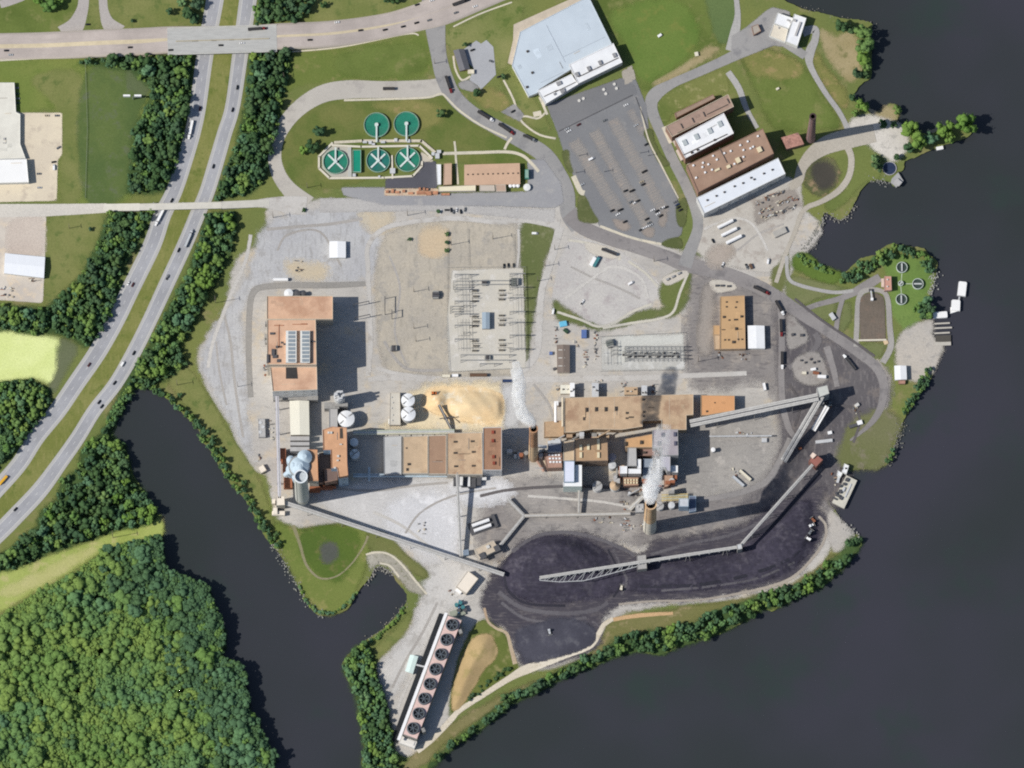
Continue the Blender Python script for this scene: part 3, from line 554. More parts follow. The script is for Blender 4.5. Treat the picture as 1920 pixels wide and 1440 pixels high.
# pavements and walks
for pts, wd in (([(645,188),(720,186),(800,183),(826,176),(838,184),(860,206),(900,234),(950,258)], 4),([(830,288),(900,286),(952,285),(980,292),(998,308),(1010,322)], 6),([(946,280),(952,268),(960,258)], 5),([(852,265),(854,282),(855,300),(859,346)], 4),
                ([(968,222),(985,218),(1008,222),(1022,212)], 4),([(944,150),(962,185),(972,215),(982,232),(1010,252),(1042,260)], 4),([(1075,330),(1088,358),(1096,362)], 10),([(1125,424),(1185,446),(1240,458)], 5),([(1200,200),(1216,262),(1240,310),(1272,372)], 3),
                ([(850,105),(854,130),(866,150),(882,143)], 4),([(0,113),(140,106),(280,104)], 4),([(545,97),(640,88),(760,64),(785,66)], 3),([(850,50),(900,26),(960,4)], 3),([(1290,300),(1300,330),(1312,362)], 8),([(1244,238),(1258,268)], 8),([(1012,182),(1026,215)], 5),([(1000,215),(1015,212)], 10)):
    ribbon("footpath", pts, wd, cream)
sheet("forecourt", [(870,92),(893,76),(902,82),(912,75),(925,88),(930,140),(902,168),(895,160),(880,150),(888,128),(878,118)], ground("visitor_lot_concrete", (176,178,182),(168,170,174), None, finevar=.08))
patch("service_road", [(880,150),(900,165),(885,172),(862,165),(858,155)], pave, curve=False, margin=3)
patch("service_road", [(940,210),(965,195),(982,215),(975,228)], pave, curve=False, margin=3)
# west commercial lots
lotc = ground("lot_concrete", (226,212,184),(216,202,178),(204,190,168), big=.03, mid=.08, fade=1.0, edge=.3, finevar=.06)
patch("commercial_lot", [(-60,205),(28,208),(38,212),(116,212),(116,290),(108,300),(106,376),(-60,380)], lotc, curve=False, margin=3)
patch("commercial_lot", [(-60,405),(86,404),(84,480),(80,568),(-60,558)], ground("lower_lot_concrete", (214,204,190),(198,188,176),(222,202,174), big=.03, mid=.05, fade=1.0, edge=.3, finevar=.08), curve=False, margin=3)
patch("commercial_lot", [(20,420),(70,408),(80,440),(74,476),(20,476)], ground("stained_lot", (190,174,162),(204,190,176), None, fade=8, edge=3), margin=5)
ribbon("overbridge_road", [(470,383),(500,381),(540,384),(575,386)],[12,20,34,36], conc)
ribbon("overbridge_road", [(-60,396),(0,395),(90,394),(200,390)],[26,26,24,18], ground("bridge_road_concrete", (212,206,194),(202,196,186), None, fade=1.2, edge=.4, ribbon=True))
trk = ground("tyre_track", (174,169,163),(166,161,155), None, fade=1.5, edge=1.3, ribbon=True)
trd = ground("coal_tyre_track", (104,99,99),(94,90,92), None, fade=1.5, edge=1.3, ribbon=True); trp = ground("pale_tyre_track", (202,198,191),(194,190,184), None, fade=1.5, edge=1.3, ribbon=True)
for m_, wd, pts in ((trk, 5,[(420,590),(432,640),(438,700),(446,760),(456,820)]),(trk, 4,[(405,640),(412,700),(425,760)]),(trk, 6,[(500,430),(560,425),(620,420),(680,410)]),(trk, 4,[(520,470),(540,440),(600,435),(640,500)]),(trp, 7,[(470,440),(460,490),(430,560),(400,640),(390,690)]),(trk, 4,[(1070,500),(1110,520),(1160,540),(1200,560)]),(trp, 6,[(1060,560),(1100,530),(1150,500),(1200,520),(1215,560)]),(trk, 5,[(620,915),(700,920),(780,910),(840,905)]),(trp, 6,[(700,960),(760,990),(830,1050),(850,1090)]),(trk, 4,[(760,1000),(790,960),(850,930),(930,915)]),(trk, 5,[(820,1130),(790,1190),(760,1240),(735,1290)]),(trp, 5,[(840,1120),(800,1200),(770,1270),(745,1330)]),(trk, 5,[(1000,720),(1030,760),(1040,800)]),(trd, 6,[(900,930),(960,918),(1060,912),(1160,916),(1190,930)]),(trp, 5,[(990,930),(1060,935),(1120,940),(1180,950)]),(trd, 5,[(1490,560),(1540,600),(1600,640),(1640,668)]),(trd, 5,[(1480,720),(1500,760),(1490,800)]),(trd, 5,[(1560,760),(1600,765),(1612,790),(1600,830)]),(trk, 4,[(1330,480),(1380,470),(1420,440),(1470,420)]),(trp, 5,[(1320,430),(1370,410),(1410,420),(1440,470)]),(trk, 4,[(730,480),(750,540),(740,620),(760,680)]),(trk, 6,[(720,640),(760,690),(830,694)])):
    ribbon("tyre_track", pts, wd, m_)
ROADTOP = LZ[0]
print("road top", ROADTOP)
# ------------------------------------------------------------------ road bridges over the highway
def rise(s, a, b, c, d, h):
    t = lambda x: x * x * (3 - 2 * x)
    return h * (t((s - a) / (b - a)) if a < s < b else 1.0 if b <= s <= c else t(1 - (s - c) / (d - c)) if c < s < d else 0.0)
AR = [(-80,90),(0,87),(120,85),(250,81),(320,77),(400,76),(480,74),(520,71),(620,65),(720,49),(780,34),(830,18),(900,-8),(980,-40)]
ARW = [52,51,52,52,51,50,50,50,50,48,52,60,54,50]
HB = 6.0
arz = ribbon("arterial_road", AR, ARW, ar, zf=lambda s: rise(s, 60,150,310,420, HB), skirt=5.0, cols=8)
ARZ = arz.data.vertices[0].co.z
ribbon("median_strip", AR, [8,8,8,8,5, .3, .3,4,5,4, .5, .3, .3, .3], surf("tan_median", (208,192,158), .08, .2), zf=lambda s: rise(s, 60,150,310,420, HB), z=ARZ + .03)
# lighter concrete bridge deck lies on the road over the highway
bridge = Thing("road_bridge", "wide pale concrete road bridge carrying the arterial over the divided highway", "bridge", G(410,76,0))
bm = surf("bridge_concrete", (180,180,176), .08, .1, stretch=(1,6,1)); gm = surf("bridge_girder", (150,150,146), .1)
z0 = ARZ + HB
mb = MB(); mb.beam(G(314,77.5, z0 + .12), G(519,71.5, z0 + .12),25.4,1.4,0); bridge.part("deck", mb, bm)
for dy in (-1,1):
    mb = MB(); o_ = 25.4
    mb.beam(G(314,77.5 + dy * 25.2, z0 + 1.0), G(519,71.5 + dy * 25.2, z0 + 1.0), .5, .95); bridge.part("railing", mb, surf("pale_railing", (206,204,196)))
mb = MB(); mb.beam(G(330,77.2, z0 + .7), G(505,72.0, z0 + .7), .7, .6); bridge.part("median_barrier", mb, surf("tan_barrier", (176,164,132)))
for px, py in ((352,76.5),(418,76),(478,74)):
    for dy in (-18,-6,6,18): mb = MB(); q = G(px, py + dy, 0); mb.cyl((q.x, q.y, 0), .7, z0 - 1.2,10); bridge.part("column", mb, gm)
    mb = MB(); a, b = G(px, py - 23, z0 - 1.27), G(px, py + 23, z0 - 1.27); mb.beam(a, b, 1.4,1.2); bridge.part("pier", mb, gm)
for px, wd in ((360,12),(396,10),(430,9),(455,14)):
    mb = MB(); mb.beam(G(px, 77 - .03 * (px - 350), z0 + .16), G(px + wd, 77 - .03 * (px + wd - 350), z0 + .16),1.2, .02); bridge.part("expansion_slot", mb, surf("dark_slot", (70,68,60)))
nb = Thing("road_bridge", "narrow pale two lane bridge crossing the highway beside the plant gate", "bridge", G(340,386,0))
zz = LZ[0] + 5.0
pb = surf("narrow_bridge_concrete", (208,204,192), .06, .2)
mb = MB(); mb.beam(G(195,389, LZ[0]), G(262,388, zz), 7,4.5); nb.part("approach", mb, pb)
mb = MB(); mb.beam(G(262,388, zz), G(415,384.5, zz), 6.2,1.0); nb.part("deck", mb, pb)
mb = MB(); mb.beam(G(415,384.5, zz), G(505,380.5, LZ[0]), 7,4.5); nb.part("approach", mb, pb)
for dy in (-6,6):
    mb = MB(); mb.beam(G(262,388 + dy, zz + .8), G(415,384.5 + dy, zz + .8), .3, .78); nb.part("railing", mb, surf("pale_railing", (206,204,196)))
for px in (288,343,396):
    for dy in (-4,4): mb = MB(); q = G(px, 386 + dy); mb.cyl((q.x, q.y, 0), .6, zz - 1.0,10); nb.part("column", mb, gm)

from mathutils.bvhtree import BVHTree
# ------------------------------------------------------------------ coal and wood chip heaps
coal = ground("coal_heap", (68,64,79),(58,55,69),(84,80,91), big=.02, mid=.09, fine=.3, fade=5, edge=3, finevar=.3, tracks=((88,86,94),(1,5,1, .18), .3))
coal2 = ground("coal_track", (79,75,83),(70,67,77),(96,91,94), big=.03, mid=.08, fade=6, edge=4, tracks=((122,116,116),(1,6,1, .2), .5))
def hn(X, Y, s, k):
    return np.sin(X * s + k) * np.cos(Y * s * 1.3 + k * 2) + .5 * np.sin(X * s * 2.3 + Y * s * 1.7 + k)
def coal_h(X, Y, D):
    c1, c2 = G(1040,1058), G(1450,1035); c3 = G(1235,1050)
    q = 13 * np.clip(1 - np.hypot(X - c1.x, (Y - c1.y) * 1.1) / 46,0,1) ** .85
    q = np.maximum(q, 5.0 * np.clip(1 - np.hypot((X - c2.x) * .75, Y - c2.y) / 60,0,1))
    q = np.maximum(q, 4.0 * np.clip(1 - np.hypot((X - c3.x) * .45, Y - c3.y) / 42,0,1))
    base = np.clip(D / 8,0,1) * 1.6
    return np.where(D > 0, base + q * np.clip(D / 10,0,1) + (.5 * hn(X, Y, .09,1) + .35 * hn(X, Y, .31,4) + .2 * hn(Y, X, .6,2)) * np.clip(D / 12,0,1),0)
COALP = [(915,1095),(935,1060),(965,1030),(1000,1008),(1050,1000),(1100,1003),(1140,1015),(1180,1035),(1200,1042),(1230,1015),(1300,1005),(1390,985),(1450,950),(1500,925),(1545,915),(1535,945),(1545,975),(1546,1000),(1530,1030),(1495,1075),(1450,1095),(1380,1112),(1290,1124),(1190,1128),(1150,1140),(1130,1160),(1128,1180),(1118,1210),(1080,1232),(1020,1246),(985,1250),(970,1225),(950,1180),(925,1165),(905,1135)]
patch("coal_yard", COALP, coal2, cell=2.5, margin=8)
pile = patch("coal_pile", [(940,1075),(965,1030),(1005,1010),(1050,1006),(1100,1015),(1135,1035),(1150,1065),(1200,1062),(1290,1050),(1380,1036),(1410,1015),(1450,985),(1490,945),(1520,940),(1524,968),(1534,1000),(1518,1035),(1480,1072),(1420,1092),(1330,1106),(1230,1112),(1170,1108),(1125,1120),(1060,1128),(1000,1128),(955,1110)], coal, cell=2.0, margin=6, height=coal_h, kind='stuff', label="long dark heaped coal stockpile under the white conveyor", cat="coal pile", smooth_=True)
patch("coal_pile", [(970,1185),(1000,1170),(1060,1160),(1105,1170),(1118,1195),(1100,1215),(1040,1235),(990,1242),(972,1215)], ground("fine_coal", (70,70,82),(80,80,92),(98,98,106), big=.03, mid=.06, fade=5, edge=3), cell=2.0, margin=5, height=lambda X, Y, D: np.clip(D / 12,0,1) * 2 + .3 * hn(X, Y, .12,3) * np.clip(D / 10,0,1), kind='stuff', label="small flat heap of wet looking coal near the river track", cat="coal pile", smooth_=True)
def drape(o):
    """lay a track on the heap: lift each vertex to the coal surface"""
    q = BVHTree.FromPolygons([v.co for v in pile.data.vertices],[tuple(p.vertices) for p in pile.data.polygons]); base = o.data.vertices[0].co.z
    for v in o.data.vertices:
        h = q.ray_cast(Vector((v.co.x, v.co.y, 60)), Vector((0,0,-1)))
        if h[0] is not None: v.co.z = max(base, h[0].z + .06)
chip = ground("wood_chip", (246,216,166),(236,200,148),(248,232,200), big=.03, mid=.08, fade=4, edge=3, finevar=.1)
def chip_h(X, Y, D):
    c = G(822,757); c2 = G(880,765); q = 9 * np.clip(1 - np.hypot((X - c2.x) * .42, Y - c2.y) / 17,0,1); q = np.maximum(q, 8 * np.clip(1 - np.hypot(X - c.x, Y - c.y) / 14,0,1))
    return np.where(D > 0,(q + .5) * np.clip(D / 5,0,1) + .3 * hn(X, Y, .2,2) * np.clip(D / 5,0,1),0)
patch("chip_strewn_yard", [(770,745),(800,725),(860,718),(930,722),(948,740),(948,790),(930,803),(840,808),(770,800),(720,800),(725,795),(775,785)], ground("chip_dust", (232,214,176),(224,206,170),(214,204,182), fade=8, edge=4), margin=8)
patch("wood_chip_pile", [(792,745),(812,728),(850,724),(900,728),(938,738),(944,760),(940,790),(915,797),(860,790),(830,780),(800,770)], chip, cell=1.5, margin=5, height=chip_h, kind='stuff', label="pale golden wood chip pile spread beside the stacker boom", cat="wood chips", smooth_=True)
patch("white_dust", [(942,728),(960,722),(976,745),(974,785),(962,800),(948,796),(950,760)], ground("pale_dust", (204,203,202),(196,195,193), None, fade=8, edge=4), margin=6)
mound = ground("bare_sand_mound", (194,166,116),(184,156,108),(172,152,98), big=.03, mid=.08, fade=2, edge=1.2, finevar=.1)
patch("sand_mound", [(895,1192),(918,1190),(928,1205),(932,1222),(925,1238),(908,1255),(890,1285),(872,1315),(855,1332),(847,1325),(850,1290),(862,1245),(878,1210)], mound, cell=2, margin=4, height=lambda X, Y, D: np.clip(D / 14,0,1) * 5, kind='stuff', label="bare tan sand mound beside the cooling tower", cat="sand mound", smooth_=True)
berm = ground("coal_berm", (106,103,108),(96,93,99), None, fade=2.5, edge=2, ribbon=True); cdk = ground("coal_rut_and_shadow", (56,55,66),(50,50,60), None, fade=2, edge=1.5, ribbon=True)
for m_, wd, pts in ((berm, 7,[(960,1035),(1005,1006),(1060,998),(1120,1010),(1170,1030),(1190,1042)]),(berm, 5,[(1150,1030),(1165,1065),(1175,1090),(1165,1115)]),(cdk, 4,[(1140,1030),(1155,1060),(1165,1092),(1150,1120)]),(berm, 8,[(935,1110),(980,1140),(1050,1150),(1110,1145),(1140,1130)]),(berm, 6,[(940,1130),(985,1160),(1040,1166),(1100,1158)]),(cdk, 5,[(945,1080),(955,1110),(990,1132),(1060,1136)]),(berm, 5,[(1110,1165),(1128,1180),(1120,1210)]),(berm, 6,[(1220,1040),(1290,1020),(1380,1000),(1450,965)]),(cdk, 6,[(1200,1100),(1300,1098),(1400,1080),(1480,1050),(1515,1010)]),(berm, 4,[(1240,1108),(1330,1100),(1420,1085),(1490,1055)]),(cdk, 8,[(1400,1012),(1460,975),(1500,930),(1540,890)])):  # last dark band paints the thin conveyor's shadow onto the coal
    o = ribbon("coal_track_and_shadow", pts, wd, m_); drape(o)
patch("inlet_sill", [(688,1043),(700,1036),(722,1036),(742,1046),(768,1072),(792,1104),(800,1116),(786,1112),(770,1108),(758,1096),(745,1080),(728,1062),(708,1056),(694,1066)], ground("rubble_bank", (178,174,160),(158,152,138),(126,126,100), mid=.2, fade=3, edge=2, finevar=.25), curve=False, margin=4)
for pts in ([(686,1040),(702,1036),(722,1037),(740,1046),(760,1066),(778,1088),(800,1114)],[(712,1056),(732,1062),(748,1082)]): ribbon("inlet_sill", pts, 4, cream)
# tracks laid over the works and banks
ribbon("gravel_lane", [(908,1140),(915,1165),(930,1178),(950,1188),(958,1215),(966,1245)],[5,5,5,6,7,9], ground("rusty_bank_track", (178,150,122),(196,180,150), None, fade=1.2, edge=.5, ribbon=True))
river = ground("white_river_track", (224,214,194),(212,200,178),(200,186,160), fade=1.8, edge=.8, ribbon=True)
ribbon("gravel_lane", [(782,1408),(812,1385),(845,1350),(862,1332),(905,1304),(955,1272),(990,1254),(1060,1230),(1105,1212),(1122,1190),(1132,1172),(1150,1160)],[12,10,11,10,10,12,18,10,11,10,9,8], river)
ribbon("gravel_lane", [(1150,1162),(1170,1158),(1210,1153),(1262,1150)],[8,8,8,6], ground("orange_bank_track", (212,172,124),(204,166,120), None, fade=1.8, edge=.8, ribbon=True))
ribbon("gravel_lane", [(1160,1133),(1230,1127),(1310,1125),(1390,1112),(1450,1098),(1490,1080),(1525,1045),(1546,1012),(1548,985),(1535,968)],[4,4,4,5,6,6,5,5,5,5], ground("coal_edge_track", (176,166,152),(164,154,142), None, fade=1.5, edge=.7, ribbon=True))
ribbon("gravel_lane", [(960,930),(985,962),(1040,968),(1120,966),(1200,962)],[8,8,8,8,8], ground("belt_lane", (166,160,154),(152,146,142), None, fade=2, edge=1, ribbon=True)) 
ribbon("gravel_lane", [(550,985),(562,1020),(575,1060),(600,1084),(632,1080),(660,1056),(682,1024),(690,1005)],[7,6,5,4,3,3,4,5], ground("basin_track", (150,142,112),(140,136,100), None, fade=1.5, edge=1, ribbon=True))
ribbon("gravel_lane", [(960,560),(972,480),(972,430)],[5,5,5], conc)
for pts in ([(1066,450),(1110,458),(1158,478),(1160,488)],[(1178,490),(1210,512),(1234,538)],[(1045,585),(1090,600),(1120,612),(1150,606),(1185,585),(1222,570)],[(1130,615),(1190,605),(1235,598),(1262,585),(1275,548),(1290,512)]):
    ribbon("berm_path", pts, 5, ground("berm_gravel", (206,200,184),(190,186,174), None, fade=1.2, edge=.6, ribbon=True))
for p in ([(1242,522),(1262,512),(1285,508),(1288,516),(1262,532),(1248,534)],[(1330,530),(1345,525),(1372,530),(1380,542),(1350,548),(1334,545)],[(1098,458),(1120,458),(1156,470),(1160,482),(1140,484),(1105,472)]):
    patch("gravel_island", p, ground("island_gravel", (204,196,182),(192,186,174), None, fade=1.2, edge=.6), margin=3, cell=1.2)
for p in ([(1478,595),(1492,600),(1512,625),(1512,640),(1495,650),(1478,648)],[(1495,670),(1530,662),(1545,680),(1550,712),(1520,722),(1495,712),(1488,690)]):
    patch("gravel_island", p, ground("dusty_island_gravel", (164,158,152),(152,147,142),(136,128,124), fade=3, edge=2), margin=4, cell=1.5)
patch("soil_stain", [(1332,470),(1362,462),(1372,474),(1362,488),(1348,500),(1330,492)], ground("brown_spill", (166,152,138),(174,162,150), None, fade=10, edge=5), margin=6)
patch("soil_stain", [(1320,545),(1336,545),(1336,600),(1330,660),(1310,650)], ground("tan_dust", (160,151,142),(152,145,138), None, fade=6, edge=3), margin=5)
patch("switchyard_pad", [(848,507),(980,503),(985,660),(986,690),(842,697),(838,600)], ground("pad_stone", (206,200,186),(196,192,182),(212,208,200), big=.03, mid=.08, fade=1.5, edge=.8, finevar=.08), curve=False, margin=3)
patch("switchyard_pad", [(1128,632),(1280,626),(1283,692),(1128,694)], ground("grey_pad_stone", (194,192,184),(182,182,178),(206,206,202), big=.03, mid=.08, fade=2, edge=1, finevar=.1), curve=False, margin=3)
patch("switchyard_pad", [(1158,632),(1178,630),(1280,630),(1280,645),(1178,648),(1172,680),(1158,680)], ground("bright_pad_stone", (206,206,198),(198,199,193), None, fade=4, edge=2.5), curve=False, margin=3)
patch("settling_basin", [(1613,640),(1612,575),(1615,557),(1625,550),(1645,550),(1656,558),(1659,575),(1660,640)], ground("dried_basin_silt", (110,100,88),(120,108,96),(134,112,96), big=.03, mid=.08, fade=1, edge=.5, tracks=((96,90,84),(6,1,1), .5)), curve=False, margin=3)
TOPZ = LZ[0]; print("terrain top", TOPZ)

# height of the ground anywhere, so that things stand on it
_V = []; _F = []
for o in list(COL.objects):
    if o.type == 'MESH' and o.name.split('.')[0] not in ("river_water", "railing", "pier", "median_barrier", "column"):
        k = len(_V); M = o.matrix_basis; po = o.parent.location if o.parent else Vector()
        _V += [(M @ v.co) + po for v in o.data.vertices]; _F += [tuple(i + k for i in p.vertices) for p in o.data.polygons]
_bvh = BVHTree.FromPolygons(_V, _F); del _V, _F
def GZ(x, y, top=60.0):
    h = _bvh.ray_cast(Vector((x, y, top)), Vector((0,0,-1)))
    return h[0].z if h[0] is not None else 0.0
def S(px, py, low=False):
    """the ground point that a photo pixel shows"""
    q = G(px, py, 0); q = G(px, py, GZ(q.x, q.y)); q.z = GZ(q.x, q.y); return q
# ------------------------------------------------------------------ buildings
RG = random.Random(21)
def inset(p, d):
    p = [Vector((q[0], q[1])) for q in p]
    if area2(p) < 0: p = p[::-1]
    out = []; n = len(p)
    for i in range(n):
        a, b, c = p[i - 1], p[i], p[(i + 1) % n]
        u, v = (b - a).normalized(),(c - b).normalized(); n1, n2 = Vector((-u.y, u.x)), Vector((-v.y, v.x))
        m_ = n1 + n2; k = m_.length_squared
        out.append(b + (m_ * (2 * d / k) if k > .05 else n1 * d))
    return p, out
def par_block(th, p, z, zb, roof, wall, par=.7, thick=.5, windows=0, cap=None):
    """walls with a parapet round a sunk flat roof"""
    o_, i_ = inset(p, thick); n = len(o_)
    mb = MB(); mb.prism(o_, zb, z + par, cap=False)
    mb.add([(q.x, q.y, z + par) for q in o_] + [(q.x, q.y, z + par) for q in i_],[(k, (k + 1) % n, n + (k + 1) % n, n + k) for k in range(n)], 1)
    mb.add([(q.x, q.y, z) for q in i_] + [(q.x, q.y, z + par) for q in i_],[((k + 1) % n, k, n + k, n + (k + 1) % n) for k in range(n)], 0)
    w_ = th.part("wall", mb, [wall, cap or wall]); mb = MB(); mb.prism(i_, z, z, sides=False); r_ = th.part("roof", mb, [roof])
    q2 = inset(p, 2.2)[1]; xs = [q.x for q in q2]; ys = [q.y for q in q2]; ar_ = abs(area2(q2)) / 2
    if ar_ > 350 and "rgb" in roof:
        rg = roof["rgb"]; ang = math.atan2(i_[1].y - i_[0].y, i_[1].x - i_[0].x)
        for k in range(int(min(9,3 + ar_ / 450))):
            x, y, sx, sy = RG.uniform(min(xs), max(xs)), RG.uniform(min(ys), max(ys)), RG.uniform(3,11), RG.uniform(2,6); d = math.hypot(sx, sy) / 2
            if not all(inside(x + d * math.cos(a), y + d * math.sin(a), q2) for a in (0, .8,1.6,2.4,3.1,3.9,4.7,5.5)): continue
            f_ = RG.choice((.93, .96,1.04)); mb = MB(); mb.box((x, y, z - .02),(sx, sy, .06 + .012 * k), ang); th.part("roof_patch", mb, surf(roof.name + "_patch_%d" % (f_ * 100), tuple(min(246, v * f_) for v in rg), .1, .3), r_)
        for k in range(int(min(7,2 + ar_ / 600))):
            x, y, L_ = RG.uniform(min(xs), max(xs)), RG.uniform(min(ys), max(ys)), RG.uniform(4,14); a = ang + RG.choice((0, math.pi / 2)); d = L_ / 2
            if not all(inside(x + u * math.cos(a), y + u * math.sin(a), q2) for u in (-d, 0, d)): continue
            mb = MB(); mb.box((x, y, z - .02),(L_, .35, .4), a); th.part("roof_pipe", mb, RG.choice((STEEL, DVENT, COPING)), r_)
    for s_ in range(windows):
        zc = zb + (z - zb) * (s_ + .55) / windows
        for k in range(n):
            a, b = o_[k], o_[(k + 1) % n]; d = b - a; L = d.length; d.normalize(); nn = Vector((d.y, -d.x))
            if L < 6 or nn.y > -.5: continue
            m_ = max(1, min(8, int(L / 7)))
            for j in range(m_):
                c = a + d * (L * (j + .5) / m_) + nn * .04; mb = MB()
                e = d * 1.6; mb.add([(c.x - e.x, c.y - e.y, zc - .9),(c.x + e.x, c.y + e.y, zc - .9),(c.x + e.x, c.y + e.y, zc + .9),(c.x - e.x, c.y - e.y, zc + .9)],[(0,1,2,3)])
                th.part("window", mb, surf("window_glass", (52,60,70), .1, rough=.15), w_)
    return w_, r_
def gable(th, p4, ze, zr, zb, roof, wall, along=0, over=.3):
    """walls under a two-sided roof; the ridge runs between the middles of sides 'along' and 'along'+2"""
    p = [Vector((q[0], q[1])) for q in p4]
    if area2(p) < 0: p = p[::-1]
    mb = MB(); mb.prism(p, zb, ze, cap=False); p = p[along:] + p[:along]
    r0, r1 = (p[0] + p[1]) / 2,(p[2] + p[3]) / 2
    mb.add([(p[0].x, p[0].y, ze),(p[1].x, p[1].y, ze),(r0.x, r0.y, zr - .05)],[(0,1,2)]); mb.add([(p[2].x, p[2].y, ze),(p[3].x, p[3].y, ze),(r1.x, r1.y, zr - .05)],[(0,1,2)])
    w_ = th.part("wall", mb, wall); mb = MB(); d = (r1 - r0).normalized() * over
    e = [q + (q - (r0 + r1) / 2).normalized() * over for q in p]; a, b = r0 - d, r1 + d
    mb.add([(e[0].x, e[0].y, ze),(a.x, a.y, zr),(b.x, b.y, zr),(e[3].x, e[3].y, ze)],[(0,3,2,1)[::-1]])
    mb.add([(e[1].x, e[1].y, ze),(e[2].x, e[2].y, ze),(b.x, b.y, zr),(a.x, a.y, zr)],[(0,1,2,3)])
    return w_, th.part("roof", mb, roof)
def boxes(th, name, z, lst, size, mat, rz=0.0, parent=None, cap=None):
    for q in lst:
        mb = MB(); s_ = q[2:5] if len(q) >= 5 else size; c = G(q[0], q[1], z + s_[2])
        mb.box((c.x, c.y, z - .02), s_, rz); th.part(name, mb, mat, parent)
def drums(th, name, z, lst, r, h, mat, n=14, parent=None, top=None):
    for q in lst:
        c = G(q[0], q[1], z + h); mb = MB(); rr = q[2] if len(q) > 2 else r
        mb.cyl((c.x, c.y, z - .02), rr, h, n, mi=0, top=1 if top else 0); th.part(name, mb, [mat, top] if top else mat, parent)
ORANGE = surf("terracotta_roof", (217,174,142), .08, .1, dirt=(192,146,116), dirt_amt=.9)
ORANGE2 = surf("ochre_roof", (214,160,118), .09, .12, dirt=(184,138,100), dirt_amt=.9)
TANR = surf("tan_ballast_roof", (196,166,132), .1, .14, dirt=(166,130,102), dirt_amt=.9)
TANR2 = surf("pale_tan_roof", (200,172,138), .09, .12, dirt=(172,144,114), dirt_amt=.9)
BROWNR = surf("brown_roof", (166,132,106), .07, .12, dirt=(148,110,88), dirt_amt=.5)
BROWNR2 = surf("red_brown_roof", (166,138,122), .08, .2, dirt=(184,156,136), dirt_amt=.5)
DARKR = surf("dark_brown_roof", (120,98,90), .08, .2)
GREYR = surf("grey_deck_roof", (180,178,176), .06, .2, dirt=(160,160,160), dirt_amt=.5)
MAUVE = surf("shadow_mauve_roof", (166,158,164), .06, .2, dirt=(150,140,146), dirt_amt=.5)  # mauve tone has the shadow over the boiler row painted in
WHITER = surf("white_membrane_roof", (234,236,238), .03, .15, dirt=(214,216,220), dirt_amt=.5)
BLUEW = surf("pale_blue_membrane_roof", (193,206,217), .04, .05, dirt=(182,196,208), dirt_amt=.7)
CREAMR = surf("cream_metal_roof", (228,224,206), .04, .3, stretch=(6, .3,1))
BEIGEW = surf("beige_wall", (196,186,170), .08, .2); BRICK = surf("brick_wall", (150,116,98), .1, .4); GREYW = surf("grey_wall", (160,160,160), .08, .2)
WHITEW = surf("white_wall", (222,222,216), .05, .3); TANW = surf("tan_wall", (188,158,124), .08, .3); BLUEWL = surf("blue_grey_wall", (150,172,192), .06, .3)
DARKM = surf("dark_machine_steel", (84,84,88), .2, .8); STEEL = surf("weathered_steel", (150,148,144), .18, .6); LSTEEL = surf("light_steel", (196,198,200), .1, .6)
VENT = surf("vent_hood", (206,204,198), .1,1.0); DVENT = surf("dark_vent", (74,66,60), .15,1.0); RUST = surf("rusty_steel", (164,98,66), .2, .8); SKYL = surf("cream_skylight", (226,210,172), .06,1.0)
WHITEP = surf("white_paint", (240,240,240), .04, .8); COPING = surf("pale_coping", (206,190,166), .05, .5); CAPD = surf("dark_coping", (96,90,86), .1, .5)
GLASSY = surf("monitor_glazing", (140,152,160), .12, .6, rough=.3)
def B(name, label, cat, px, py, group=None): return Thing(name, label, cat, G(px, py, 0), group)

# boiler house A: large terracotta roof, north-west
t = B("boiler_house", "large terracotta roofed power block with two long roof monitors in the western yard", "building", 555,660)
par_block(t, P([(500,555),(624,555),(624,599),(596,599),(500,599)], 24),24,0, ORANGE, BEIGEW, .8, cap=COPING)
par_block(t, P([(500.5,599.4),(592,599.4),(593.5,684),(500.5,684)], 47),47,0, ORANGE, BEIGEW, .8, cap=COPING)
par_block(t, P([(506,688),(594,688),(595,731),(511,734)], 38),38,0, ORANGE, surf("white_cladding", (214,214,212), .06, .2, stretch=(4,4, .2)), .8, cap=COPING, windows=3)
for a, b in ((536,556),(563,581)):
    mb = MB(); mb.prism(P([(a, 620),(b, 620),(b, 680),(a, 680)], 50.5),46.9,50.5,0,0); mo = t.part("roof_monitor", mb, WHITEW)
    for k in range(8):
        mb = MB(); c = G((a + b) / 2 + 1,624 + k * 7.4,50.6); mb.box((c.x, c.y, 50.5),(6.6,2.9, .25)); t.part("glazing_panel", mb, GLASSY, mo)
mb = MB(); mb.prism(P([(536,687),(556,687),(558,710),(536,710)], 38.4),37.9,38.4); t.part("roof_hatch", mb, surf("charcoal_hatch", (58,56,56)))
boxes(t, "roof_fan", 46.9,[(512,660,3,6,2.4),(515,668,4,3,2),(519,650,2,2,2),(528,642,1.6,1.6,1.4),(533,645,1.6,1.6,1.4),(526,650,1.4,1.4,1.2),(502,672,2,8,2),(579,676,3,5,2),(586,640,5,1.2,1),(510,625,4,2,1.6),(522,676,3,3,1.6)], (2,2,1.5), DARKM)
boxes(t, "roof_pipe", 46.9,[(523,610,9, .6, .7),(562,608,14, .5, .6),(570,585 + 22,6, .5, .6),(523,630, .5,22, .6)], (9, .5, .6), RUST)
boxes(t, "wall_equipment", 0,[(500,605,3,3,12),(499,630,3,4,14),(500,640,3,3,9),(520,745,8,6,6),(540,744,12,6,8),(566,745,14,6,9),(586,744,10,6,12)], (3,3,8), STEEL)
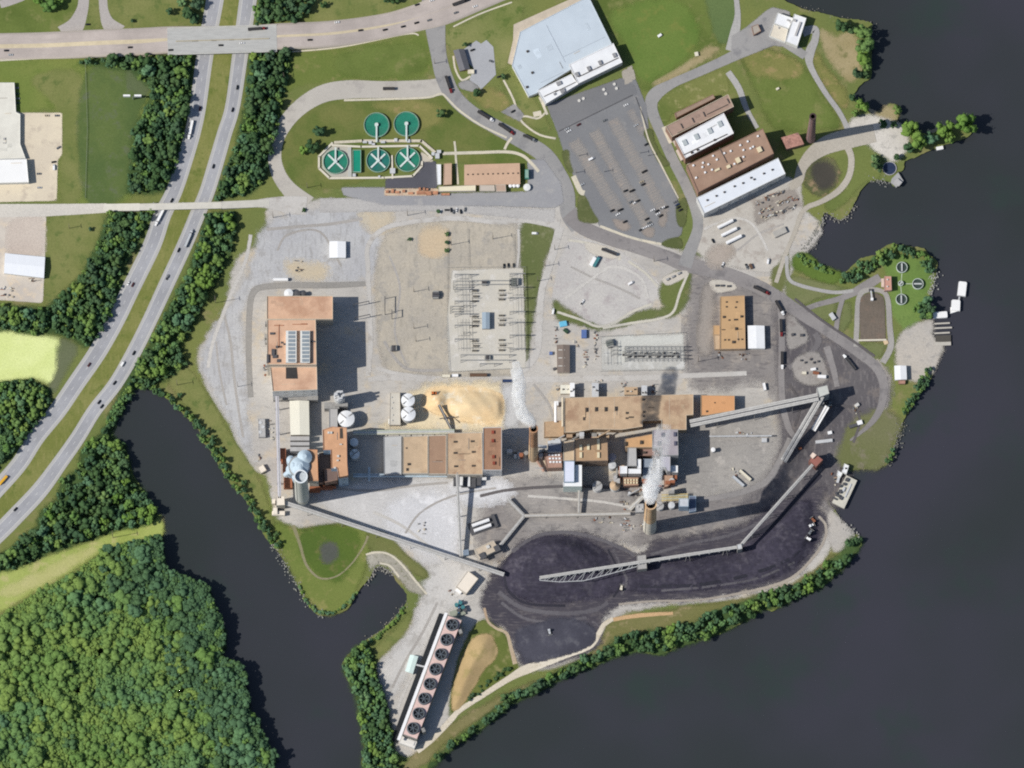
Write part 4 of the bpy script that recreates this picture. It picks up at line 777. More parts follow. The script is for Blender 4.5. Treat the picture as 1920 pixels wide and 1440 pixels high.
mb = MB(); c = G(541,550,7); mb.cyl((c.x, c.y, 0),4.2,7,24, top=1); t2 = B("storage_tank", "round white storage tank behind the terracotta power block", "tank", 541,550); t2.part("shell", mb, [LSTEEL, WHITER]); mb = MB(); mb.cyl((c.x, c.y, 7),4.3, .9,24, .3); t2.part("roof", mb, WHITER)
for px in (557,569):
    t2 = B("storage_tank", "small dark tank behind the terracotta power block, %s one" % ("larger" if px < 560 else "smaller"), "tank", px, 550); mb = MB(); c = G(px, 550,6); mb.cyl((c.x, c.y, 0),3.2 if px < 560 else 2.2,6,20); t2.part("shell", mb, DARKM)
    mb = MB(); mb.cyl((c.x, c.y, 6),3.3 if px < 560 else 2.3, .7,20, .2); t2.part("roof", mb, DARKM)
# shed
t = B("long_shed", "long cream roofed shed south of the terracotta power block", "building", 562,785)
gable(t, P([(543,752),(579,752),(580,815),(545,815)], 12),12,13.2,0, CREAMR, BEIGEW, 0)
boxes(t, "duct", 0,[(562,822,18,4,10),(562,832,18,3.2,14),(562,842,18,4,15)], (18,3,12), GREYR)
# boiler house B
t = B("boiler_house", "stepped orange roofed boiler house beside the grey chimney", "building", 628,850)
cp = surf("orange_coping", (196,136,98), .06)
par_block(t, P([(605,806),(623,800),(650,802),(651,868),(653,895),(635,898),(632,878),(621,878),(620,844),(606,844)], 36),36,0, ORANGE2, BLUEWL, .7, cap=cp, windows=2)
par_block(t, P([(576,843),(595,843),(597,902),(580,902)], 30),30,0, ORANGE2, BEIGEW, .7, cap=cp)
par_block(t, P([(598,850),(619,846),(620,879),(607,880),(607,905),(598,905)], 16),16,0, DARKR, BRICK, .5)
par_block(t, P([(608,879.5),(631,879.5),(633,900),(609,905)], 22),22,0, DARKR, BRICK, .5)
boxes(t, "roof_vent", 36,[(616,811,2,2,1.6),(621,811,2,2,1.5),(634,855,2,2,1.5),(633,863,2,1.4,1.5),(639,833,2.4,1,1.2),(628,877,2,1.5,1.2)], (2,2,1.5), VENT)
mb = MB(); mb.prism(P([(637,803),(642,803),(643,822),(637,822)], 36.3),35.9,36.35); t.part("roof_hatch", mb, DVENT)
boxes(t, "wall_equipment", 0,[(608,915,16,1.5,7),(618,912,12,1.5,8),(590,917,10,5,6)], (8,2,6), RUST)
# scrubber vessel and grey chimney
DUCT = surf("pale_blue_duct", (184,204,218), .06, .15, dirt=(160,178,194), dirt_amt=.6)
t = B("gas_scrubber", "pale blue domed gas scrubber with ducts north of the grey chimney", "scrubber", 560,885)
c = G(562,872,36); mb = MB(); mb.cyl((c.x, c.y, 0),9.2,30,28); mb.cyl((c.x, c.y, 30),9.6,3,28,8.6, cap=False); mb.cyl((c.x, c.y, 33),8.6,4,28,3.0); t.part("vessel", mb, DUCT)
c2 = G(571,855,38); mb = MB(); mb.cyl((c2.x, c2.y, 0),6.8,33,24); mb.cyl((c2.x, c2.y, 33),7.0,4,24,2.0); t.part("vessel", mb, DUCT)
for px, py, r_, h_ in ((545,862,4,24),(546,880,5,26),(556,892,4.4,22),(551,872,3,34)):
    q = G(px, py, h_); mb = MB(); mb.cyl((q.x, q.y, 0), r_, h_, 18); mb.cyl((q.x, q.y, h_), r_, r_ * .6,18, r_ * .3); t.part("vessel", mb, DUCT)
mb = MB(); mb.tube((c.x - 3, c.y, 33),(c.x - 14, c.y - 6,20),2.2,12); t.part("duct", mb, DUCT); mb = MB(); mb.tube((c.x, c.y, 34),(G(567,905,36)), 3.6,14); t.part("duct", mb, DUCT)
for z_ in (12,22,30):
    mb = MB(); mb.ring((c.x, c.y, z_), 10.6,9.25, .3,28); t.part("walkway", mb, STEEL)
boxes(t, "pipe_rack", 0,[(530,850,6,10,12),(534,872,4,12,10),(540,905,8,10,8),(531,862,4,5,8)], (5,8,8), RUST)
def chimney(label, bx, by, r0, r1, h, mats, bands=(), ringm=None, name="chimney_stack", flue=None):
    q = S(bx, by); t = Thing(name, label, "chimney", (q.x, q.y, 0)); n = 36
    zs = [0.0] + [b_[0] * h for b_ in bands] + [h]
    for i in range(len(zs) - 1):
        a, b = zs[i] / h, zs[i + 1] / h; mb = MB()
        mb.cyl((q.x, q.y, zs[i]), r0 + (r1 - r0) * a, zs[i + 1] - zs[i], n, r0 + (r1 - r0) * b, cap=False); t.part("shaft", mb, mats[i], label=None)
    mb = MB(); mb.ring((q.x, q.y, h - 1.2), r1 + .35, r1 - .9,1.6, n); t.part("rim", mb, ringm or mats[-1])
    mb = MB(); mb.cyl((q.x, q.y, h - (4 if flue else 9)), r1 - 1.0, .2, n); mb.add([(q.x + (r1 - .9) * math.cos(2 * math.pi * i / n), q.y + (r1 - .9) * math.sin(2 * math.pi * i / n), z_) for z_ in (h - 9, h) for i in range(n)],[((i + 1) % n, i, n + i, n + (i + 1) % n) for i in range(n)]); t.part("flue", mb, flue or surf("dark_flue", (46,42,42), .2))  # flue is dark inside unless another material is given
    mb = MB(); mb.tube((q.x - r0 * .7, q.y - r0 * .75,1),(q.x - r1 * .7, q.y - r1 * .75, h - 2), .25,6); t.part("ladder", mb, STEEL)
    return t, q
chimney("smooth pale grey chimney with a white rim at the scrubber", 567,935,6.7,6.1,100,[surf("pale_chimney_concrete", (196,198,192), .05, .08, stretch=(1,1, .2))], ringm=surf("chimney_rim_white", (226,232,234), .04), flue=surf("lit_flue", (186,194,200), .08))  # light tone paints the sunlit inside of the mouth
chimney("weathered tan chimney with a rust brown side between the roofed halls", 1000,858,4.6,3.9,128,[surf("tan_chimney", (204,172,132), .1, .1, dirt=(166,110,78), dirt_amt=.8), surf("rusty_chimney", (186,138,100), .12, .1, dirt=(150,92,62), dirt_amt=.8)], bands=((.5,),))
chimney("cream and ochre banded chimney steaming at the edge of the coal yard", 1218,991,6.3,5.3,112,[surf("cream_chimney", (212,206,190), .06, .1), surf("ochre_chimney", (214,178,136), .1, .1, dirt=(190,140,96), dirt_amt=.7)], bands=((.42,),))
chimney("slim dark brick chimney beside the small red roofed house", 1520,261,4.4,3.0,91,[surf("dark_brick_chimney", (134,102,100), .12, .3)], ringm=surf("dark_rim", (80,62,60)))
# silos and bins
def silo(label, px, py, rpx, h, segs=None, mat=WHITER, cone=.12, cat="silo", name="silo", walk=True, dome=None):
    c = G(px, py, h); r_ = rpx * SCALE; t = Thing(name, label, cat, (c.x, c.y, 0))
    mb = MB(); mb.cyl((c.x, c.y, 0), r_, h, 32, cap=False); t.part("shell", mb, surf("silo_shell", (204,204,202), .06, .3))
    mb = MB(); mb.cyl((c.x, c.y, h), r_ + .15, r_ * 2 * cone, 32, .4); t.part("roof", mb, dome or mat)
    if walk:
        for a in (.7,2.4):
            mb = MB(); d = Vector((math.cos(a), math.sin(a), 0)) * r_; mb.beam((c.x - d.x, c.y - d.y, h + r_ * 2 * cone * .35 + .6),(c.x + d.x, c.y + d.y, h + r_ * 2 * cone * .35 + .6), .8, .3) if a < 1 else mb.beam((c.x, c.y, h + r_ * cone * 2 + .5),(c.x + d.x, c.y + d.y, h + .5), .7, .3)
            t.part("catwalk", mb, STEEL)
    return t
silo("largest white silo with crossed catwalks on its roof beside the boiler house", 649,785,15.5,13)
silo("upper small white silo at the boiler house wall", 664,829,7.6,9, walk=False, cone=.1)
silo("lower small white silo with catwalks at the boiler house wall", 665,851,9,10, cone=.1)
silo("upper grey and white silo beside the wood chip pile", 765,750,12.5,13)
silo("lower grey and white silo beside the wood chip pile", 765.5,776,13.5,13)
t = silo("tall steel bin tower with machinery on top north of the white silo", 636,742,10,30, mat=LSTEEL, cone=.1)
c = G(636,742,31); 
for dx, dy, s_ in ((-3,1,(3,3,4)),(2,3,(3,2,5)),(1,-3,(4,2,3)),(4,0,(2,2,3)),(-1,-1,(2,5,2))):
    mb = MB(); mb.box((c.x + dx, c.y + dy, 30.5), s_, .3); t.part("hopper", mb, LSTEEL)
boxes(t, "platform", 0,[(622,760,14,6,14),(640,758,12,4,16)], (8,4,10), STEEL)
t = B("grey_building", "grey flat roofed block beside the largest silo", "building", 625,783); par_block(t, P([(617,766),(633,766),(633,801),(617,801)], 12),12,0, GREYR, GREYW, .5)
t = B("grey_building", "long low beige building beside the two chip silos", "building", 740,765); par_block(t, P([(731,736),(750,736),(751,797),(730,797)], 6),6,0, surf("beige_grey_roof", (204,198,184), .06, .2), BEIGEW, .4)
boxes(t, "roof_vent", 6,[(734,745),(736,755),(734,765),(736,778),(735,788)], (1.2,1.2, .8), VENT)
boxes(t, "loading_dock", 0,[(734,790,6,5,3)], (4,4,3), WHITEW)
# middle halls
t = B("process_hall", "row of tan and brown flat roofed process halls south of the wood chip pile", "building", 830,850)
par_block(t, P([(719,819),(753,817),(753,890),(720,890)], 10),10,0, surf("pale_grey_roof", (190,190,188), .05, .15, dirt=(176,176,174)), GREYW, .5)
par_block(t, P([(755,819),(802,817),(802,888),(755,888)], 12),12,0, TANR2, BEIGEW, .5)
par_block(t, P([(803,817),(837,816),(837,889),(803,889)], 15),15,0, BROWNR, BEIGEW, .5)
par_block(t, P([(838,812),(904,811),(905,890),(838,890)], 17),17,0, TANR, BEIGEW, .6, windows=1)
par_block(t, P([(905.4,802),(941,801),(941,882),(905.6,882)], 26),26,0, surf("rust_brown_roof", (164,122,94), .08, .15, dirt=(186,150,122), dirt_amt=.5), surf("pale_grey_cladding", (196,196,196), .06, .3), .8, windows=2)
boxes(t, "roof_vent", 17,[(853,828),(885,827),(853,849),(887,847),(854,874),(887,873)], (2.6,1.6,1.6), DVENT)
boxes(t, "roof_vent", 26,[(924,810,2.4,3,1.6),(924,826,2.4,3,1.6),(925,856,2.4,3,1.6),(926,868,2.4,3,1.6)], (2.4,3,1.6), surf("red_vent", (150,66,48), .15))
boxes(t, "roof_vent", 12,[(766,870,2,2,1.6),(763,880,1.4,2.5,1.4),(762,840,1.2,1.2, .8)], (2,2,1.5), DVENT)
boxes(t, "loading_bay", 0,[(858,902,8,8,5),(872,903,7,9,6),(885,905,7,9,6),(897,902,5,8,5)], (8,8,5), DARKM)
boxes(t, "loading_bay", 0,[(865,901,3,9,7),(879,903,2.5,9,7),(906,897,6,3,4)], (4,8,6), surf("bay_door_white", (222,222,222)))
t = B("pipe_bridge", "long pale green pipe bridge running beside the silos to the halls", "pipe bridge", 740,812)
for dy, m_ in ((0, surf("pale_green_pipe", (188,196,176))),(3, LSTEEL),(6, surf("cream_pipe", (206,204,180)))):
    mb = MB(); mb.tube(G(662,808 + dy, 7), G(852,806 + dy, 7), .8,8); t.part("pipe", mb, m_)
for px in range(672,850,22):
    mb = MB(); a, b = G(px, 805,6), G(px, 817,6); mb.beam(a, b, .5, .5); mb.tube(a, (a.x, a.y, 1), .2); mb.tube(b, (b.x, b.y, 1), .2); t.part("support", mb, STEEL)
t = B("pipe_bridge", "pale blue pipe run crossing the shaded yard below the silos", "pipe bridge", 720,892)
mb = MB(); mb.tube(G(662,893,6), G(838,893,6), .9,8); mb.tube(G(662,889,6), G(838,890,6), .6,8); t.part("pipe", mb, surf("pale_blue_pipe", (176,194,206)))
mb = MB(); mb.tube(G(692,876,6), G(692,902,6),1.2,8); t.part("pipe", mb, surf("pale_blue_pipe", (176,194,206)))
for px in (672,700,730,760,790,820):
    mb = MB(); a = G(px, 893,5.4); mb.tube(a, (a.x, a.y, 1), .3); t.part("support", mb, STEEL)
# turbine hall and boilers east
t = B("turbine_hall", "long tan roofed turbine hall with rows of roof vents in the centre east", "building", 1180,780)
par_block(t, P([(1058,746),(1300,739),(1300,778),(1287,779),(1287,806),(1240,806),(1240,788),(1205,789),(1205,800),(1167,806),(1112,805),(1076,811),(1058,811)], 13),13,0, TANR, TANW, .6, windows=1, cap=COPING)
par_block(t, P([(1020,791),(1057,788),(1057,819),(1020,819)], 7),7,0, surf("tan_lean_roof", (190,158,122), .1, .3, dirt=(170,120,84)), TANW, .4)
boxes(t, "roof_vent", 13,[(1099,768,1.6,4,1.8),(1117,767,1.6,4,1.8),(1135,767,1.6,4,1.8),(1154,766,1.6,4,1.8),(1175,774),(1206,749),(1207,772),(1175,784,2,1.4,1),(1183,782,4,1.2,1),(1095,785,2,3, .5),(1207,780,1.4,1.4,1)], (1.8,1.8,1.4), DVENT)
boxes(t, "roof_seam", 13,[(1105,776, .35,28, .14),(1152,774, .35,28, .14),(1206,770, .35,20, .14),(1255,764, .35,22, .14)], (.4,20, .2), COPING)
mb = MB(); mb.tube(G(1042,755,8), G(1042,792,8),1.4,10); t.part("roof_duct", mb, WHITEP); boxes(t, "fan_house", 0,[(1043,756,4,4,9)], (4,4,9), WHITEP)
mb = MB(); mb.tube(G(1055,745,14), G(1055,800,14),1,8); t.part("roof_duct", mb, surf("cream_duct", (216,200,172)))
for px, py, s_, m_, lb in ((1063,730,(12,8,6), CREAMR, "cream roofed switch house north of the turbine hall"),(1073,731,(4,13,9), WHITEP, "narrow white tower block north of the turbine hall"),(1183,733,(12,7,6), TANR, "tan roofed annex north of the turbine hall"),(1116,732,(6,14,8), LSTEEL, "pale transformer bay with bushings north of the turbine hall"),(1208,733,(5,10,8), LSTEEL, "second pale transformer bay north of the turbine hall, near the soot stained end")):
    t2 = B("annex", lb, "annex", px, py); c = G(px, py, s_[2]); mb = MB(); mb.box((c.x, c.y, 0), s_); t2.part("wall", mb, BEIGEW); mb = MB(); mb.box((c.x, c.y, s_[2]),(s_[0] + .4, s_[1] + .4, .35)); t2.part("roof", mb, m_)
    for k in range(3):
        mb = MB(); mb.box((c.x + s_[0] * (-.3 + .3 * k), c.y + random.uniform(-.3, .3) * s_[1], s_[2] + .3),(1.2,1.2,1.4), .2); t2.part("roof_vent", mb, DVENT if k != 1 else VENT)
t = B("orange_hall", "square orange roofed hall east of the turbine hall", "building", 1345,765); par_block(t, P([(1314,741),(1377.5,742),(1377.5,770),(1325,779),(1314,779)], 10),10,0, surf("bright_orange_roof", (220,158,104), .05, .08, dirt=(200,150,110), dirt_amt=.5), TANW, .5); boxes(t, "roof_vent", 10,[(1325,771),(1340,755,1,1, .8)], (1.2,1.6,1.2), DVENT)
t = B("boiler_house", "brown roofed boiler house with two files of cream skylights", "building", 1108,850); par_block(t, P([(1077,823),(1139,820),(1140,864),(1078,865)], 24),24,0, surf("tan_brown_roof", (180,146,110), .06, .12, dirt=(164,130,104)), surf("brown_cladding", (150,126,106), .08, .3), .6, windows=2)
boxes(t, "skylight", 24,[(1089,839),(1103,838),(1089,853),(1122,828),(1122,838),(1122,853)], (2.4,5.4,1.5), SKYL)
t = B("white_building", "white L shaped building with a raised pale blue roof below the brown boiler house", "building", 1073,890)
par_block(t, P([(1078.2,872),(1091,872),(1091,912),(1056,912),(1056,904.5),(1078.2,904.5)], 26),26,0, WHITER, surf("pale_green_wall", (206,220,212)), .4, cap=WHITEP)
par_block(t, P([(1057.5,864.5),(1077,864.5),(1077,904),(1057.5,904)], 30),30,0, surf("pale_blue_roof", (216,222,240), .04), BLUEWL, .3)
t = B("precipitator", "red brown precipitator block topped with rows of white fan boxes beside the tan chimney", "precipitator", 1038,855)
par_block(t, P([(1020,850),(1054,848),(1054,877),(1026,878)], 15),15,0, surf("red_brown_deck", (176,136,118), .1, .4), BRICK, .4)
boxes(t, "fan_box", 15,[(1030 + 6 * i + j, 853 + 6.5 * j) for i in range(4) for j in range(3)], (2.0,1.6,1.4), WHITEP)
par_block(t, P([(1027,832),(1053,831),(1053,847.5),(1027,848)], 19),19,0, surf("shade_blue_deck", (116,124,142)), GREYW, .3)  # bluish deck tone stands for the dark shade on this part
boxes(t, "fan_box", 19,[(1030,829,3,3,2),(1037,828,4,3,2),(1046,827,5,4,2.4)], (3,3,2), LSTEEL)
par_block(t, P([(1056,828),(1076.5,826),(1076.5,863.5),(1056,864)], 18),18,0, surf("buff_deck", (202,178,146), .08, .3), BEIGEW, .4)
mb = MB(); mb.tube(G(1007,864,4), G(1020,884,3),1.2,10); t.part("duct", mb, surf("rusty_duct", (176,140,122)))
mb = MB(); mb.tube(G(1004,836,22), G(1025,838,20),1.6,10); t.part("duct", mb, LSTEEL)
for i, (px, py, r_, h_, m_, lb) in enumerate(((1120,911,9,12, GREYR, "grey round tank standing in the shade of the white L shaped building"),(1148,857,7,14, MAUVE, "mauve grey tank against the brown boiler house, upper of two"),(1148,872,7,12, LSTEEL, "silver topped tank against the brown boiler house, lower of two"),(1153,910,9.5,10, TANR, "tan conical hopper east of the shaded grey tank"),(1237,948,7.5,9, GREYR, "pale round tank beside the banded chimney"),(1259,947,6,9, LSTEEL, "shiny tank beside the blue walled block"),(1337,843,4,6, WHITEP, "small bright white tank in the gravel east of the boilers"))):
    t2 = silo(lb, px, py, r_, h_, mat=m_, cone=.06 if i != 3 else .5, cat="tank", name="round_tank", walk=i in (0,4))
t = B("boiler_house", "mauve and ochre roofed boiler row with white fan houses under the steam plume", "building", 1225,850)
par_block(t, P([(1172,823),(1223,814),(1223,839),(1173,839)], 24),24,0, surf("ochre_ballast_roof", (206,158,108), .07, .15), TANW, .5)
par_block(t, P([(1223.5,806),(1271,805),(1272,854),(1240,854),(1240,839.5),(1223.5,839.5)], 31),31,0, MAUVE, GREYW, .5)
boxes(t, "roof_vent", 24,[(1172,832,2.4,4,2),(1202,829,2,3.4,2)], (2,3,2), DVENT); boxes(t, "roof_vent", 31,[(1242,815),(1265,814),(1235,831),(1266,831)], (2.2,4,1.8), surf("slate_vent", (88,88,108), .1))
par_block(t, P([(1177,839.5),(1193,839.5),(1194,874),(1176,874)], 22),22,0, GREYR, GREYW, .4)
par_block(t, P([(1194,840),(1236,840),(1236,854),(1194,855)], 16),16,0, surf("red_brown_low_roof", (150,118,108), .1, .3), BRICK, .4)
boxes(t, "roof_vent", 16,[(1200,846,2,3,2),(1208,848,3,2,2),(1230,849,2.4,2.4,3),(1198,851,4,1,1)], (2,2,2), DVENT)
par_block(t, P([(1237,854.5),(1257,854.5),(1257,884),(1251,884),(1246,876),(1237,876)], 26),26,0, surf("lilac_grey_roof", (180,178,190), .05, .2), GREYW, .4)
for p in ([(1162,874),(1176,874),(1176,888),(1162,888)],[(1178,879),(1202,879),(1202,888),(1178,888)],[(1195,861),(1202,861),(1202,878.5),(1195,878.5)],[(1231,861),(1236.5,861),(1236.5,888),(1231,888)],[(1251,885),(1258,873),(1271,873),(1271,886)]):
    par_block(t, P(p, 21),21,0, WHITER, GREYW, .3, cap=WHITEP)
for p in ([(1168,895),(1197,895),(1197,910),(1169,911)],[(1245,891),(1262,891),(1262,902),(1252,912),(1245,914)]):
    par_block(t, P(p, 9),9,0, surf("clay_deck", (184,148,122), .15, .4), BRICK, .3)
boxes(t, "fan_box", 9,[(1172 + 5.5 * i, 900 + 5 * j, 1.6,1.8,1.4) for i in range(5) for j in range(2)], (1.6,1.8,1.4), SKYL)
boxes(t, "duct", 0,[(1215,868,9,8,18),(1213,882,8,6,14),(1222,893,9,5,12),(1211,895,5,6,10)], (8,6,12), surf("steel_blue_duct", (136,148,162), .12))
t = B("blue_block", "grey topped blue walled block between the banded chimney and the coal", "building", 1283,955); par_block(t, P([(1273,935),(1291,935),(1291,950),(1273,950)], 20),20,0, surf("pale_grey_cap", (194,198,204)), BLUEWL, .3); par_block(t, P([(1292,930),(1305,930),(1305,958),(1292,960)], 8),8,0, surf("slate_blue_roof", (96,108,132)), BLUEWL, .3)
t = B("pipe_rack", "yellowish pipe rack north of the banded chimney", "pipe rack", 1262,935)
for k in range(5):
    mb = MB(); mb.tube(G(1240,928 + 2.6 * k, 5), G(1290,926 + 2.6 * k, 5), .5,6); t.part("pipe", mb, surf("yellow_pipe", (216,194,134)) if k % 2 == 0 else surf("cream_pipe", (206,204,180)))
for px in (1243,1258,1273,1287):
    mb = MB(); a, b = G(px, 926,4.4), G(px, 941,4.4); mb.beam(a, b, .5, .4); mb.tube(a, (a.x, a.y, 1), .2); mb.tube(b, (b.x, b.y, 1), .2); t.part("support", mb, surf("yellow_pipe", (216,194,134)))
t = B("grey_building", "small grey block at the foot of the banded chimney", "building", 1199,953); par_block(t, P([(1191,945),(1207,944),(1207,960),(1191,961)], 7),7,0, GREYR, GREYW, .3); boxes(t, "roof_vent", 7,[(1196,950),(1202,955)], (1.5,1.5,1), VENT)
# tan workshop east
t = B("workshop", "tan flat roofed workshop with scattered dark vents beside the haul road", "building", 1374,605)
par_block(t, P([(1350,556),(1396,554),(1398,654),(1350,655)], 8),8,0, surf("workshop_tan_roof", (200,160,112), .05, .1, dirt=(184,148,108)), TANW, .5, windows=1)
par_block(t, P([(1337,610),(1349.5,610),(1349.5,628),(1337,628)], 5),5,0, surf("workshop_tan_roof", (200,160,112)), TANW, .3); par_block(t, P([(1338,628.5),(1349.5,628.5),(1349.5,655),(1340,655)], 5),5,0, TANR2, TANW, .3)
boxes(t, "roof_vent", 8,[(1362,566),(1381,566),(1379,576),(1362,575),(1357,594,2,2,1.4),(1390,593,2,2,1.4),(1379,599,3,1.4,1.4),(1367,600),(1380,616,2,2.6,1.4),(1356,618,3, .8, .8),(1359,637),(1366,637),(1375,641,2.4,2.4,1.6),(1384,636),(1391,636)], (1.3,1.3,1), DVENT)
t = B("white_shed", "square white roofed shed against the tan workshop", "shed", 1418,632); gable(t, P([(1402,611),(1433,611),(1434,653),(1403,653)], 6),6,6.8,0, WHITER, WHITEW, 0)
t = B("brown_shed", "dark brown roofed shed beside the smaller switchyard", "shed", 1056,672); gable(t, P([(1044,647),(1068,647),(1068,698),(1045,698)], 6),6,7,0, surf("brown_metal_roof", (128,114,104), .06, .2, stretch=(6, .5,1)), BEIGEW, 0); boxes(t, "skylight", 6.35,[(1053,656,6, .8, .5),(1053,671,6, .8, .5),(1053,686,6, .8, .5)], (6, .8, .4), surf("milky_panel", (206,204,196)))
t = B("white_shed", "small bright white shed alone on the north gravel yard", "shed", 634,468); gable(t, P([(618,453),(648,453),(648,483),(618,483)], 4.5),4.5,5.6,0, surf("white_metal_roof", (238,240,242), .03, .3, stretch=(.4,6,1)), WHITEW, 0)
t = B("control_house", "blue grey roofed control house inside the larger switchyard", "building", 914,601); gable(t, P([(904,586),(918,586),(918,616),(904,616)], 5),5,5.8,0, surf("blue_grey_roof", (150,168,182), .04, .3, stretch=(.5,6,1)), GREYW, 0)
t = B("white_shed", "white roofed shed on the river bank by the tan shingle", "shed", 1688,700); gable(t, P([(1677,686),(1699,686),(1700,711),(1678,712)], 5),5,5.8,0, WHITER, WHITEW, 0); par_block(t, P([(1684,713),(1698,713),(1697,720),(1685,720)], 3),3,0, surf("brick_red_roof", (176,130,112)), BRICK, .2)
t = B("pump_house", "pink roofed pump house beside the three round tanks on the lawn", "building", 1665,532); par_block(t, P([(1658,518),(1671,518),(1672,544),(1658,545)], 6),6,0, surf("pink_clay_roof", (206,150,130), .06), surf("rose_wall", (190,150,136)), .4); boxes(t, "roof_vent", 6,[(1664,524),(1664,537)], (1.4,1.4,1), VENT); boxes(t, "lean_to", 0,[(1655,530,2.5,8,4)], (2,8,4), surf("pale_lean_to", (214,190,176)))
# north east halls
t = B("brick_mill", "old brick mill with stepped brown and white roofs north east of the parking lot", "building", 1370,290)
par_block(t, P([(1265,212),(1337,177),(1341,184),(1268,221)], 8),8,0, surf("weathered_brown_roof", (160,136,118), .1, .2), BRICK, .4)
par_block(t, P([(1248,237),(1365,177),(1376,200),(1260,257)], 20),20,0, BROWNR2, BRICK, .6, cap=COPING)
par_block(t, P([(1266,261),(1357,212),(1376,250),(1285,297)], 24),24,0, WHITER, BRICK, .6, cap=WHITEP)
par_block(t, P([(1287,310),(1430,241),(1451,288),(1309,361)], 20),20,0, surf("mill_brown_roof", (166,134,112), .08, .12, dirt=(150,116,96)), BRICK, .6, windows=1)
par_block(t, P([(1306,371),(1459,296),(1473,326),(1320,401)], 17),17,0, surf("mill_pale_roof", (222,228,236), .03, .1), surf("mill_white_wall", (206,206,204)), .5, windows=2)
an = math.atan2(70,143)
boxes(t, "roof_vent", 20,[(1300,310),(1318,305),(1328,308),(1337,292),(1344,299),(1317,313),(1335,318),(1305,333),(1322,323),(1358,287),(1370,283),(1388,272),(1402,265),(1394,281),(1407,278),(1421,255),(1394,294),(1412,275),(1377,307)], (1.7,1.7,1.4), WHITEP, an)
boxes(t, "air_handler", 20,[(1366,312,3.6,3,2),(1384,300,4,5,2.4),(1424,280,4,5,2.4),(1345,318,5,2,1.6)], (4,4,2), SKYL, an)
boxes(t, "roof_curb", 20,[(1356,291, .5,16, .8)], (.5,16, .8), CAPD, an)
boxes(t, "skylight", 24,[(1284,267),(1306,256),(1331,245),(1350,232)], (4,5.4,1.2), surf("skylight_frame", (176,184,186), .2,1.2), an); boxes(t, "roof_curb", 24,[(1322,271,46, .7,1.0)], (30, .6,1), CAPD, an); boxes(t, "roof_vent", 24,[(1297,286),(1340,262),(1308,281)], (1.8,1.8,1.4), DVENT, an)
boxes(t, "roof_vent", 17,[(1326,375),(1343,367),(1358,360),(1377,349),(1393,343),(1408,333),(1414,336),(1432,325),(1448,318)], (1.5,1.5,1.3), DVENT, an)
boxes(t, "roof_curb", 20,[(1278,236, .6,5,1.2),(1299,225, .6,5,1.2),(1320,214, .6,5,1.2),(1365,189, .6,5,1.2),(1290,240,22, .5,1),(1345,205,22, .5,1)], (.6,5,1.2), CAPD, an)
boxes(t, "stair_tower", 0,[(1275,290,3,11,5),(1264,262,3,12,4)], (3,10,5), surf("pale_brick", (206,190,176)), an)
t = B("brick_house", "small weathered red tile roofed house at the foot of the dark chimney", "house", 1487,268); gable(t, P([(1465,258),(1496,249),(1507,270),(1475,279)], 8),8,10,0, surf("red_tile_roof", (184,132,116), .25, .5, dirt=(110,84,80), dirt_amt=.8), BRICK, 1)
t = B("depot", "big pale blue roofed warehouse with two white raised bays at the top of the photo", "building", 1060,100)
par_block(t, P([(975,60),(1098,-4),(1107,0),(1147,82),(1010,168),(1008,174),(991,181),(960,123)], 7),7,0, BLUEW, WHITEW, .35, cap=surf("pale_blue_coping", (186,200,214)))
ad = math.atan2(41,83)
par_block(t, P([(1067,121),(1150,81),(1167,117),(1084,157)], 12),12,0, WHITER, surf("grey_white_cladding", (190,190,190)), .5, cap=WHITEP)
par_block(t, P([(1008,170),(1071,139),(1084,158),(1023,195)], 10),10,0, WHITER, surf("grey_white_cladding", (190,190,190)), .5, cap=WHITEP)
boxes(t, "air_handler", 12,[(1082,139,3,4,1.8),(1104,128,3,4,1.8),(1125,117,3,4,1.8),(1152,103,3,4,1.8)], (3,4,1.8), surf("grey_unit", (146,146,148)), ad); boxes(t, "roof_curb", 12,[(1122,126,42, .6, .9)], (40, .6, .8), CAPD, ad)
boxes(t, "air_handler", 10,[(1048,156,4.5,3.4,1.6),(1055,170,4.5,3.4,1.6),(1040,176,2,2,1.2)], (3,3,1.5), surf("grey_unit", (146,146,148)), ad); boxes(t, "roof_curb", 10,[(1060,163,22, .5, .8),(1032,175,14, .5, .8)], (20, .5, .8), CAPD, ad)
boxes(t, "roof_vent", 7,[(989,96,2,2,1.2),(998,136,2,2,1.2),(988,163,2,2,1.2)], (2,2,1.2), DVENT, ad)
boxes(t, "roof_seam", 7,[(1042,82, .35,40, .25),(1095,88,44, .3, .2),(1035,145,24, .3, .2)], (.4,30, .2), surf("seam_grey", (166,176,188)), ad)
mb = MB(); mb.prism(P([(963,46),(1092,-12),(1099,-4),(975,60),(960,122),(952,118),(962,75)], 1.6),1.0,1.6); t.part("loading_apron", mb, surf("tan_apron", (196,182,162), .08, .2))
t = B("gatehouse", "small dark grey roofed office beside the visitor lot", "building", 866,112); gable(t, P([(850,95),(870,92),(881,129),(862,133)], 4),4,6,0, surf("grey_shingle_roof", (104,104,110), .08, .3), BRICK, 0); boxes(t, "porch", 0,[(883,134,6,4,3)], (6,4,3), surf("cream_porch", (222,212,186)))
t = B("office", "white roofed office of three blocks on the northern riverbank", "building", 1478,55); ao = R(-20)
par_block(t, P([(1458,24),(1487,34),(1479,54),(1451,44)], 6),6,0, WHITER, WHITEW, .4); par_block(t, P([(1450,45),(1478,55),(1472,80),(1442,68)], 5),5,0, surf("cream_membrane", (222,212,192), .05), WHITEW, .4); par_block(t, P([(1489,26),(1512,34),(1495,87),(1473,78)], 9),9,0, WHITER, WHITEW, .4)
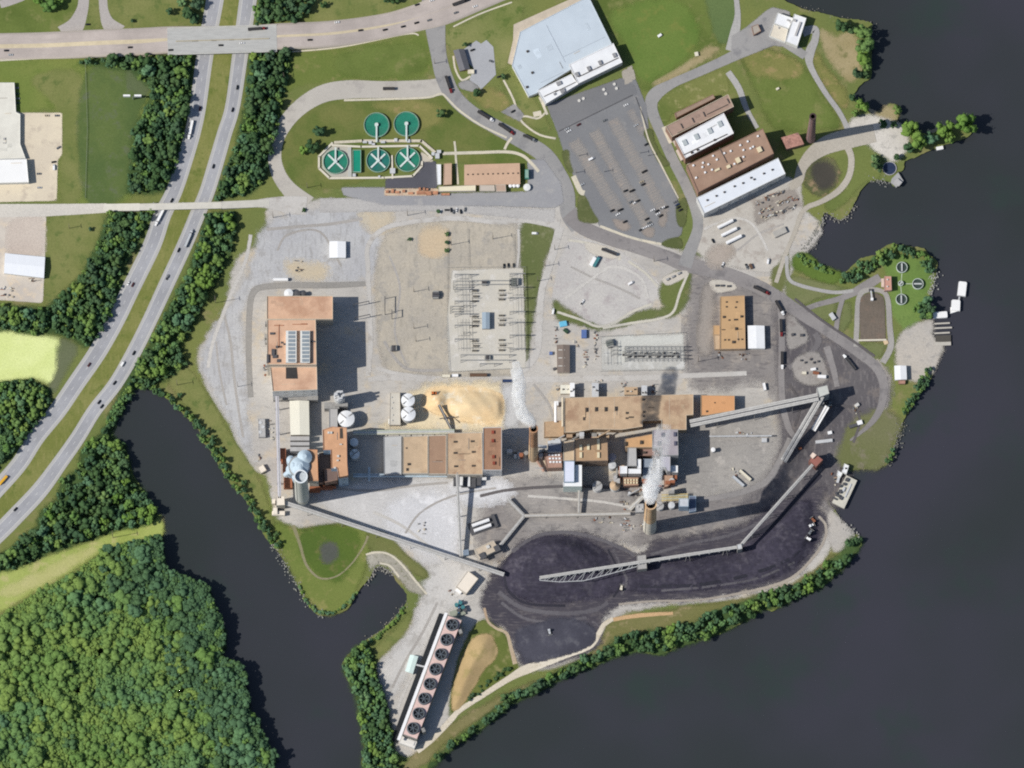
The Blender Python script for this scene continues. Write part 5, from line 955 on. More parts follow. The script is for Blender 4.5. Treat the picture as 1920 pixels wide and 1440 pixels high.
boxes(t, "air_handler", 9,[(1496,54,2,14,1.4),(1490,38,3,2,1.4)], (2,8,1.2), GREYR, ao); boxes(t, "roof_vent", 6,[(1478,38,3,1.4,1),(1484,42,3,2,1.2)], (2,2,1), GREYR, ao); boxes(t, "roof_vent", 5,[(1460,52,1.4,1.4,1)], (1.4,1.4,1), GREYR, ao)
t = B("kiosk", "small tan flat roofed hut on the paved yard by the northern office", "building", 1418,56); par_block(t, P([(1409,50),(1421,45),(1427,58),(1413,66)], 4),4,0, surf("tan_grey_roof", (172,162,148), .1, .6), BRICK, .3)
# west side
t = B("warehouse", "long white roofed warehouse at the left edge of the photo", "building", -10,230); par_block(t, P([(-60,155),(27,155),(30,210),(38,214),(38,270),(48,297),(-60,300)], 4),4,0, surf("warehouse_white_roof", (224,221,208), .05, .1, dirt=(206,202,190)), WHITEW, .4); boxes(t, "roof_vent", 4,[(8,260,2,2,1),(8,268,3,1, .6)], (2,2,1), GREYR)
t = B("warehouse", "lower white warehouse beside the tan lot at the left edge of the photo", "building", 10,322); par_block(t, P([(-60,300.5),(50,298),(54,342),(-60,345)], 7),7,0, surf("warehouse_bright_roof", (242,242,240), .02, .1), WHITEW, .4)
t = B("warehouse", "blue and white ridged roof shed on the lower tan lot west of the highway", "building", 46,500); gable(t, P([(10,475),(84,482),(82,521),(8,512)], 5),5,6.6,0, surf("shed_white_roof", (232,236,242), .03, .2, stretch=(6, .4,1)), WHITEW, 1)
# coal and south
t = B("rail_unloader", "tan roofed hopper building with dark bins beside the twin white tanks", "building", 912,1032); par_block(t, P([(889,1030),(925,1013),(936,1030),(900,1047)], 7),7,0, surf("tan_hopper_roof", (198,182,160), .08, .3), BEIGEW, .3); boxes(t, "hopper", 6.9,[(905,1042,5,6,2),(932,1028,5,6,2.4)], (5,6,2), DARKM, R(28)); boxes(t, "hopper", 6.9,[(915,1025,3,3,1.5)], (3,3,1.5), VENT, R(28))
t = B("cream_shed", "cream roofed electrical shed turned aslant north of the cooling tower", "shed", 876,1093); par_block(t, P([(877,1070),(897,1085),(874,1114),(855,1100)], 7),7,0, surf("cream_flat_roof", (236,224,206), .03), BEIGEW, .3); boxes(t, "transformer_box", 0,[(860,1108,6,3,3)], (5,3,3), WHITEP, R(-35))
t = B("shed", "pale mint roofed shed standing west of the cooling tower", "shed", 771,1246); gable(t, P([(769,1228),(784,1231),(774,1263),(760,1258)], 5),5,5.7,0, surf("mint_roof", (214,236,230), .03), WHITEW, 0)
t = B("cream_shed", "tiny cream hut on the west bank below the power block", "shed", 490,879); par_block(t, P([(482,877),(493,870),(500,882),(489,888)], 4),4,0, surf("cream_flat_roof", (236,224,206)), BEIGEW, .3)
t = B("concrete_tank_block", "grey concrete tank block with round lids west of the power block", "tank block", 491,803); par_block(t, P([(484,785),(497,785),(498,820),(485,820)], 4),4,0, GREYR, GREYW, .3); drums(t, "lid", 4,[(488,792),(493,800),(488,810)], 1.6, .4, LSTEEL)
# ------------------------------------------------------------------ conveyors and transfer houses
CONV = surf("conveyor_cladding", (190,189,186), .12, .4); CONVD = surf("conveyor_grey", (170,168,164), .1, .4)
def conveyor(label, a, za, b, zb, wd, mat=CONV, twin=False, step=26, legs=True, truss=False, name="conveyor_gallery"):
    p, q = G(a[0], a[1], za), G(b[0], b[1], zb); t = Thing(name, label, "conveyor", (p.x, p.y, 0))
    d = (q - p); L = d.length; d2 = Vector((d.x, d.y, 0)).normalized(); s_ = Vector((-d2.y, d2.x, 0))
    for k in ((-1,1) if twin else (0,)):
        o_ = s_ * (k * wd * .28); w_ = wd * (.42 if twin else 1)
        mb = MB(); mb.beam(p + o_, q + o_, w_, 2.4,0); g_ = t.part("gallery", mb, mat)
        mb = MB(); mb.beam(p + o_ + Vector((0,0, .35)), q + o_ + Vector((0,0, .35)), w_ * .3, .33); t.part("roof_ridge", mb, CONVD if mat is CONV else CONV, g_)
    if twin:
        mb = MB(); mb.beam(p - Vector((0,0, .6)), q - Vector((0,0, .6)), wd, .5); t.part("walkway", mb, DARKM)
    if legs:
        n = max(1, int(L / step))
        for i in range(n):
            c = p + d * ((i + .7) / (n + .4)); gz = GZ(c.x, c.y)
            if c.z - gz < 3.5: continue
            mb = MB()
            for k in (-1,1): mb.tube(c + s_ * (k * wd * .4) - Vector((0,0,2.4)),(c.x + s_.x * k * wd * .7, c.y + s_.y * k * wd * .7, gz - .3), .28,5)
            mb.beam(c + s_ * wd * .5 - Vector((0,0,(c.z - gz) * .5)), c - s_ * wd * .5 - Vector((0,0,(c.z - gz) * .5)), .3, .3); t.part("trestle", mb, STEEL)
    return t
def tower(label, pts, z, roof, wall, cat="transfer house", name="transfer_house"):
    c = P(pts, z); m_ = sum(c, Vector()) / len(c); t = Thing(name, label, cat, (m_.x, m_.y, 0)); par_block(t, c, z, 0, roof, wall, .3, .35); return t
conveyor("long slanting pale conveyor from the cream transfer house down to the coal yard", (533,942),14,(945,1077),8,3.6, step=34)
conveyor("straight narrow conveyor running south along the west side of the power block", (518,683),17,(524,934),17,3.0, surf("lilac_grey_cladding", (196,194,204), .05), step=22)
conveyor("narrow conveyor rising north from the slanting conveyor to the tan halls", (864,1043),6,(857,886),17,2.6, step=22)
conveyor("twin galleried conveyor high over the haul road into the turbine hall", (1294,794),17,(1534,744),25,7.4, twin=True, step=38)
conveyor("twin galleried conveyor descending south west from the transfer tower", (1540,742),24,(1469,864),4,6.2, twin=True, step=26)
conveyor("thin conveyor climbing from the red roofed house to the bend over the coal", (1386,1025),17,(1528,866),14,2.6, step=24)
t = conveyor("long white truss conveyor over the coal pile ending above the dark heap", (1012,1083),20,(1386,1025),17,2.8, step=44, legs=False)
p, q = G(1012,1083,20), G(1386,1025,17)
for k in range(40):
    a, b = p.lerp(q, k / 40), p.lerp(q, (k + 1) / 40); s_ = Vector((0,1.9 if k % 2 else -1.9,-2.4))
    mb = MB(); mb.tube(a + Vector((0, s_.y, -2.2)), b + Vector((0,-s_.y, -2.2)), .22,4); t.part("truss_brace", mb, LSTEEL)
ch = [G(1012,1088,17.5), G(1050,1091,16), G(1094,1089,15), G(1140,1077,15), G(1195,1062,15)]
for a, b in zip(ch[:-1], ch[1:]): mb = MB(); mb.tube(a, b, .4,5); t.part("truss_chord", mb, LSTEEL)
for k in range(22):
    u = k / 21 * 3.999; a = ch[int(u)].lerp(ch[int(u) + 1], u % 1); b = p.lerp(q, (k + (k % 2)) / 21 * .49); mb = MB(); mb.tube(a, b - Vector((0,0,2)), .22,4); t.part("truss_brace", mb, LSTEEL)
for px in (1135,1203,1290,1360):
    c = p.lerp(q, (px - 1012) / 374.0); gz = GZ(c.x, c.y); mb = MB()
    for dx, dy in ((-2.6,-3),(2.6,-3),(2.6,3),(-2.6,3)): mb.tube((c.x + dx * .5, c.y + dy * .5, c.z - 2.2),(c.x + dx, c.y + dy, gz - .4), .3,5)
    t.part("trestle", mb, STEEL)
t = tower("open steel drive house straddling the white truss conveyor in mid pile", [(1194,1042),(1211,1040),(1213,1066),(1195,1068)], 15, surf("drive_house_roof", (170,168,166), .15, .8), STEEL)
conveyor("short conveyor branch going north west from the belt junction in the coal dust yard", (952,935),6,(982,966),5,3, CONVD, step=14)
conveyor("level belt conveyor from the junction east to the banded chimney", (982,967),5,(1182,963),5,3, surf("belt_cover", (176,170,160), .1), step=30)
conveyor("short conveyor branch dropping south west from the belt junction", (982,968),5,(938,1022),5,3, CONVD, step=16)
conveyor("slanting grey belt joining the tan hopper to the chimney base", (1180,955),4,(1206,930),9,4, surf("belt_cover", (176,170,160)), step=14)
conveyor("short vertical looking pipe conveyor below the white L shaped building", (1086,918),8,(1085,962),6,2.4, surf("belt_cover", (176,170,160)), step=14)
t = conveyor("dark A framed stacker boom over the wood chip pile", (823,759),12,(847,806),3,2.2, DARKM, step=40); mb = MB(); a = G(838,783,8); mb.beam(a + Vector((-7,-1,0)), a + Vector((7,1,0)), .8, .8); mb.beam(a + Vector((-4,6,0)), a + Vector((5,-5,0)), .6, .6); t.part("cross_brace", mb, DARKM)
t = tower("cream transfer house at the head of the long slanting conveyor", [(518,931),(533,930),(534,947),(518,948)], 17, surf("cream_flat_roof", (236,224,206)), BEIGEW); boxes(t, "lean_to", 0,[(513,940,3,4,9),(522,962,12,4,5),(516,958,4,6,7)], (4,4,6), surf("cream_flat_roof", (236,224,206)))
t = tower("pale grey transfer tower where the two twin conveyors meet", [(1531,727),(1551,722),(1555,738),(1536,745)], 26, surf("pale_green_grey_roof", (198,200,192), .06), GREYW); boxes(t, "lean_to", 0,[(1538,752,7,5,20)], (6,5,20), STEEL)
t = tower("red roofed conveyor house with a white cap north of the coal bend", [(1527,850),(1543,862),(1530,876),(1516,864)], 15, surf("brick_red_metal_roof", (160,98,86), .06), surf("brown_red_wall", (130,90,80))); mb = MB(); mb.prism(P([(1524,848),(1531,853),(1524,860),(1519,854)], 17),14.9,17); t.part("roof_cap", mb, surf("peach_cap", (230,206,188)))
tower("small steel bend house where the conveyor turns over the coal", [(1381,1021),(1390,1019),(1392,1029),(1383,1031)], 18, LSTEEL, STEEL)
t = conveyor("smooth white enclosed conveyor between the twin conveyor and the dark yard", (1551,762),16,(1525,806),7,4.5, WHITEP, step=18)
tower("small blue grey junction house at the foot of the narrow conveyor", [(868,1032),(878,1030),(879,1040),(869,1041)], 6, surf("blue_steel_roof", (130,146,164)), BLUEWL)
t = B("pipe_bridge", "thin pale pipe run on posts crossing the gravel east of the boilers", "pipe bridge", 1390,818); mb = MB(); mb.tube(G(1330,818,5), G(1447,817,5), .7,8); t.part("pipe", mb, LSTEEL)
for px in range(1340,1446,20): mb = MB(); a = G(px, 818,4.5); mb.tube(a, (a.x, a.y, .2), .25,6); t.part("support", mb, STEEL)
gd = random.Random(2); t = B("duct_maze", "tangle of grey and rust ducts and platforms packed between the boiler houses", "duct work", 1200,880)
for (x0, x1, y0, y1), n_ in (((1143,1170,868,905),10),((1196,1240,856,905),16),((1204,1234,900,925),9),((1028,1056,822,832),5),((1060,1140,812,822),12),((1240,1272,888,925),9),((945,990,840,858),9),((1010,1022,838,880),6),((1175,1215,912,925),6)):
    for i in range(n_):
        x, y = gd.uniform(x0, x1), gd.uniform(y0, y1); h = gd.uniform(5,13); c = G(x, y, h); mb = MB(); k = gd.random()
        if k < .5: mb.box((c.x, c.y, 0),(gd.uniform(2,6), gd.uniform(1.5,5), h))
        elif k < .8: a = gd.choice((0,1.57, .5)); d = Vector((math.cos(a), math.sin(a), 0)) * gd.uniform(3,8); mb.tube(c - d, c + d, gd.uniform(.5,1.1),8)
        else: mb.cyl((c.x, c.y, 0), gd.uniform(1.2,2.4), h, 14)
        t.part("duct", mb, gd.choice((STEEL, DARKM, LSTEEL, GREYR, RUST, TANR, STEEL)))
# ------------------------------------------------------------------ cooling tower
ax0, ax1 = Vector(G(847.5,1172,15)), Vector(G(774.5,1366,15)); CH = 2.4; dv = (ax1 - ax0).normalized(); sv = Vector((-dv.y, dv.x, 0)); sv = sv if sv.x > 0 else -sv
th = Thing("cooling_tower", "long cooling tower with eight round fans in a row on a pink deck", "cooling tower", ((ax0.x + ax1.x) / 2,(ax0.y + ax1.y) / 2,0))
def cpt(u, v, z): c = ax0 + dv * u + sv * v; return (c.x, c.y, z)
LEN = (ax1 - ax0).length
def crect(u0, u1, v0, v1): return [cpt(u0, v0,0), cpt(u1, v0,0), cpt(u1, v1,0), cpt(u0, v1,0)]
PINK = surf("pink_deck", (224,190,182), .06, .3, dirt=(200,176,172)); CTW = surf("cooling_tower_louvre", (120,120,116), .1,1.5)
mb = MB(); mb.prism(crect(-8, LEN + 9,-7.2,7.2),0,12.4 + CH, 0,0); th.part("casing", mb, CTW)
mb = MB(); mb.prism(crect(-7, LEN + 8,-6.6,6.8),12.4 + CH, 13.0 + CH); th.part("deck", mb, PINK)
mb = MB(); mb.prism(crect(-9, LEN + 15,-10.4,-7.6),12.2 + CH, 13.2 + CH); th.part("walkway", mb, WHITEP)
mb = MB(); mb.prism(crect(-9, LEN + 15,-16.2,-10.6),0,1.6); th.part("basin_wall", mb, surf("dark_basin", (36,40,46), .1))
mb = MB(); mb.prism(crect(LEN + 9.2, LEN + 16,-7.4,7.2),0,8.5); th.part("end_block", mb, surf("end_concrete", (224,220,212), .05)); mb = MB(); mb.prism(crect(LEN + 10, LEN + 14,-5,5.5),8.5,9.2); th.part("end_curb", mb, surf("end_concrete", (224,220,212)))
for k in range(8):
    c = ax0.lerp(ax1, k / 7.0); mb = MB(); mb.cyl((c.x, c.y, 13.0 + CH), 6.0,2.4,32,5.4, cap=False); n_ = 32
    for r0_, r1_, z_ in ((5.4,4.75,15.4 + CH),):
        aa = [2 * math.pi * i / n_ for i in range(n_)]; mb.add([(c.x + r0_ * math.cos(x), c.y + r0_ * math.sin(x), z_) for x in aa] + [(c.x + r1_ * math.cos(x), c.y + r1_ * math.sin(x), z_) for x in aa],[(i, (i + 1) % n_, n_ + (i + 1) % n_, n_ + i) for i in range(n_)])
        mb.add([(c.x + r1_ * math.cos(x), c.y + r1_ * math.sin(x), z_) for x in aa] + [(c.x + r1_ * math.cos(x), c.y + r1_ * math.sin(x), 13.2 + CH) for x in aa],[(i, (i + 1) % n_, n_ + (i + 1) % n_, n_ + i) for i in range(n_)])
    fs = th.part("fan_stack", mb, surf("fan_stack_slate", (104,112,118), .1, .6))
    mb = MB(); mb.cyl((c.x, c.y, 13.05 + CH), 4.7, .05,24); th.part("fan_well", mb, surf("fan_well_dark", (46,50,58), .1), fs)
    mb = MB()
    for j in range(6):
        a = j * math.pi / 3 + k * .4; mb.beam((c.x + .6 * math.cos(a), c.y + .6 * math.sin(a), 14.2 + CH),(c.x + 4.5 * math.cos(a), c.y + 4.5 * math.sin(a), 14.3 + CH), .85, .12)
    mb.cyl((c.x, c.y, 13.9 + CH), .9, .6,12); th.part("fan_blades", mb, surf("fan_blade_grey", (84,94,104), .1), fs)
    if k < 7:
        q = ax0.lerp(ax1,(k + .5) / 7.0) + Vector((0,0, .4)); mb = MB(); mb.beam(q - sv * 6.5 + Vector((0,0, .1)), q + sv * 6.6 + Vector((0,0, .1)), .25, .1); th.part("deck_joint", mb, COPING)
for u in (3, LEN - 2):
    mb = MB(); c = cpt(u, 9.5,0); mb.box(c, (3,4,15.5), .4); th.part("stair_tower", mb, STEEL)
mb = MB(); a = cpt(LEN * .42,-14,0); 
mb.beam((a[0] - 6, a[1] + 1,4.5), cpt(LEN * .42,-10,4.5),1.6, .6); th.part("bridge", mb, LSTEEL)
t = B("pump_skid", "teal pump skid with pipes at the north end of the cooling tower", "pump skid", 862,1138)
for i, (px, py) in enumerate(((856,1136),(863,1132),(868,1140),(860,1146),(872,1145))):
    c = S(px, py); mb = MB(); mb.cyl((c.x, c.y, 0),1.6,5.5 - .4 * i, 14); mb.cyl((c.x, c.y, 5.5 - .4 * i), 1.9, .5,14); t.part("pump", mb, surf("teal_paint", (60,128,134), .15, .8) if i < 3 else DARKM)
mb = MB(); mb.tube(G(862,1125,3), G(860,1150,3),1.0,10); t.part("pipe", mb, surf("blue_pipe", (70,120,160))); mb = MB(); c = S(858,1150); mb.box((c.x, c.y, 0),(14,7,2.4), .35); t.part("base_slab", mb, surf("skid_slab", (150,156,140)))
# ------------------------------------------------------------------ treatment works
TEAL = surf("teal_water", (36,132,106), .16, .1, rough=.35, dirt=(52,112,92), dirt_amt=.9); TEAL2 = surf("deep_teal_water", (34,118,108), .16, .12, rough=.35, dirt=(52,108,92), dirt_amt=.8); RIMC = surf("tank_rim", (140,172,152), .1, .5); WALK = surf("pale_walkway", (206,218,212), .05, .6)
def clarifier(label, px, py, rpx, style, mat=TEAL, rim=RIMC, group=None, ga=0.0):
    r_ = rpx * SCALE; h = 2.6; c = G(px, py, h); gz = GZ(c.x, c.y); t = Thing("clarifier_tank", label, "settling tank", (c.x, c.y, gz), group)
    mb = MB(); mb.ring((c.x, c.y, gz - .3), r_, r_ - .55, h + .3,40); t.part("tank_wall", mb, rim)
    mb = MB(); mb.cyl((c.x, c.y, gz - .2), r_ - .56,1.6,40); t.part("water", mb, mat)
    z = gz + h + .6
    if style == "ray":
        for k in range(16):
            a = k * math.pi / 8; mb = MB(); mb.beam((c.x + 1.5 * math.cos(a), c.y + 1.5 * math.sin(a), gz + 1.5),(c.x + (r_ - .7) * math.cos(a), c.y + (r_ - .7) * math.sin(a), gz + 1.5), .16, .12); t.part("launder", mb, surf("launder_green", (60,150,124)))
        mb = MB(); mb.beam((c.x, c.y + 1, z),(c.x, c.y - r_ - 5, z), 1.5, .5); t.part("bridge", mb, WALK); mb = MB(); mb.cyl((c.x, c.y, gz), 1.8, h + 1.4,16); t.part("drive_head", mb, WALK)
        mb = MB(); mb.ring((c.x, c.y, gz + 1.0), r_ - 1.0, r_ - 1.5, .7,40); t.part("weir", mb, surf("launder_green", (60,150,124)))
    elif style == "cross":
        for a in (math.pi / 4,3 * math.pi / 4):
            d = Vector((math.cos(a), math.sin(a), 0)) * (r_ * .84); mb = MB(); mb.beam((c.x - d.x, c.y - d.y, z - 1 + a * .01),(c.x + d.x, c.y + d.y, z - 1 + a * .01),1.7, .4); t.part("rake_arm", mb, WALK)
        mb = MB(); mb.beam((c.x, c.y, z),(c.x, c.y + r_ + 2, z), 1.5, .5); t.part("bridge", mb, WALK); mb = MB(); mb.cyl((c.x, c.y, gz), 1.6, h + .9,16); t.part("drive_head", mb, WALK)
    else:
        a = ga; d = Vector((math.cos(a), math.sin(a), 0)) * (r_ * .72); mb = MB(); mb.beam((c.x - d.x, c.y - d.y, z - .6),(c.x + d.x, c.y + d.y, z - .6),1.4, .4); t.part("bridge", mb, surf("grey_bridge", (190,194,192)))
    return t
clarifier("teal round settling tank with radial troughs, left of the upper pair", 706,234,24, "ray")
clarifier("teal round settling tank with radial troughs, right of the upper pair", 762,232,24, "ray")
clarifier("teal round tank with white X arms at the west end of the works", 629,303,23.5, "cross")
clarifier("teal round tank with white X arms beside the rectangular tank", 709,301,22.5, "cross", TEAL2)
clarifier("teal round tank with white X arms nearest the tan works halls", 764,299,23.5, "cross")
dk = surf("dark_tank_water", (62,76,70), .12, .3, rough=.3); rg = surf("grey_tank_rim", (196,206,198), .06, .5)
clarifier("dark round tank with a pale rim at the north of the riverside lawn", 1691,501,10.5, "bar", dk, rg, ga=math.pi / 2)
clarifier("dark round tank with a pale rim at the east of the riverside lawn", 1721,532,10.5, "bar", dk, rg, ga=0)
clarifier("dark round tank with a pale rim at the south of the riverside lawn", 1690,561,10.5, "bar", dk, rg, ga=math.pi / 2)
clarifier("small round valve pit linking the three dark tanks on the lawn", 1689,531,5, "bar", surf("pit_cover", (120,138,124)), rg, ga=.8)
for pts in ([(1691,513),(1690,526)],[(1696,532),(1710,532)],[(1689,537),(1690,550)]): ribbon("footpath", pts, 1.6, surf("pale_pipe_path", (176,190,160)), n=3)
t = B("rectangular_tank", "narrow rectangular teal tank between the round tanks of the works", "settling tank", 669,302)
pp = P([(661,281),(677,281),(677,323),(661,323)], 3); o_, i_ = inset(pp, .6); mb = MB(); mb.prism(o_, 0,3.6, cap=False); n_ = 4
mb.add([(q.x, q.y, 3.6) for q in o_] + [(q.x, q.y, 3.6) for q in i_],[(k, (k + 1) % 4,4 + (k + 1) % 4,4 + k) for k in range(4)]); t.part("tank_wall", mb, RIMC); mb = MB(); mb.prism(i_, 2.6,3.0); t.part("water", mb, surf("jade_water", (20,148,118), .08, .2, rough=.35))
patch("concrete_apron", [(604,286),(628,272),(656,274),(657,332),(622,332),(604,315)], ground("works_apron", (184,180,168),(174,172,162), None, fade=1, edge=.3, finevar=.06), curve=False, margin=3)
patch("concrete_apron", [(790,284),(812,300),(812,303),(792,303),(788,320),(782,326)], ground("works_apron2", (206,194,174),(196,186,168), None, fade=1, edge=.3, finevar=.06), curve=False, margin=3)
wk = surf("works_walkway", (216,208,188), .05, .5)
t = B("walled_walkway", "cream concrete walkway that rings the lower tanks of the works", "walkway", 700,270)
def wall_run(th_, pts, wd, h, mat, name="wall_section"):
    for a, b in zip(pts[:-1], pts[1:]):
        pa, pb = G(*a, h + TOPZ), G(*b, h + TOPZ); d = (pb - pa).normalized() * wd * .3; mb = MB(); mb.beam(pa - d, pb + d, wd, h + 1.0); th_.part(name, mb, mat)
wall_run(t, [(623,268),(598,293),(598,315),(618,334),(721,333),(774,330),(791,311),(791,303)], 1.9,1.0, wk)
wall_run(t, [(623,272),(677,275),(786,273),(810,296)], 1.9,1.1, wk); wall_run(t, [(628,267),(680,264),(790,264),(815,285)], 2.6, .8, surf("pipe_trench_cover", (204,194,172), .15, .6))
wall_run(t, [(655,274),(656,332)], 3.4, .7, surf("grey_walk_slab", (184,184,176), .08)); wall_run(t, [(735,292),(736,334)], 1.6, .9, wk)
boxes(t, "equipment_box", TOPZ, [(684,266,4,2,2),(694,267,3,3,2),(718,266,4,2,2),(742,262,3,3,2.4),(736,320,5,5,2.6),(700,270,3,2,1.6),(766,264,3,3,2),(812,288,3,3,3),(820,292,4,5,3),(823,284,4,3,2.6),(664,328,3,3,2),(711,331,2,2,2)], (3,2,2), LSTEEL)
t = B("works_hall", "tan roofed works hall with a row of small dark vents on its ridge", "building", 922,328); gable(t, P([(871,309),(974,306),(975,345),(871,347)], 5),5,5.8,0, surf("works_tan_roof", (206,168,138), .05, .1, dirt=(190,152,126)), TANW, 1)
boxes(t, "roof_vent", 5.6,[(877 + 9.4 * i, 327 - .25 * i) for i in range(11)], (1.2,1.2, .8), DVENT)
t = B("works_hall", "small tan roofed works hall with a white strip roof on its west side", "building", 834,327); par_block(t, P([(832,307),(847,306),(847,346),(831,347)], 5),5,0, surf("works_tan_roof2", (200,166,140), .05), TANW, .3); par_block(t, P([(818,308),(827,308),(827,346),(820,346)], 4),4,0, WHITER, WHITEW, .2)
t = B("works_annex", "long cream roofed annex at the foot of the tan works halls", "building", 855,353); par_block(t, P([(822,350),(892,347),(892,358),(822,359)], 4),4,0, surf("cream_annex_roof", (232,222,190), .04), BEIGEW, .25)
t = B("works_annex", "grey and tan roofed pair of small sheds below the vented works hall", "building", 922,352); par_block(t, P([(899,347),(927,347),(928,358),(899,358)], 4),4,0, surf("putty_roof", (196,184,170), .04), BEIGEW, .25); par_block(t, P([(928.5,346),(948,346),(949,359),(930,359)], 4.6),4.6,0, surf("fawn_roof", (190,160,138), .04), BEIGEW, .25)
for i, px in enumerate((957,964,971)): silo("small white chemical tank, %s of three beside the tan works hall" % ("west one", "middle one", "east one")[i], px, 348,3.1,4, mat=WHITEP, cat="tank", name="chemical_tank", walk=False)
silo("round white tank at the corner of the plant road", 988,351,6.5,3, mat=surf("tank_white", (228,230,226)), cat="tank", name="chemical_tank", walk=False, cone=.05)
t = B("teal_tank", "upright teal tank east of the vented works hall", "tank", 988,326); c = G(988,326,5); mb = MB(); mb.box((c.x, c.y, 0),(4,9,5)); t.part("tank_body", mb, surf("teal_tank_paint", (70,140,120), .1)); mb = MB(); mb.box((c.x, c.y, 5),(3,7.4, .5)); t.part("lid", mb, surf("pale_teal", (140,176,160)))
boxes(B("loading_deck", "cluttered tan loading deck with rust coloured crates below the dark works yard", "deck", 760,360), "crate", TOPZ, [(726,359,3,2.4,2),(736,358,2.6,3.6,2),(745,360,4,2,1.4),(757,358,2.6,2.4,2),(787,354,2,2.6,2.4),(795,354,2,2.6,2.4),(801,355,2,2,2.4),(790,361,9,3,2),(804,362,5,3.6,2.2),(816,361,5,3,2),(835,364,8,2,1.5),(770,362,5,2,1.2)], (3,2,2), surf("crate_mix", (188,128,94), .35, .3))
# ------------------------------------------------------------------ switchyards
GAL = surf("galvanised_frame", (150,150,146), .12,1.0); INS = surf("bushing_brown", (92,80,70), .15,2.0)
def gantry(px0, px1, py, h, label, group):
    a, b = S(px0, py), S(px1, py); t = Thing("bus_gantry", label, "gantry", a, group)
    for q in (a, b):
        mb = MB()
        for dy in (-1.1,1.1): mb.tube((q.x, q.y + dy, q.z - .2),(q.x, q.y, q.z + h), .22,5)
        t.part("post", mb, GAL)
    mb = MB(); mb.beam((a.x, a.y, a.z + h + .3),(b.x, b.y, b.z + h + .3), .7, .5); t.part("beam", mb, GAL)
    return t
for i, py in enumerate((518,546,568,592,613,639)): gantry(853,881, py, 9, "steel bus gantry standing in the western half of the larger switchyard", "gantries along the west of the larger switchyard")
for i, py in enumerate((517,542,562,588,608,632,658)): gantry(956,985, py, 10, "steel bus gantry along the eastern edge of the larger switchyard", "gantries along the east of the larger switchyard")
for py in (529,536): gantry(886,955, py, 7, "long low bus gantry across the top of the larger switchyard", "long gantries at the top of the larger switchyard")
for py in (668,678): gantry(864,955, py, 7, "long low bus gantry across the foot of the larger switchyard", "long gantries at the foot of the larger switchyard")
gantry(900,927,685,8, "single steel gantry at the south end of the larger switchyard", None)
for py in (529,536,541): gantry(850,880, py, 5, "low busbar frame bunched in the top west corner of the larger switchyard", "low frames in the switchyard's top corner")
for py in (576,581,586): gantry(844,862, py, 4, "low busbar frame poking out on the west side of the larger switchyard", "low frames on the switchyard's west side")
def busbar(p0, p1, h, label, group):
    a, b = S(*p0), S(*p1); t = Thing("busbar", label, "busbar", a, group); mb = MB(); mb.tube(a + Vector((0,0, h)), b + Vector((0,0, h)), .13,5); t.part("bar", mb, GAL)
    for k in range(3): c = a.lerp(b, .1 + .4 * k); mb = MB(); mb.tube(c, c + Vector((0,0, h)), .15,5); t.part("stand", mb, INS)
for x in (857,863,869,875,960,966,972,978): busbar((x, 516),(x + 3,592),5, "thin upright busbar run in the upper half of the larger switchyard", "busbars of the upper half"); busbar((x + 1,600),(x + 3,660),5, "thin upright busbar run in the lower half of the larger switchyard", "busbars of the lower half")
for y in (551,560,598,607,645,653): busbar((884, y),(898, y), 4, "short cross busbar west of the control house", "short busbars west of the control house"); busbar((932, y),(956, y), 4, "short cross busbar east of the control house", "short busbars east of the control house")
for x in (1132,1138,1150,1156): busbar((x, 640),(x + 1,686),4, "thin busbar at the west end of the smaller switchyard", "west end busbars")
for i in range(14): busbar((1170 + i * 8,651),(1172 + i * 8,680),5, "thin cross busbar of the smaller switchyard", "cross busbars of the smaller switchyard")
for px in (870,882):
    for py in (575,625): gantry(px, px + .1, py, 6, "double post bus support between the western gantries of the larger switchyard", "bus supports between the western gantries")
def breaker(c, label, group, dark=False):
    t = Thing("circuit_breaker", label, "circuit breaker", c, group); mb = MB(); mb.box((c.x, c.y, c.z),(5.2,1.6,1.5)); t.part("tank", mb, DARKM if dark else surf("breaker_grey", (132,128,118), .15, .8))
    for dx in (-1.7,0,1.7): mb = MB(); mb.cyl((c.x + dx, c.y, c.z + 1.5), .38,1.8,8, .2); t.part("bushing", mb, INS)
    return t
bk = None
for pxs, pys, lb, gp in (((890,),(546,556,565,594,603,612,640,649,658), "squat three bushing circuit breaker in the file west of the control house", "breakers west of the control house"),((940,),(545,554,562,592,601,610,638,648,657), "squat three bushing circuit breaker in the file east of the control house", "breakers east of the control house")):
    first = None
    for px in pxs:
        for i, py in enumerate(pys):
            c = S(px + (i % 3 == 1) * 1.5, py)
            if first is None: bk = breaker(c, lb, gp); first = bk.o
            else: copy_thing(first, c)
def transformer(label, px, py, rz=0, s_=1.0, mat=None):
    c = S(px, py); t = Thing("transformer", label, "transformer", c); mb = MB(); mb.box((c.x, c.y, c.z),(6 * s_, 4 * s_, 4 * s_), rz); t.part("tank", mb, mat or surf("transformer_green_grey", (110,116,112), .1, .6))
    for k in (-1,1):
        mb = MB(); q = Vector((math.cos(rz + math.pi / 2), math.sin(rz + math.pi / 2),0)) * (2.8 * s_ * k); mb.box((c.x + q.x, c.y + q.y, c.z + .4),(5 * s_, 1.2 * s_, 3.2 * s_), rz); t.part("radiator", mb, GAL)
    for k in (-1,0,1): mb = MB(); q = Vector((math.cos(rz), math.sin(rz), 0)) * (1.8 * s_ * k); mb.cyl((c.x + q.x, c.y + q.y, c.z + 4 * s_), .35,2 * s_, 8, .18); t.part("bushing", mb, INS)
transformer("dark transformer at the top of the larger switchyard", 908,531,0, .8, DARKM); transformer("transformer on the bright pad in the top east corner of the larger switchyard", 963,530,1.57,1.2)
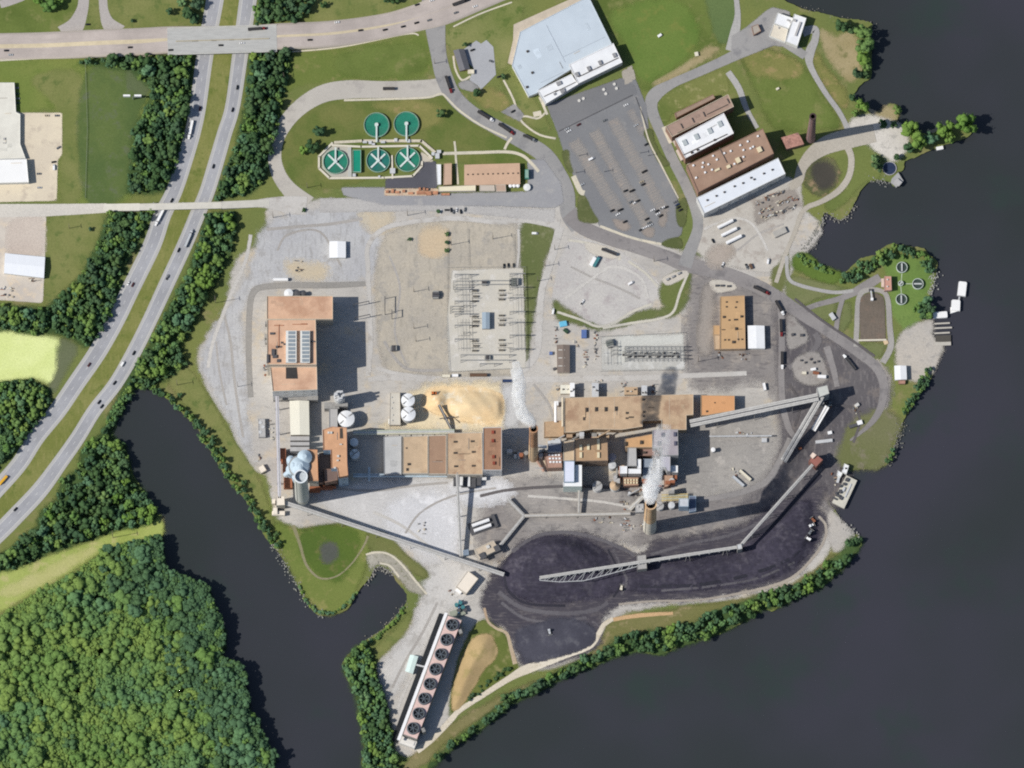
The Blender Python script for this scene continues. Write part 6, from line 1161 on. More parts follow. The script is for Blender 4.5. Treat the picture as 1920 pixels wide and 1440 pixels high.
transformer("slim dark transformer near the foot of the larger switchyard", 914,672,1.57, .8, DARKM); transformer("grey transformer at the west end of the smaller switchyard", 1143,645, .3,1.1); transformer("dark transformer alone in the gravel lot west of the larger switchyard", 817,554,0,1.1, DARKM)
transformer("upright dark cabinet sized transformer in the gravel lot by the boiler shadow", 738,654,1.57, .9, DARKM)
for i in range(10): gantry(1168 + i * 11,1168.1 + i * 11,662 + (i % 3),8, "lattice post in the dense row of the smaller switchyard", "lattice posts in the smaller switchyard")
for py in (653,660,669,676): gantry(1172,1282, py, 9 - (py % 2), "long busbar beam spanning the smaller switchyard", "busbar beams of the smaller switchyard")
for i in range(12): 
    c = S(1172 + i * 9,666 + 2 * (i % 2))
    if i == 0: b2 = breaker(c, "dark circuit breaker under the busbars of the smaller switchyard", "breakers of the smaller switchyard", True)
    else: copy_thing(b2.o, c, rz=.8 * (i % 3))
for py in (651,658,666): gantry(1146,1158, py, 4, "short busbar frame beside the grey transformer of the smaller switchyard", "short frames at the west of the smaller switchyard")
def fence(label, pts, h=2.2):
    a = S(*pts[0]); t = Thing("fence", label, "fence", a)
    for p0, p1 in zip(pts[:-1], pts[1:]):
        q0, q1 = S(*p0), S(*p1); L = (q1 - q0).length; mb = MB(); mb.beam((q0.x, q0.y, q0.z + h),(q1.x, q1.y, q1.z + h), .16, .16); mb.beam((q0.x, q0.y, q0.z + h * .5),(q1.x, q1.y, q1.z + h * .5), .08, .1); t.part("rail", mb, GAL)
        for k in range(int(L / 12) + 1): q = q0.lerp(q1, k / (int(L / 12) + 1)); mb = MB(); mb.tube((q.x, q.y, q.z),(q.x, q.y, q.z + h + .2), .08,5); t.part("post", mb, GAL)
fence("chain link fence round the larger switchyard", [(838,502),(985,501),(989,690),(842,698),(836,600),(838,502)]); fence("chain link fence round the smaller switchyard", [(1124,632),(1284,624),(1288,694),(1124,697)])
fence("faint wire fence across the western lawn beside the tree belt", [(160,118),(164,240),(160,372)], 1.6); fence("fence dividing the sandy ground above the larger switchyard", [(838,432),(838,500)]); fence("second fence dividing the sandy ground, closer to the inner grass", [(876,430),(878,498)]); fence("third fence on the sandy ground, along the pale lane", [(962,440),(964,500)])
# poles and towers
WOOD = surf("weathered_pole", (120,110,98), .15,1.0)
def pole(label, px, py, h, arm=4.0, rz=.17, cat="utility pole", mat=WOOD, group=None, name="utility_pole", lamp=False):
    c = S(px, py); t = Thing(name, label, cat, c, group); mb = MB(); mb.tube((c.x, c.y, c.z - .3),(c.x, c.y, c.z + h), .32,7, .2); t.part("pole", mb, mat)
    mb = MB(); d = Vector((math.cos(rz + 1.57), math.sin(rz + 1.57),0)) * arm / 2; mb.beam((c.x - d.x, c.y - d.y, c.z + h - .4),(c.x + d.x, c.y + d.y, c.z + h - .4), .3, .3); t.part("crossarm", mb, mat)
    if not lamp:
        for k in (-.9,0, .9): mb = MB(); mb.cyl((c.x + d.x * k, c.y + d.y * k, c.z + h - .4), .14, .6,6); t.part("insulator", mb, INS)
for lb, px, py, h in (("tall pole on the gravel just inside the plant gate", 512,408,17),("pole at the grass edge west of the boiler yard", 404,568,24),("pole on the gravel by the worn asphalt loop corner", 332,722,16),("pole between the two sandy fenced plots", 846,459,18),("pole in the sandy plot by the pale lane", 924,448,19),("pole in the middle of the buff gravel lot", 776,547,15),("twin armed pole, upper one near the buff lot's centre", 776,616,14),("twin armed pole, lower one near the buff lot's centre", 780,640,14),("pole on the strip north of the buff lot", 764,404,18),("pole on the grass below the loop road bend", 576,352,14),("pole north of the pad gravel by the dusty road", 1040,468,14),("pole at the west rim of the pale gravel pad", 1022,499,14),("pole on the lane beside the inner grass, lower one", 1008,527,14),("pole beside the dusty road above the corner grass", 1226,490,14),("pole on the tan dust west of the workshop", 1309,678,20),("pole at the west of the highway lawn below the bridge", 130,428,12),("slender pole on the mown strip tip by the creek", 212,1008,24),("pole on the loop road's north verge", 532,144,10),("pole by the gatehouse road bend", 815,119,12),("pole on the lot's west edge", 1080,324,9),("pole on the gravel west of the boiler yard", 446,915 - 190,14)): pole(lb, px, py, h)
t = B("billboard", "white twin panel billboard on a single post in the western lawn", "billboard", 250,181); c = S(250,186); mb = MB(); mb.tube((c.x, c.y, c.z),(c.x, c.y, 11), .6,10); t.part("post", mb, GAL)
for dx in (-4.4,3.0, ): mb = MB(); mb.box((c.x + dx * 1.15 + (1.2 if dx > 0 else -.8), c.y, 11),(6.6,1.6,4.4)); t.part("panel", mb, WHITEP)
for i, (px, py) in enumerate(((1085,292),(1133,322),(1200,287),(1215,292))): pole("slim grey lamp post in the big parking lot, %s" % ("west part", "middle", "east part near the planted island", "east part nearest the island")[i], px, py, 9,3, cat="lamp post", mat=GAL, name="lamp_post", lamp=True)
# two substation H frames in the buff gravel
for lb, a, b in (("dark H frame structure on the buff gravel, taller of the pair", (722,560),(722,590)),("dark H frame structure on the buff gravel, by the dark cabinet", (735,585),(735,598)),("goal shaped steel frame beside the boiler shadow, upper", (664,575),(692,569)),("goal shaped steel frame beside the boiler shadow, lower", (666,600),(694,594))):
    q0, q1 = S(*a), S(*b); t = Thing("line_frame", lb, "line frame", q0)
    for q in (q0, q1): mb = MB(); mb.tube(q, q + Vector((0,0,11)), .3,6); t.part("post", mb, DARKM)
    mb = MB(); mb.beam(q0 + Vector((0,0,10.5)), q1 + Vector((0,0,10.5)), .7, .6); t.part("beam", mb, DARKM)
# ------------------------------------------------------------------ docks, barges, basin gear
BOATW = surf("boat_white", (238,238,236), .03, .5)
def hull(label, cx, cy, L, W, ang, name="barge", cat="barge", h=2.0, cover=True):
    c = G(cx, cy, 0); t = Thing(name, label, cat, (c.x, c.y, -1.4)); cs, sn = math.cos(ang), math.sin(ang)
    def T_(x, y, z): return (c.x + x * cs - y * sn, c.y + x * sn + y * cs, z)
    o_ = [(-L / 2,-W / 2),(L / 2 - W * .12,-W / 2),(L / 2,-W * .38),(L / 2, W * .38),(L / 2 - W * .12, W / 2),(-L / 2, W / 2)]
    mb = MB(); mb.prism([T_(x, y, 0)[:2] for x, y in o_], -1.9, .4); t.part("hull", mb, surf("hull_grey", (150,152,154)))
    mb = MB(); mb.prism([T_(x * .94, y * .9,0)[:2] for x, y in o_], .4, h); t.part("canopy", mb, BOATW)
    return t
hull("white roofed barge moored furthest out on the river", 1804,542,14.5,8.4, math.pi / 2 - .12); hull("white roofed barge with a pointed bow linked behind the outermost barge", 1792,573,11,9, math.pi / 2 - .05)
mb = MB(); 
t = Thing("pontoon", "white pointed pontoon tail trailing from the middle barge", "pontoon", G(1784,585,0)); mb.prism(P([(1782,576),(1797,577),(1800,582),(1782,588)], .5), -1.8, .6); t.part("deck", mb, BOATW)
hull("white covered barge tied at the head of the finger pier", 1763,591,14,6.6, .07)
t = Thing("pier", "finger pier with four thin walkways beside the white covered barge", "pier", G(1766,622,0)); PW = surf("pier_boards", (190,184,172), .1,1.0)
for y in (607,615.5,625): mb = MB(); mb.beam(G(1752, y, .3), G(1781 + (y == 615.5) * 4, y - 1.5, .3),1.5, .4); t.part("walkway", mb, PW)
mb = MB(); mb.prism(P([(1754,629),(1783,628),(1783,641),(1754,641)], .2), -1.8, .2); t.part("deck", mb, surf("dark_pier_deck", (82,78,72), .1, .6)); mb = MB(); mb.beam(G(1752,645, .6), G(1783,644, .6),3.4, .6); t.part("walkway", mb, PW)
mb = MB()
for y in (607,615,625,640,645):
    for x in (1757,1770,1780): q = G(x, y, 0); mb.cyl((q.x, q.y, -4), .25,4.1,7)
t = Thing("gangway", "thin gangway linking the outer barges", "gangway", G(1793,566,0)); mb = MB(); mb.beam(G(1799,556,1.6), G(1797,566,1.6),1.2, .3); t.part("deck", mb, LSTEEL)
t = Thing("wharf", "slanting concrete coal wharf with pumps and pipes on its deck", "wharf", G(1582,915,0)); wc = surf("wharf_concrete", (206,202,186), .07, .3, dirt=(170,166,156))
mb = MB(); mb.prism(P([(1587,891),(1607,901),(1583,953),(1560,942)], 2.6), -3,2.6); t.part("deck", mb, wc)
for px, py, s_ in ((1588,900,(3,3,2)),(1583,908,(3,2,2)),(1582,918,(2,4,1.6)),(1575,922,(3,3,2.2)),(1571,930,(4,2,2)),(1577,934,(3,3,1.4)),(1568,925,(2,2,2.2)),(1590,920,(1.4,14, .7)),(1565,935,(5,1.4,1.2)),(1575,912,(2,2,2.5))): mb = MB(); c = G(px, py, 2.6); mb.box((c.x, c.y, 2.58), s_, -.43); t.part("pump", mb, DARKM if s_[1] < 4 else LSTEEL)
mb = MB(); mb.beam(G(1575,888,2.7), G(1570,905,2.7),2.4, .5); t.part("gangway", mb, LSTEEL)
t = B("pump_station", "white roofed pump station at the landward end of the coal wharf", "pump station", 1580,882); par_block(t, P([(1583,869),(1592,873),(1587,889),(1578,885)], 5),5,0, WHITER, WHITEW, .25); par_block(t, P([(1571,882),(1580,887),(1576,895),(1569,891)], 4),4,0, WHITER, WHITEW, .25); boxes(t, "roof_vent", 5,[(1577,878,2,2,1.5),(1586,878,1.5,1.5,1)], (2,2,1), DVENT)
t = Thing("intake_house", "tilted grey water intake platform at the river edge below the trees", "intake", G(1683,338,0)); mb = MB(); mb.prism(P([(1672,335),(1684,323),(1694,339),(1681,351),(1670,342)], 1.8), -3,1.8); t.part("deck", mb, surf("intake_concrete", (164,164,164), .08)); mb = MB(); c = G(1684,342,3); mb.box((c.x, c.y, 1.78),(6,5,2), -.7); t.part("pump_box", mb, GREYR)
hull("small pale work boat by the tree covered spit", 1762,278,7,3.6, .2, "work_boat", "boat", 1.2)
t = Thing("weir_bridge", "thin footbridge with a white valve hut at the head of the settling basin", "footbridge", G(1636,555,0)); mb = MB(); mb.beam(G(1633,545,3), G(1635,561,3),1.3, .4); t.part("deck", mb, LSTEEL); c = G(1635,561,3); mb = MB(); mb.box((c.x, c.y, .5),(2.4,2.4,3.4)); t.part("hut", mb, WHITEP); c = G(1632,544,2); mb = MB(); mb.box((c.x, c.y, .5),(3,2.4,2)); t.part("gate", mb, DARKM)
t = Thing("basin_weir", "pale concrete weir along the foot of the settling basin", "weir", G(1636,638,0)); mb = MB(); mb.beam(G(1609,638, TOPZ + .9), G(1662,637, TOPZ + .9),1.6,1.2); t.part("wall", mb, wk); mb = MB(); c = S(1661,642); mb.box((c.x, c.y, c.z),(4,4, .8), .4); t.part("pad", mb, surf("tan_pad", (214,186,146)))
t = Thing("water_intake_pool", "dark boomed intake pool by the shingle", "pool", G(1668,316,0)); mb = MB(); c = G(1668,316,0); mb.cyl((c.x, c.y, .02),6, .6,28); mb2 = MB(); mb2.ring((c.x, c.y, .0),6.6,6.0, .9,28); t.part("wall", mb2, GREYR); t.part("water", mb, surf("intake_water", (46,58,86), .1, .2, rough=.2))
# ------------------------------------------------------------------ weather: steam over the chimneys
def fix_normals(o):
    import bmesh
    b = bmesh.new(); b.from_mesh(o.data); bmesh.ops.recalc_face_normals(b, faces=b.faces); b.to_mesh(o.data); b.free()
def plume(label, pts, dens, name="steam_plume", thin=None):
    """a lumpy closed body of steam along (pixel, pixel, height, radius) points"""
    m, nt, n, l, b = _new(name); n.remove(b); v = n.new("ShaderNodeVolumePrincipled"); v.inputs["Color"].default_value = (.995, .997,1,1); v.inputs["Anisotropy"].default_value = 0
    tc = n.new("ShaderNodeTexCoord").outputs["Object"]; f = _noise(n, l, tc, .16,5, .65); d_ = _math(n, l, 'MULTIPLY', _ramp(n, l, f, .36, .58), dens)
    if thin:
        sx = n.new("ShaderNodeSeparateXYZ"); l.new(tc, sx.inputs[0]); mr = n.new("ShaderNodeMapRange"); mr.inputs[1].default_value = thin[0]; mr.inputs[2].default_value = thin[1]; mr.inputs[3].default_value = 1; mr.inputs[4].default_value = thin[2]; l.new(sx.outputs[2], mr.inputs[0]); d_ = _math(n, l, 'MULTIPLY', d_, mr.outputs[0])
    l.new(d_, v.inputs["Density"]); l.new(v.outputs[0], n["Material Output"].inputs["Volume"])
    mb = MB(); w_ = [(G(px, py, z), r_) for px, py, z, r_ in pts]; N = 14
    ringv = []
    for i, (c, r_) in enumerate(w_):
        d = (w_[min(i + 1, len(w_) - 1)][0] - w_[max(i - 1,0)][0]).normalized(); u = d.cross(Vector((0,0,1))); u = u.normalized() if u.length > .05 else Vector((1,0,0)); x = d.cross(u)
        ringv.append([c + (u * math.cos(2 * math.pi * k / N) + x * math.sin(2 * math.pi * k / N)) * r_ * random.uniform(.78,1.22) for k in range(N)])
    mb.add([q for rr in ringv for q in rr],[(i * N + k, (i + 1) * N + k, (i + 1) * N + (k + 1) % N, i * N + (k + 1) % N) for i in range(len(w_) - 1) for k in range(N)] + [tuple(range(N)), tuple(range((len(w_) - 1) * N, len(w_) * N))[::-1]])
    o = mb.build(name, m); fix_normals(o); tag(o, label, "steam", None, "stuff"); return o
plume("dense white steam rising from the banded chimney by the coal yard", [(1218,943,112,4.2),(1219,934,116,6),(1221,920,120,7.5),(1225,905,124,8),(1229,890,127,7),(1232,874,130,8),(1236,858,133,7),(1240,840,136,9),(1243,818,138,8),(1245,795,140,6)], .6, thin=(114,132, .1))
plume("bluish white steam drifting north from the tan chimney past the wood chip pile", [(999,802,127,3),(998,793,130,5),(990,786,133,6.5),(981,778,136,7),(975,762,140,7),(972,740,143,7),(973,716,146,6.5),(969,694,149,6),(967,678,152,3.5)], .5, thin=(128,134, .5))
# ------------------------------------------------------------------ trees
def foliage(name, cols, rough=.9, rnd=True):
    m, nt, n, l, b = _new(name)
    oi = n.new("ShaderNodeObjectInfo"); at = n.new("ShaderNodeAttribute"); at.attribute_name = "hue"
    r = n.new("ShaderNodeValToRGB"); r.color_ramp.interpolation = 'LINEAR'
    k = len(cols)
    while len(r.color_ramp.elements) < k: r.color_ramp.elements.new(.5)
    for i, c in enumerate(cols): r.color_ramp.elements[i].position = i / (k - 1); r.color_ramp.elements[i].color = A(c)
    l.new(_math(n, l, 'FRACT', _math(n, l, 'ADD', oi.outputs["Random"] if rnd else 0.0, at.outputs["Fac"]), None), r.inputs[0])
    tc = n.new("ShaderNodeTexCoord").outputs["Object"]; f = _noise(n, l, tc, .55,3, .6)
    q = n.new("ShaderNodeMapRange"); q.inputs[1].default_value = .3; q.inputs[2].default_value = .7; q.inputs[3].default_value = .82 if rnd else .9; q.inputs[4].default_value = 1.24 if rnd else 1.16; l.new(f, q.inputs[0])
    cc = n.new("ShaderNodeCombineColor")
    for i in range(3): l.new(q.outputs[0], cc.inputs[i])
    lc = _mix(n, l, 1.0, r.outputs[0], cc.outputs[0], 'MULTIPLY')
    l.new(lc, b.inputs["Base Color"]); b.inputs["Roughness"].default_value = rough; b.inputs["Specular IOR Level"].default_value = .1
    return m
FOL_D = foliage("dark_foliage", [(58,88,52),(70,100,56),(64,96,64),(82,110,62),(70,98,70)])
FOL_L = foliage("bright_foliage", [(96,134,54),(112,144,60),(88,126,62),(122,146,66)])
FOL_W = foliage("woodland_foliage", [(104,138,56),(114,144,66),(98,132,72),(126,150,62),(96,134,94),(84,122,88),(108,138,66),(98,130,62)])
FOL_S = foliage("canopy_foliage", [(98,134,62),(106,138,68),(120,146,66),(102,136,70),(94,132,78),(88,126,86),(72,104,70),(80,112,64)], rnd=False)
BARK = surf("bark", (92,78,64), .2,1.0)
_ico = None
def ico(sub):
    t = (1 + 5 ** .5) / 2; v = [(-1, t, 0),(1, t, 0),(-1,-t, 0),(1,-t, 0),(0,-1, t),(0,1, t),(0,-1,-t),(0,1,-t),(t, 0,-1),(t, 0,1),(-t, 0,-1),(-t, 0,1)]
    f = [(0,11,5),(0,5,1),(0,1,7),(0,7,10),(0,10,11),(1,5,9),(5,11,4),(11,10,2),(10,7,6),(7,1,8),(3,9,4),(3,4,2),(3,2,6),(3,6,8),(3,8,9),(4,9,5),(2,4,11),(6,2,10),(8,6,7),(9,8,1)]
    v = [np.array(q) / np.linalg.norm(q) for q in v]
    for _ in range(sub):
        c = {}; nf = []
        def mid(a, b):
            k = (min(a, b), max(a, b))
            if k not in c: m_ = v[a] + v[b]; v.append(m_ / np.linalg.norm(m_)); c[k] = len(v) - 1
            return c[k]
        for a, b, d in f: x, y, z = mid(a, b), mid(b, d), mid(d, a); nf += [(a, x, z),(b, y, x),(d, z, y),(x, y, z)]
        f = nf
    return np.array(v), np.array(f)
ICV, ICF = ico(1)
def crown_np(r_, h, lobes, leaves, g):
    """one crown: lumpy leaf clumps through a rounded volume plus loose leaf sprays; base of the trunk at the origin"""
    V = []; T = []; o_ = 0
    cen = []
    for i in range(lobes):
        a = g.uniform(0,2 * math.pi); q = g.uniform(0,1) ** .6; zz = g.uniform(-1,1)
        rr = r_ * .78 * q * math.sqrt(max(0,1 - (zz * .75) ** 2)); c = np.array([rr * math.cos(a), rr * math.sin(a), h * (.62 + .27 * zz)])
        s_ = r_ * g.uniform(.2, .38); cen.append((c, s_))
        d = ICV * (1 + g.uniform(-.32, .32,(len(ICV), 1))) * s_ * np.array([1,1, .8]); V.append(d + c); T.append(ICF + o_); o_ += len(ICV)
    for i in range(leaves):
        c, s_ = cen[g.integers(len(cen))]; d = g.normal(size=3); d[2] = abs(d[2]) * .8; d /= np.linalg.norm(d); p = c + d * s_ * g.uniform(.95,1.35)
        u = g.normal(size=3); u /= np.linalg.norm(u); w_ = np.cross(u, d + .3 * g.normal(size=3)); w_ /= np.linalg.norm(w_) + 1e-9; k = r_ * g.uniform(.05, .1)
        V.append(np.array([p + u * k, p + w_ * k * .8, p - u * k * .9 + d * k * .4])); T.append(np.array([[0,1,2]]) + o_); o_ += 3
    return np.concatenate(V), np.concatenate(T)
PRO = []
g_ = np.random.default_rng(5)
for i in range(9): PRO.append(crown_np(1.0,1.9, int(g_.integers(14,21)), 240, g_))
def tri_mesh(name, V, T, mat, hue=None):
    return npmesh(name, V, T, mat, {"hue": np.zeros(len(V)) if hue is None else hue})
CR = {k: [tri_mesh("crown", V, T, m_) for V, T in PRO] for k, m_ in (("d", FOL_D),("l", FOL_L),("w", FOL_W))}
_tm = MB(); _tm.tube((0,0,-.2),(0,0,1.1), .1,6, .05)
for a in (.4,2.2,4.1): _tm.tube((0,0, .75),(.35 * math.cos(a), .35 * math.sin(a), 1.35), .045,5, .02)
_to = _tm.build("trunk", BARK); TRUNK = _to.data; bpy.data.objects.remove(_to)
NT = [0]; LATER = []
def tree(px, py, r_, label, group=None, kind="d", cat="tree", hs=1.0, name="tree"):
    q = S(px, py); z = max(q.z, -.2) if q.z < 8 else 1.0
    if group and name == "tree": LATER.append((r_, q.x, q.y, z, label, group, kind, hs)); return None
    return tree_at(q.x, q.y, z, r_, label, group, kind, cat, hs, name)
def tree_at(x, y, z, r_, label, group, kind, cat="tree", hs=1.0, name="tree"):
    o = bpy.data.objects.new(name, None); COL.objects.link(o); o.location = (x, y, z); o.rotation_euler = (0,0, random.uniform(0,6.28)); o.scale = (r_ * random.uniform(.92,1.08), r_ * random.uniform(.92,1.08), r_ * random.uniform(.85,1.15) * hs)
    tag(o, label, cat, group)
    for nm, me in (("trunk", TRUNK),("crown", random.choice(CR[kind]))): c = bpy.data.objects.new(nm, me); COL.objects.link(c); c.parent = o
    NT[0] += 1
    return o
def fill(poly, gap, rlo, rhi, excl=(), tries=4000, keep=None):
    xs = [p[0] for p in poly]; ys = [p[1] for p in poly]; out = []
    for _ in range(tries):
        x, y = random.uniform(min(xs), max(xs)), random.uniform(min(ys), max(ys))
        if not (-8 < x < 1928 and -8 < y < 1448) or not inside(x, y, poly): continue
        r_ = random.uniform(rlo, rhi)
        if any((x - a) ** 2 + (y - b) ** 2 < (gap * (r_ + c)) ** 2 for a, b, c in out): continue
        out.append((x, y, r_))
    return out
def belt(poly, gap, rlo, rhi, label, group, kinds="d", **k):
    pts = fill(poly, gap, rlo, rhi)
    for x, y, r_ in pts: tree(x, y, r_ * SCALE, label, group, random.choice(kinds), **k)
    return len(pts)
def shrinkpoly(p, d):
    o_, i_ = inset([(x, -y) for x, y in p], d); return [(q.x, -q.y) for q in i_]
n1 = belt([(190,114),(290,112),(352,108),(350,150),(346,200),(338,240),(328,285),(315,325),(298,355),(250,356),(252,300),(258,250),(275,215),(292,170),(270,135)], .62,9,15, "dense dark green tree in the belt between the western lawn and the highway", "trees of the belt north of the plant gate bridge", "ddddw")
n2 = belt([(212,408),(272,404),(262,430),(240,470),(215,520),(216,535),(204,570),(204,592),(172,628),(158,642),(128,622),(95,614),(60,616),(0,604),(0,580),(85,588),(122,560),(158,524),(192,458)], .62,8,14, "dark tree in the belt west of the highway below the narrow bridge", "trees of the belt below the narrow bridge", "ddddw")
n3 = belt([(0,722),(55,718),(85,736),(84,758),(65,788),(40,822),(15,846),(0,860)], .62,8,13, "mid green tree in the clump below the bright meadow", "trees below the bright meadow", "wwl")
n4 = belt([(476,108),(540,102),(532,130),(518,200),(508,260),(496,300),(486,332),(466,354),(410,368),(422,340),(448,285),(466,200),(472,140)], .62,9,15, "dense dark tree in the belt between the highway and the loop road", "trees between the highway and the loop road", "dddw")
n5 = belt([(392,408),(434,404),(432,445),(414,498),(385,543),(360,596),(334,648),(338,676),(310,702),(285,712),(258,712),(252,702),(280,657),(318,592),(356,517),(384,447)], .62,9,14, "green tree in the belt between the highway and the gravel yard", "trees between the highway and the gravel yard", "dwwwl")
n6 = belt([(236,742),(246,738),(216,790),(205,808),(194,812),(215,765)], .6,6,9, "small tree on the steep bank between the highway and the creek", "bank trees beside the creek head", "dw")
n7 = belt([(192,820),(206,822),(226,838),(232,854),(236,880),(240,905),(226,930),(212,960),(208,984),(178,1000),(130,1016),(80,1034),(45,1052),(5,1066),(5,1050),(30,1026),(76,988),(84,966),(124,948),(150,925),(162,890),(155,854),(175,832)], .64,9,15, "tree in the wood between the highway and the creek, north of the mown strip", "trees of the creek wood", "dddwwl")
belt([(216,986),(220,962),(242,926),(260,922),(275,942),(292,966),(268,984)], .6,8,13, "bright green tree in the clump at the tip of the creek wood", "bright trees at the tip of the creek wood", "l")
n8 = belt(shrinkpoly(BELT_F, 3), .6,7,12, "bushy dark tree on the bank west of the cooling tower", "bank trees west of the cooling tower", "dddw", hs=.9)
n9 = belt([(x, y) for x, y in BELT_G], .66,7,12, "rounded tree on the south bank below the coal yard", "south bank trees", "ddlw", hs=.9)
print("belts", n1, n2, n3, n4, n5, n6, n7, n8, n9)
# single and grouped trees elsewhere
for x, y, r_, k_, lb in ((825,216,10, "d", "lone dark round tree on the works lawn near the access road"),(585,278,14, "d", "dark tree among the pair on the works lawn west of the tanks"),(598,250,12, "d", "upper tree of the pair on the works lawn west of the tanks"),(570,285,11, "l", "lighter bushy tree beside the dark pair on the works lawn"),(317,24,9, "d", "small dark tree beside the wooded corner at the top left"),(607,11,7, "d", "small round tree on the verge right of the top wooded corner"),(248,40,4, "d", "tiny shrub like tree on the lawn below the top edge"),(90,12,17, "l", "broad bright tree on the ramp lawn at the top left"),(108,4,11, "l", "smaller bright tree touching the broad one at the top left"),(72,4,10, "l", "bright tree on the left side of the broad one at the top left"),
    (895,175,9, "d", "bushy tree by the gatehouse lane"),(872,86,6, "d", "small tree right behind the gatehouse"),(944,145,6, "d", "little tree on the visitor lot's east kerb"),(170,590 - 160,5, "d", "small tree on the lawn by the narrow bridge approach"),(350,30,14, "d", "large tree at the left side of the top wooded corner"),(370,8,14, "d", "large tree at the very top of the wooded corner"),(364,38,12, "d", "tree at the foot of the top left wooded corner"),(340,6,11, "w", "lighter tree at the top of the wooded corner"),
    (740,0,12, "d", "half cut off tree at the top edge above the arterial"),(722,2,9, "d", "smaller tree at the top edge above the arterial"),
    (1578,52,15, "d", "dark tree on the north east point, west one"),(1596,58,11, "d", "dark tree on the north east point between two others"),(1618,66,18, "w", "tall tree at the top of the riverside row"),(1622,90,20, "w", "second tree from the top of the riverside row"),(1618,112,17, "w", "third tree from the top of the riverside row"),(1626,128,10, "w", "lowest tree of the riverside row"),(1606,140,12, "d", "dark squat tree south of the riverside row"),(1622,142,9, "d", "small dark tree at the water south of the riverside row"),
    (1600,186,10, "d", "tree by the cove west of the sandy spit"),(1616,204,17, "l", "pale tree above the white shingle"),(1602,215,9, "w", "small tree on the lane bend above the shingle"),(1682,208,9, "w", "tree on the end of the sandy spit"),(1655,234,9, "d", "dark tree in the chimney's shadow by the shingle"),(1675,236,8, "d", "second dark tree in the chimney's shadow"),
    (1708,248,20, "l", "leafy tree at the root of the wooded spit"),(1724,268,20, "l", "bright tree on the south side of the wooded spit"),(1704,280,12, "d", "dark tree above the intake platform"),(1745,262,16, "w", "middle tree of the wooded spit"),(1772,246,18, "w", "tall tree with a forked crown on the wooded spit"),(1781,262,12, "w", "low tree in front of the fork crowned one"),(1810,240,23, "l", "biggest crown at the tip of the wooded spit"),(1680,298,8, "d", "bush beside the intake pool"),(1646,314,13, "d", "dark tree west of the intake pool"),(1640,300,9, "w", "lighter tree above the dark one west of the intake pool")):
    tree(x, y, r_ * SCALE, lb, None, k_)
belt([(484,0),(586,0),(578,18),(556,38),(528,42),(486,46),(480,20)], .6,9,14, "dense tree in the wooded corner above the overpass", "trees above the overpass", "ddd")
belt([(1575,525),(1600,505),(1620,492),(1645,485),(1656,474),(1676,464),(1708,468),(1730,472),(1742,484),(1752,498),(1746,512),(1735,508),(1725,488),(1700,482),(1670,484),(1650,495),(1625,512),(1600,530),(1580,535)], .62,6,11, "rounded bright tree along the cove by the riverside lawn", "trees along the cove", "lldw", hs=.85)
belt([(1740,560),(1748,580),(1746,596),(1728,598),(1716,585),(1724,566)], .55,7,11, "dark tree at the south of the riverside lawn beside the piers", "trees beside the piers", "dd", hs=.9)
belt([(1738,722),(1746,692),(1736,690),(1722,720),(1706,745),(1694,770),(1696,778),(1708,766)], .62,4,7, "small bushy tree on the east bank above the coal dock", "trees on the east bank", "dlw", hs=.8)
belt([(1674,842),(1662,866),(1668,866),(1678,848)], .6,4,6, "low tree at the waterline north of the wharf", "waterline trees north of the wharf", "dw", hs=.7)
print("trees", NT[0])
RIM = [(345,1092),(372,1100),(384,1118),(392,1140),(402,1165),(411,1190),(408,1215),(404,1238),(428,1252),(446,1274),(450,1304),(457,1334),(472,1358),(488,1384),(500,1412),(500,1436),(318,1085),(296,1052),(294,1024)]
N0 = NT[0]
# shrubs on the creek bank and odd places
def shrub(px, py, r_, label, group, kind="d"): return tree(px, py, r_ * SCALE, label, group, kind, "shrub", .6, "shrub")
bank = [(262,724),(285,732),(320,756),(350,785),(372,808),(380,828),(398,850),(416,882),(436,912),(461,939),(478,970),(488,988),(500,1010),(517,1028)]
L_ = smooth(bank, 6, False)
for i, (x, y) in enumerate(L_):
    if i % 2 == 0 or random.random() < .5: shrub(x + random.uniform(0,8), y + random.uniform(-4,2), random.uniform(3.5,7.5), "low leafy shrub on the creek's east bank", "shrubs along the creek's east bank", random.choice("ddw"))
for x, y in ((338,742),(400,822),(416,844),(458,906),(518,1002)): shrub(x, y, 6.5, "dark round shrub on the grass just above the creek bank", "dark round shrubs above the creek bank", "d")
for i, (x, y) in enumerate(smooth([(560,1100),(575,1128),(592,1146),(612,1150),(634,1146),(650,1132),(668,1112)], 4, False)): shrub(x + random.uniform(-2,2), y + random.uniform(-3,1), random.uniform(3,5.5), "small bright shrub round the grassy point in the creek", "shrubs round the grassy point", "w")
for i, (x, y) in enumerate(smooth([(752,1140),(738,1165),(716,1184),(694,1202)], 5, False)): shrub(x + random.uniform(0,6), y, random.uniform(3,6), "small shrub on the bank of the inlet north of the cooling tower", "shrubs on the inlet bank", "w")
for i, (x, y) in enumerate(smooth([(880,1308),(905,1290),(930,1270),(950,1252)], 5, False)): shrub(x + random.uniform(-6,6), y + random.uniform(-5,5), random.uniform(3,5.5), "low shrub on the grass slope beside the sand mound", "shrubs beside the sand mound", "d")
for i in range(26): x = random.uniform(1496,1560); shrub(x, 484 + (x - 1496) * .42 + random.uniform(-8,8), random.uniform(3,5), "low bright shrub on the cove's west bank", "shrubs on the cove's west bank", "w")
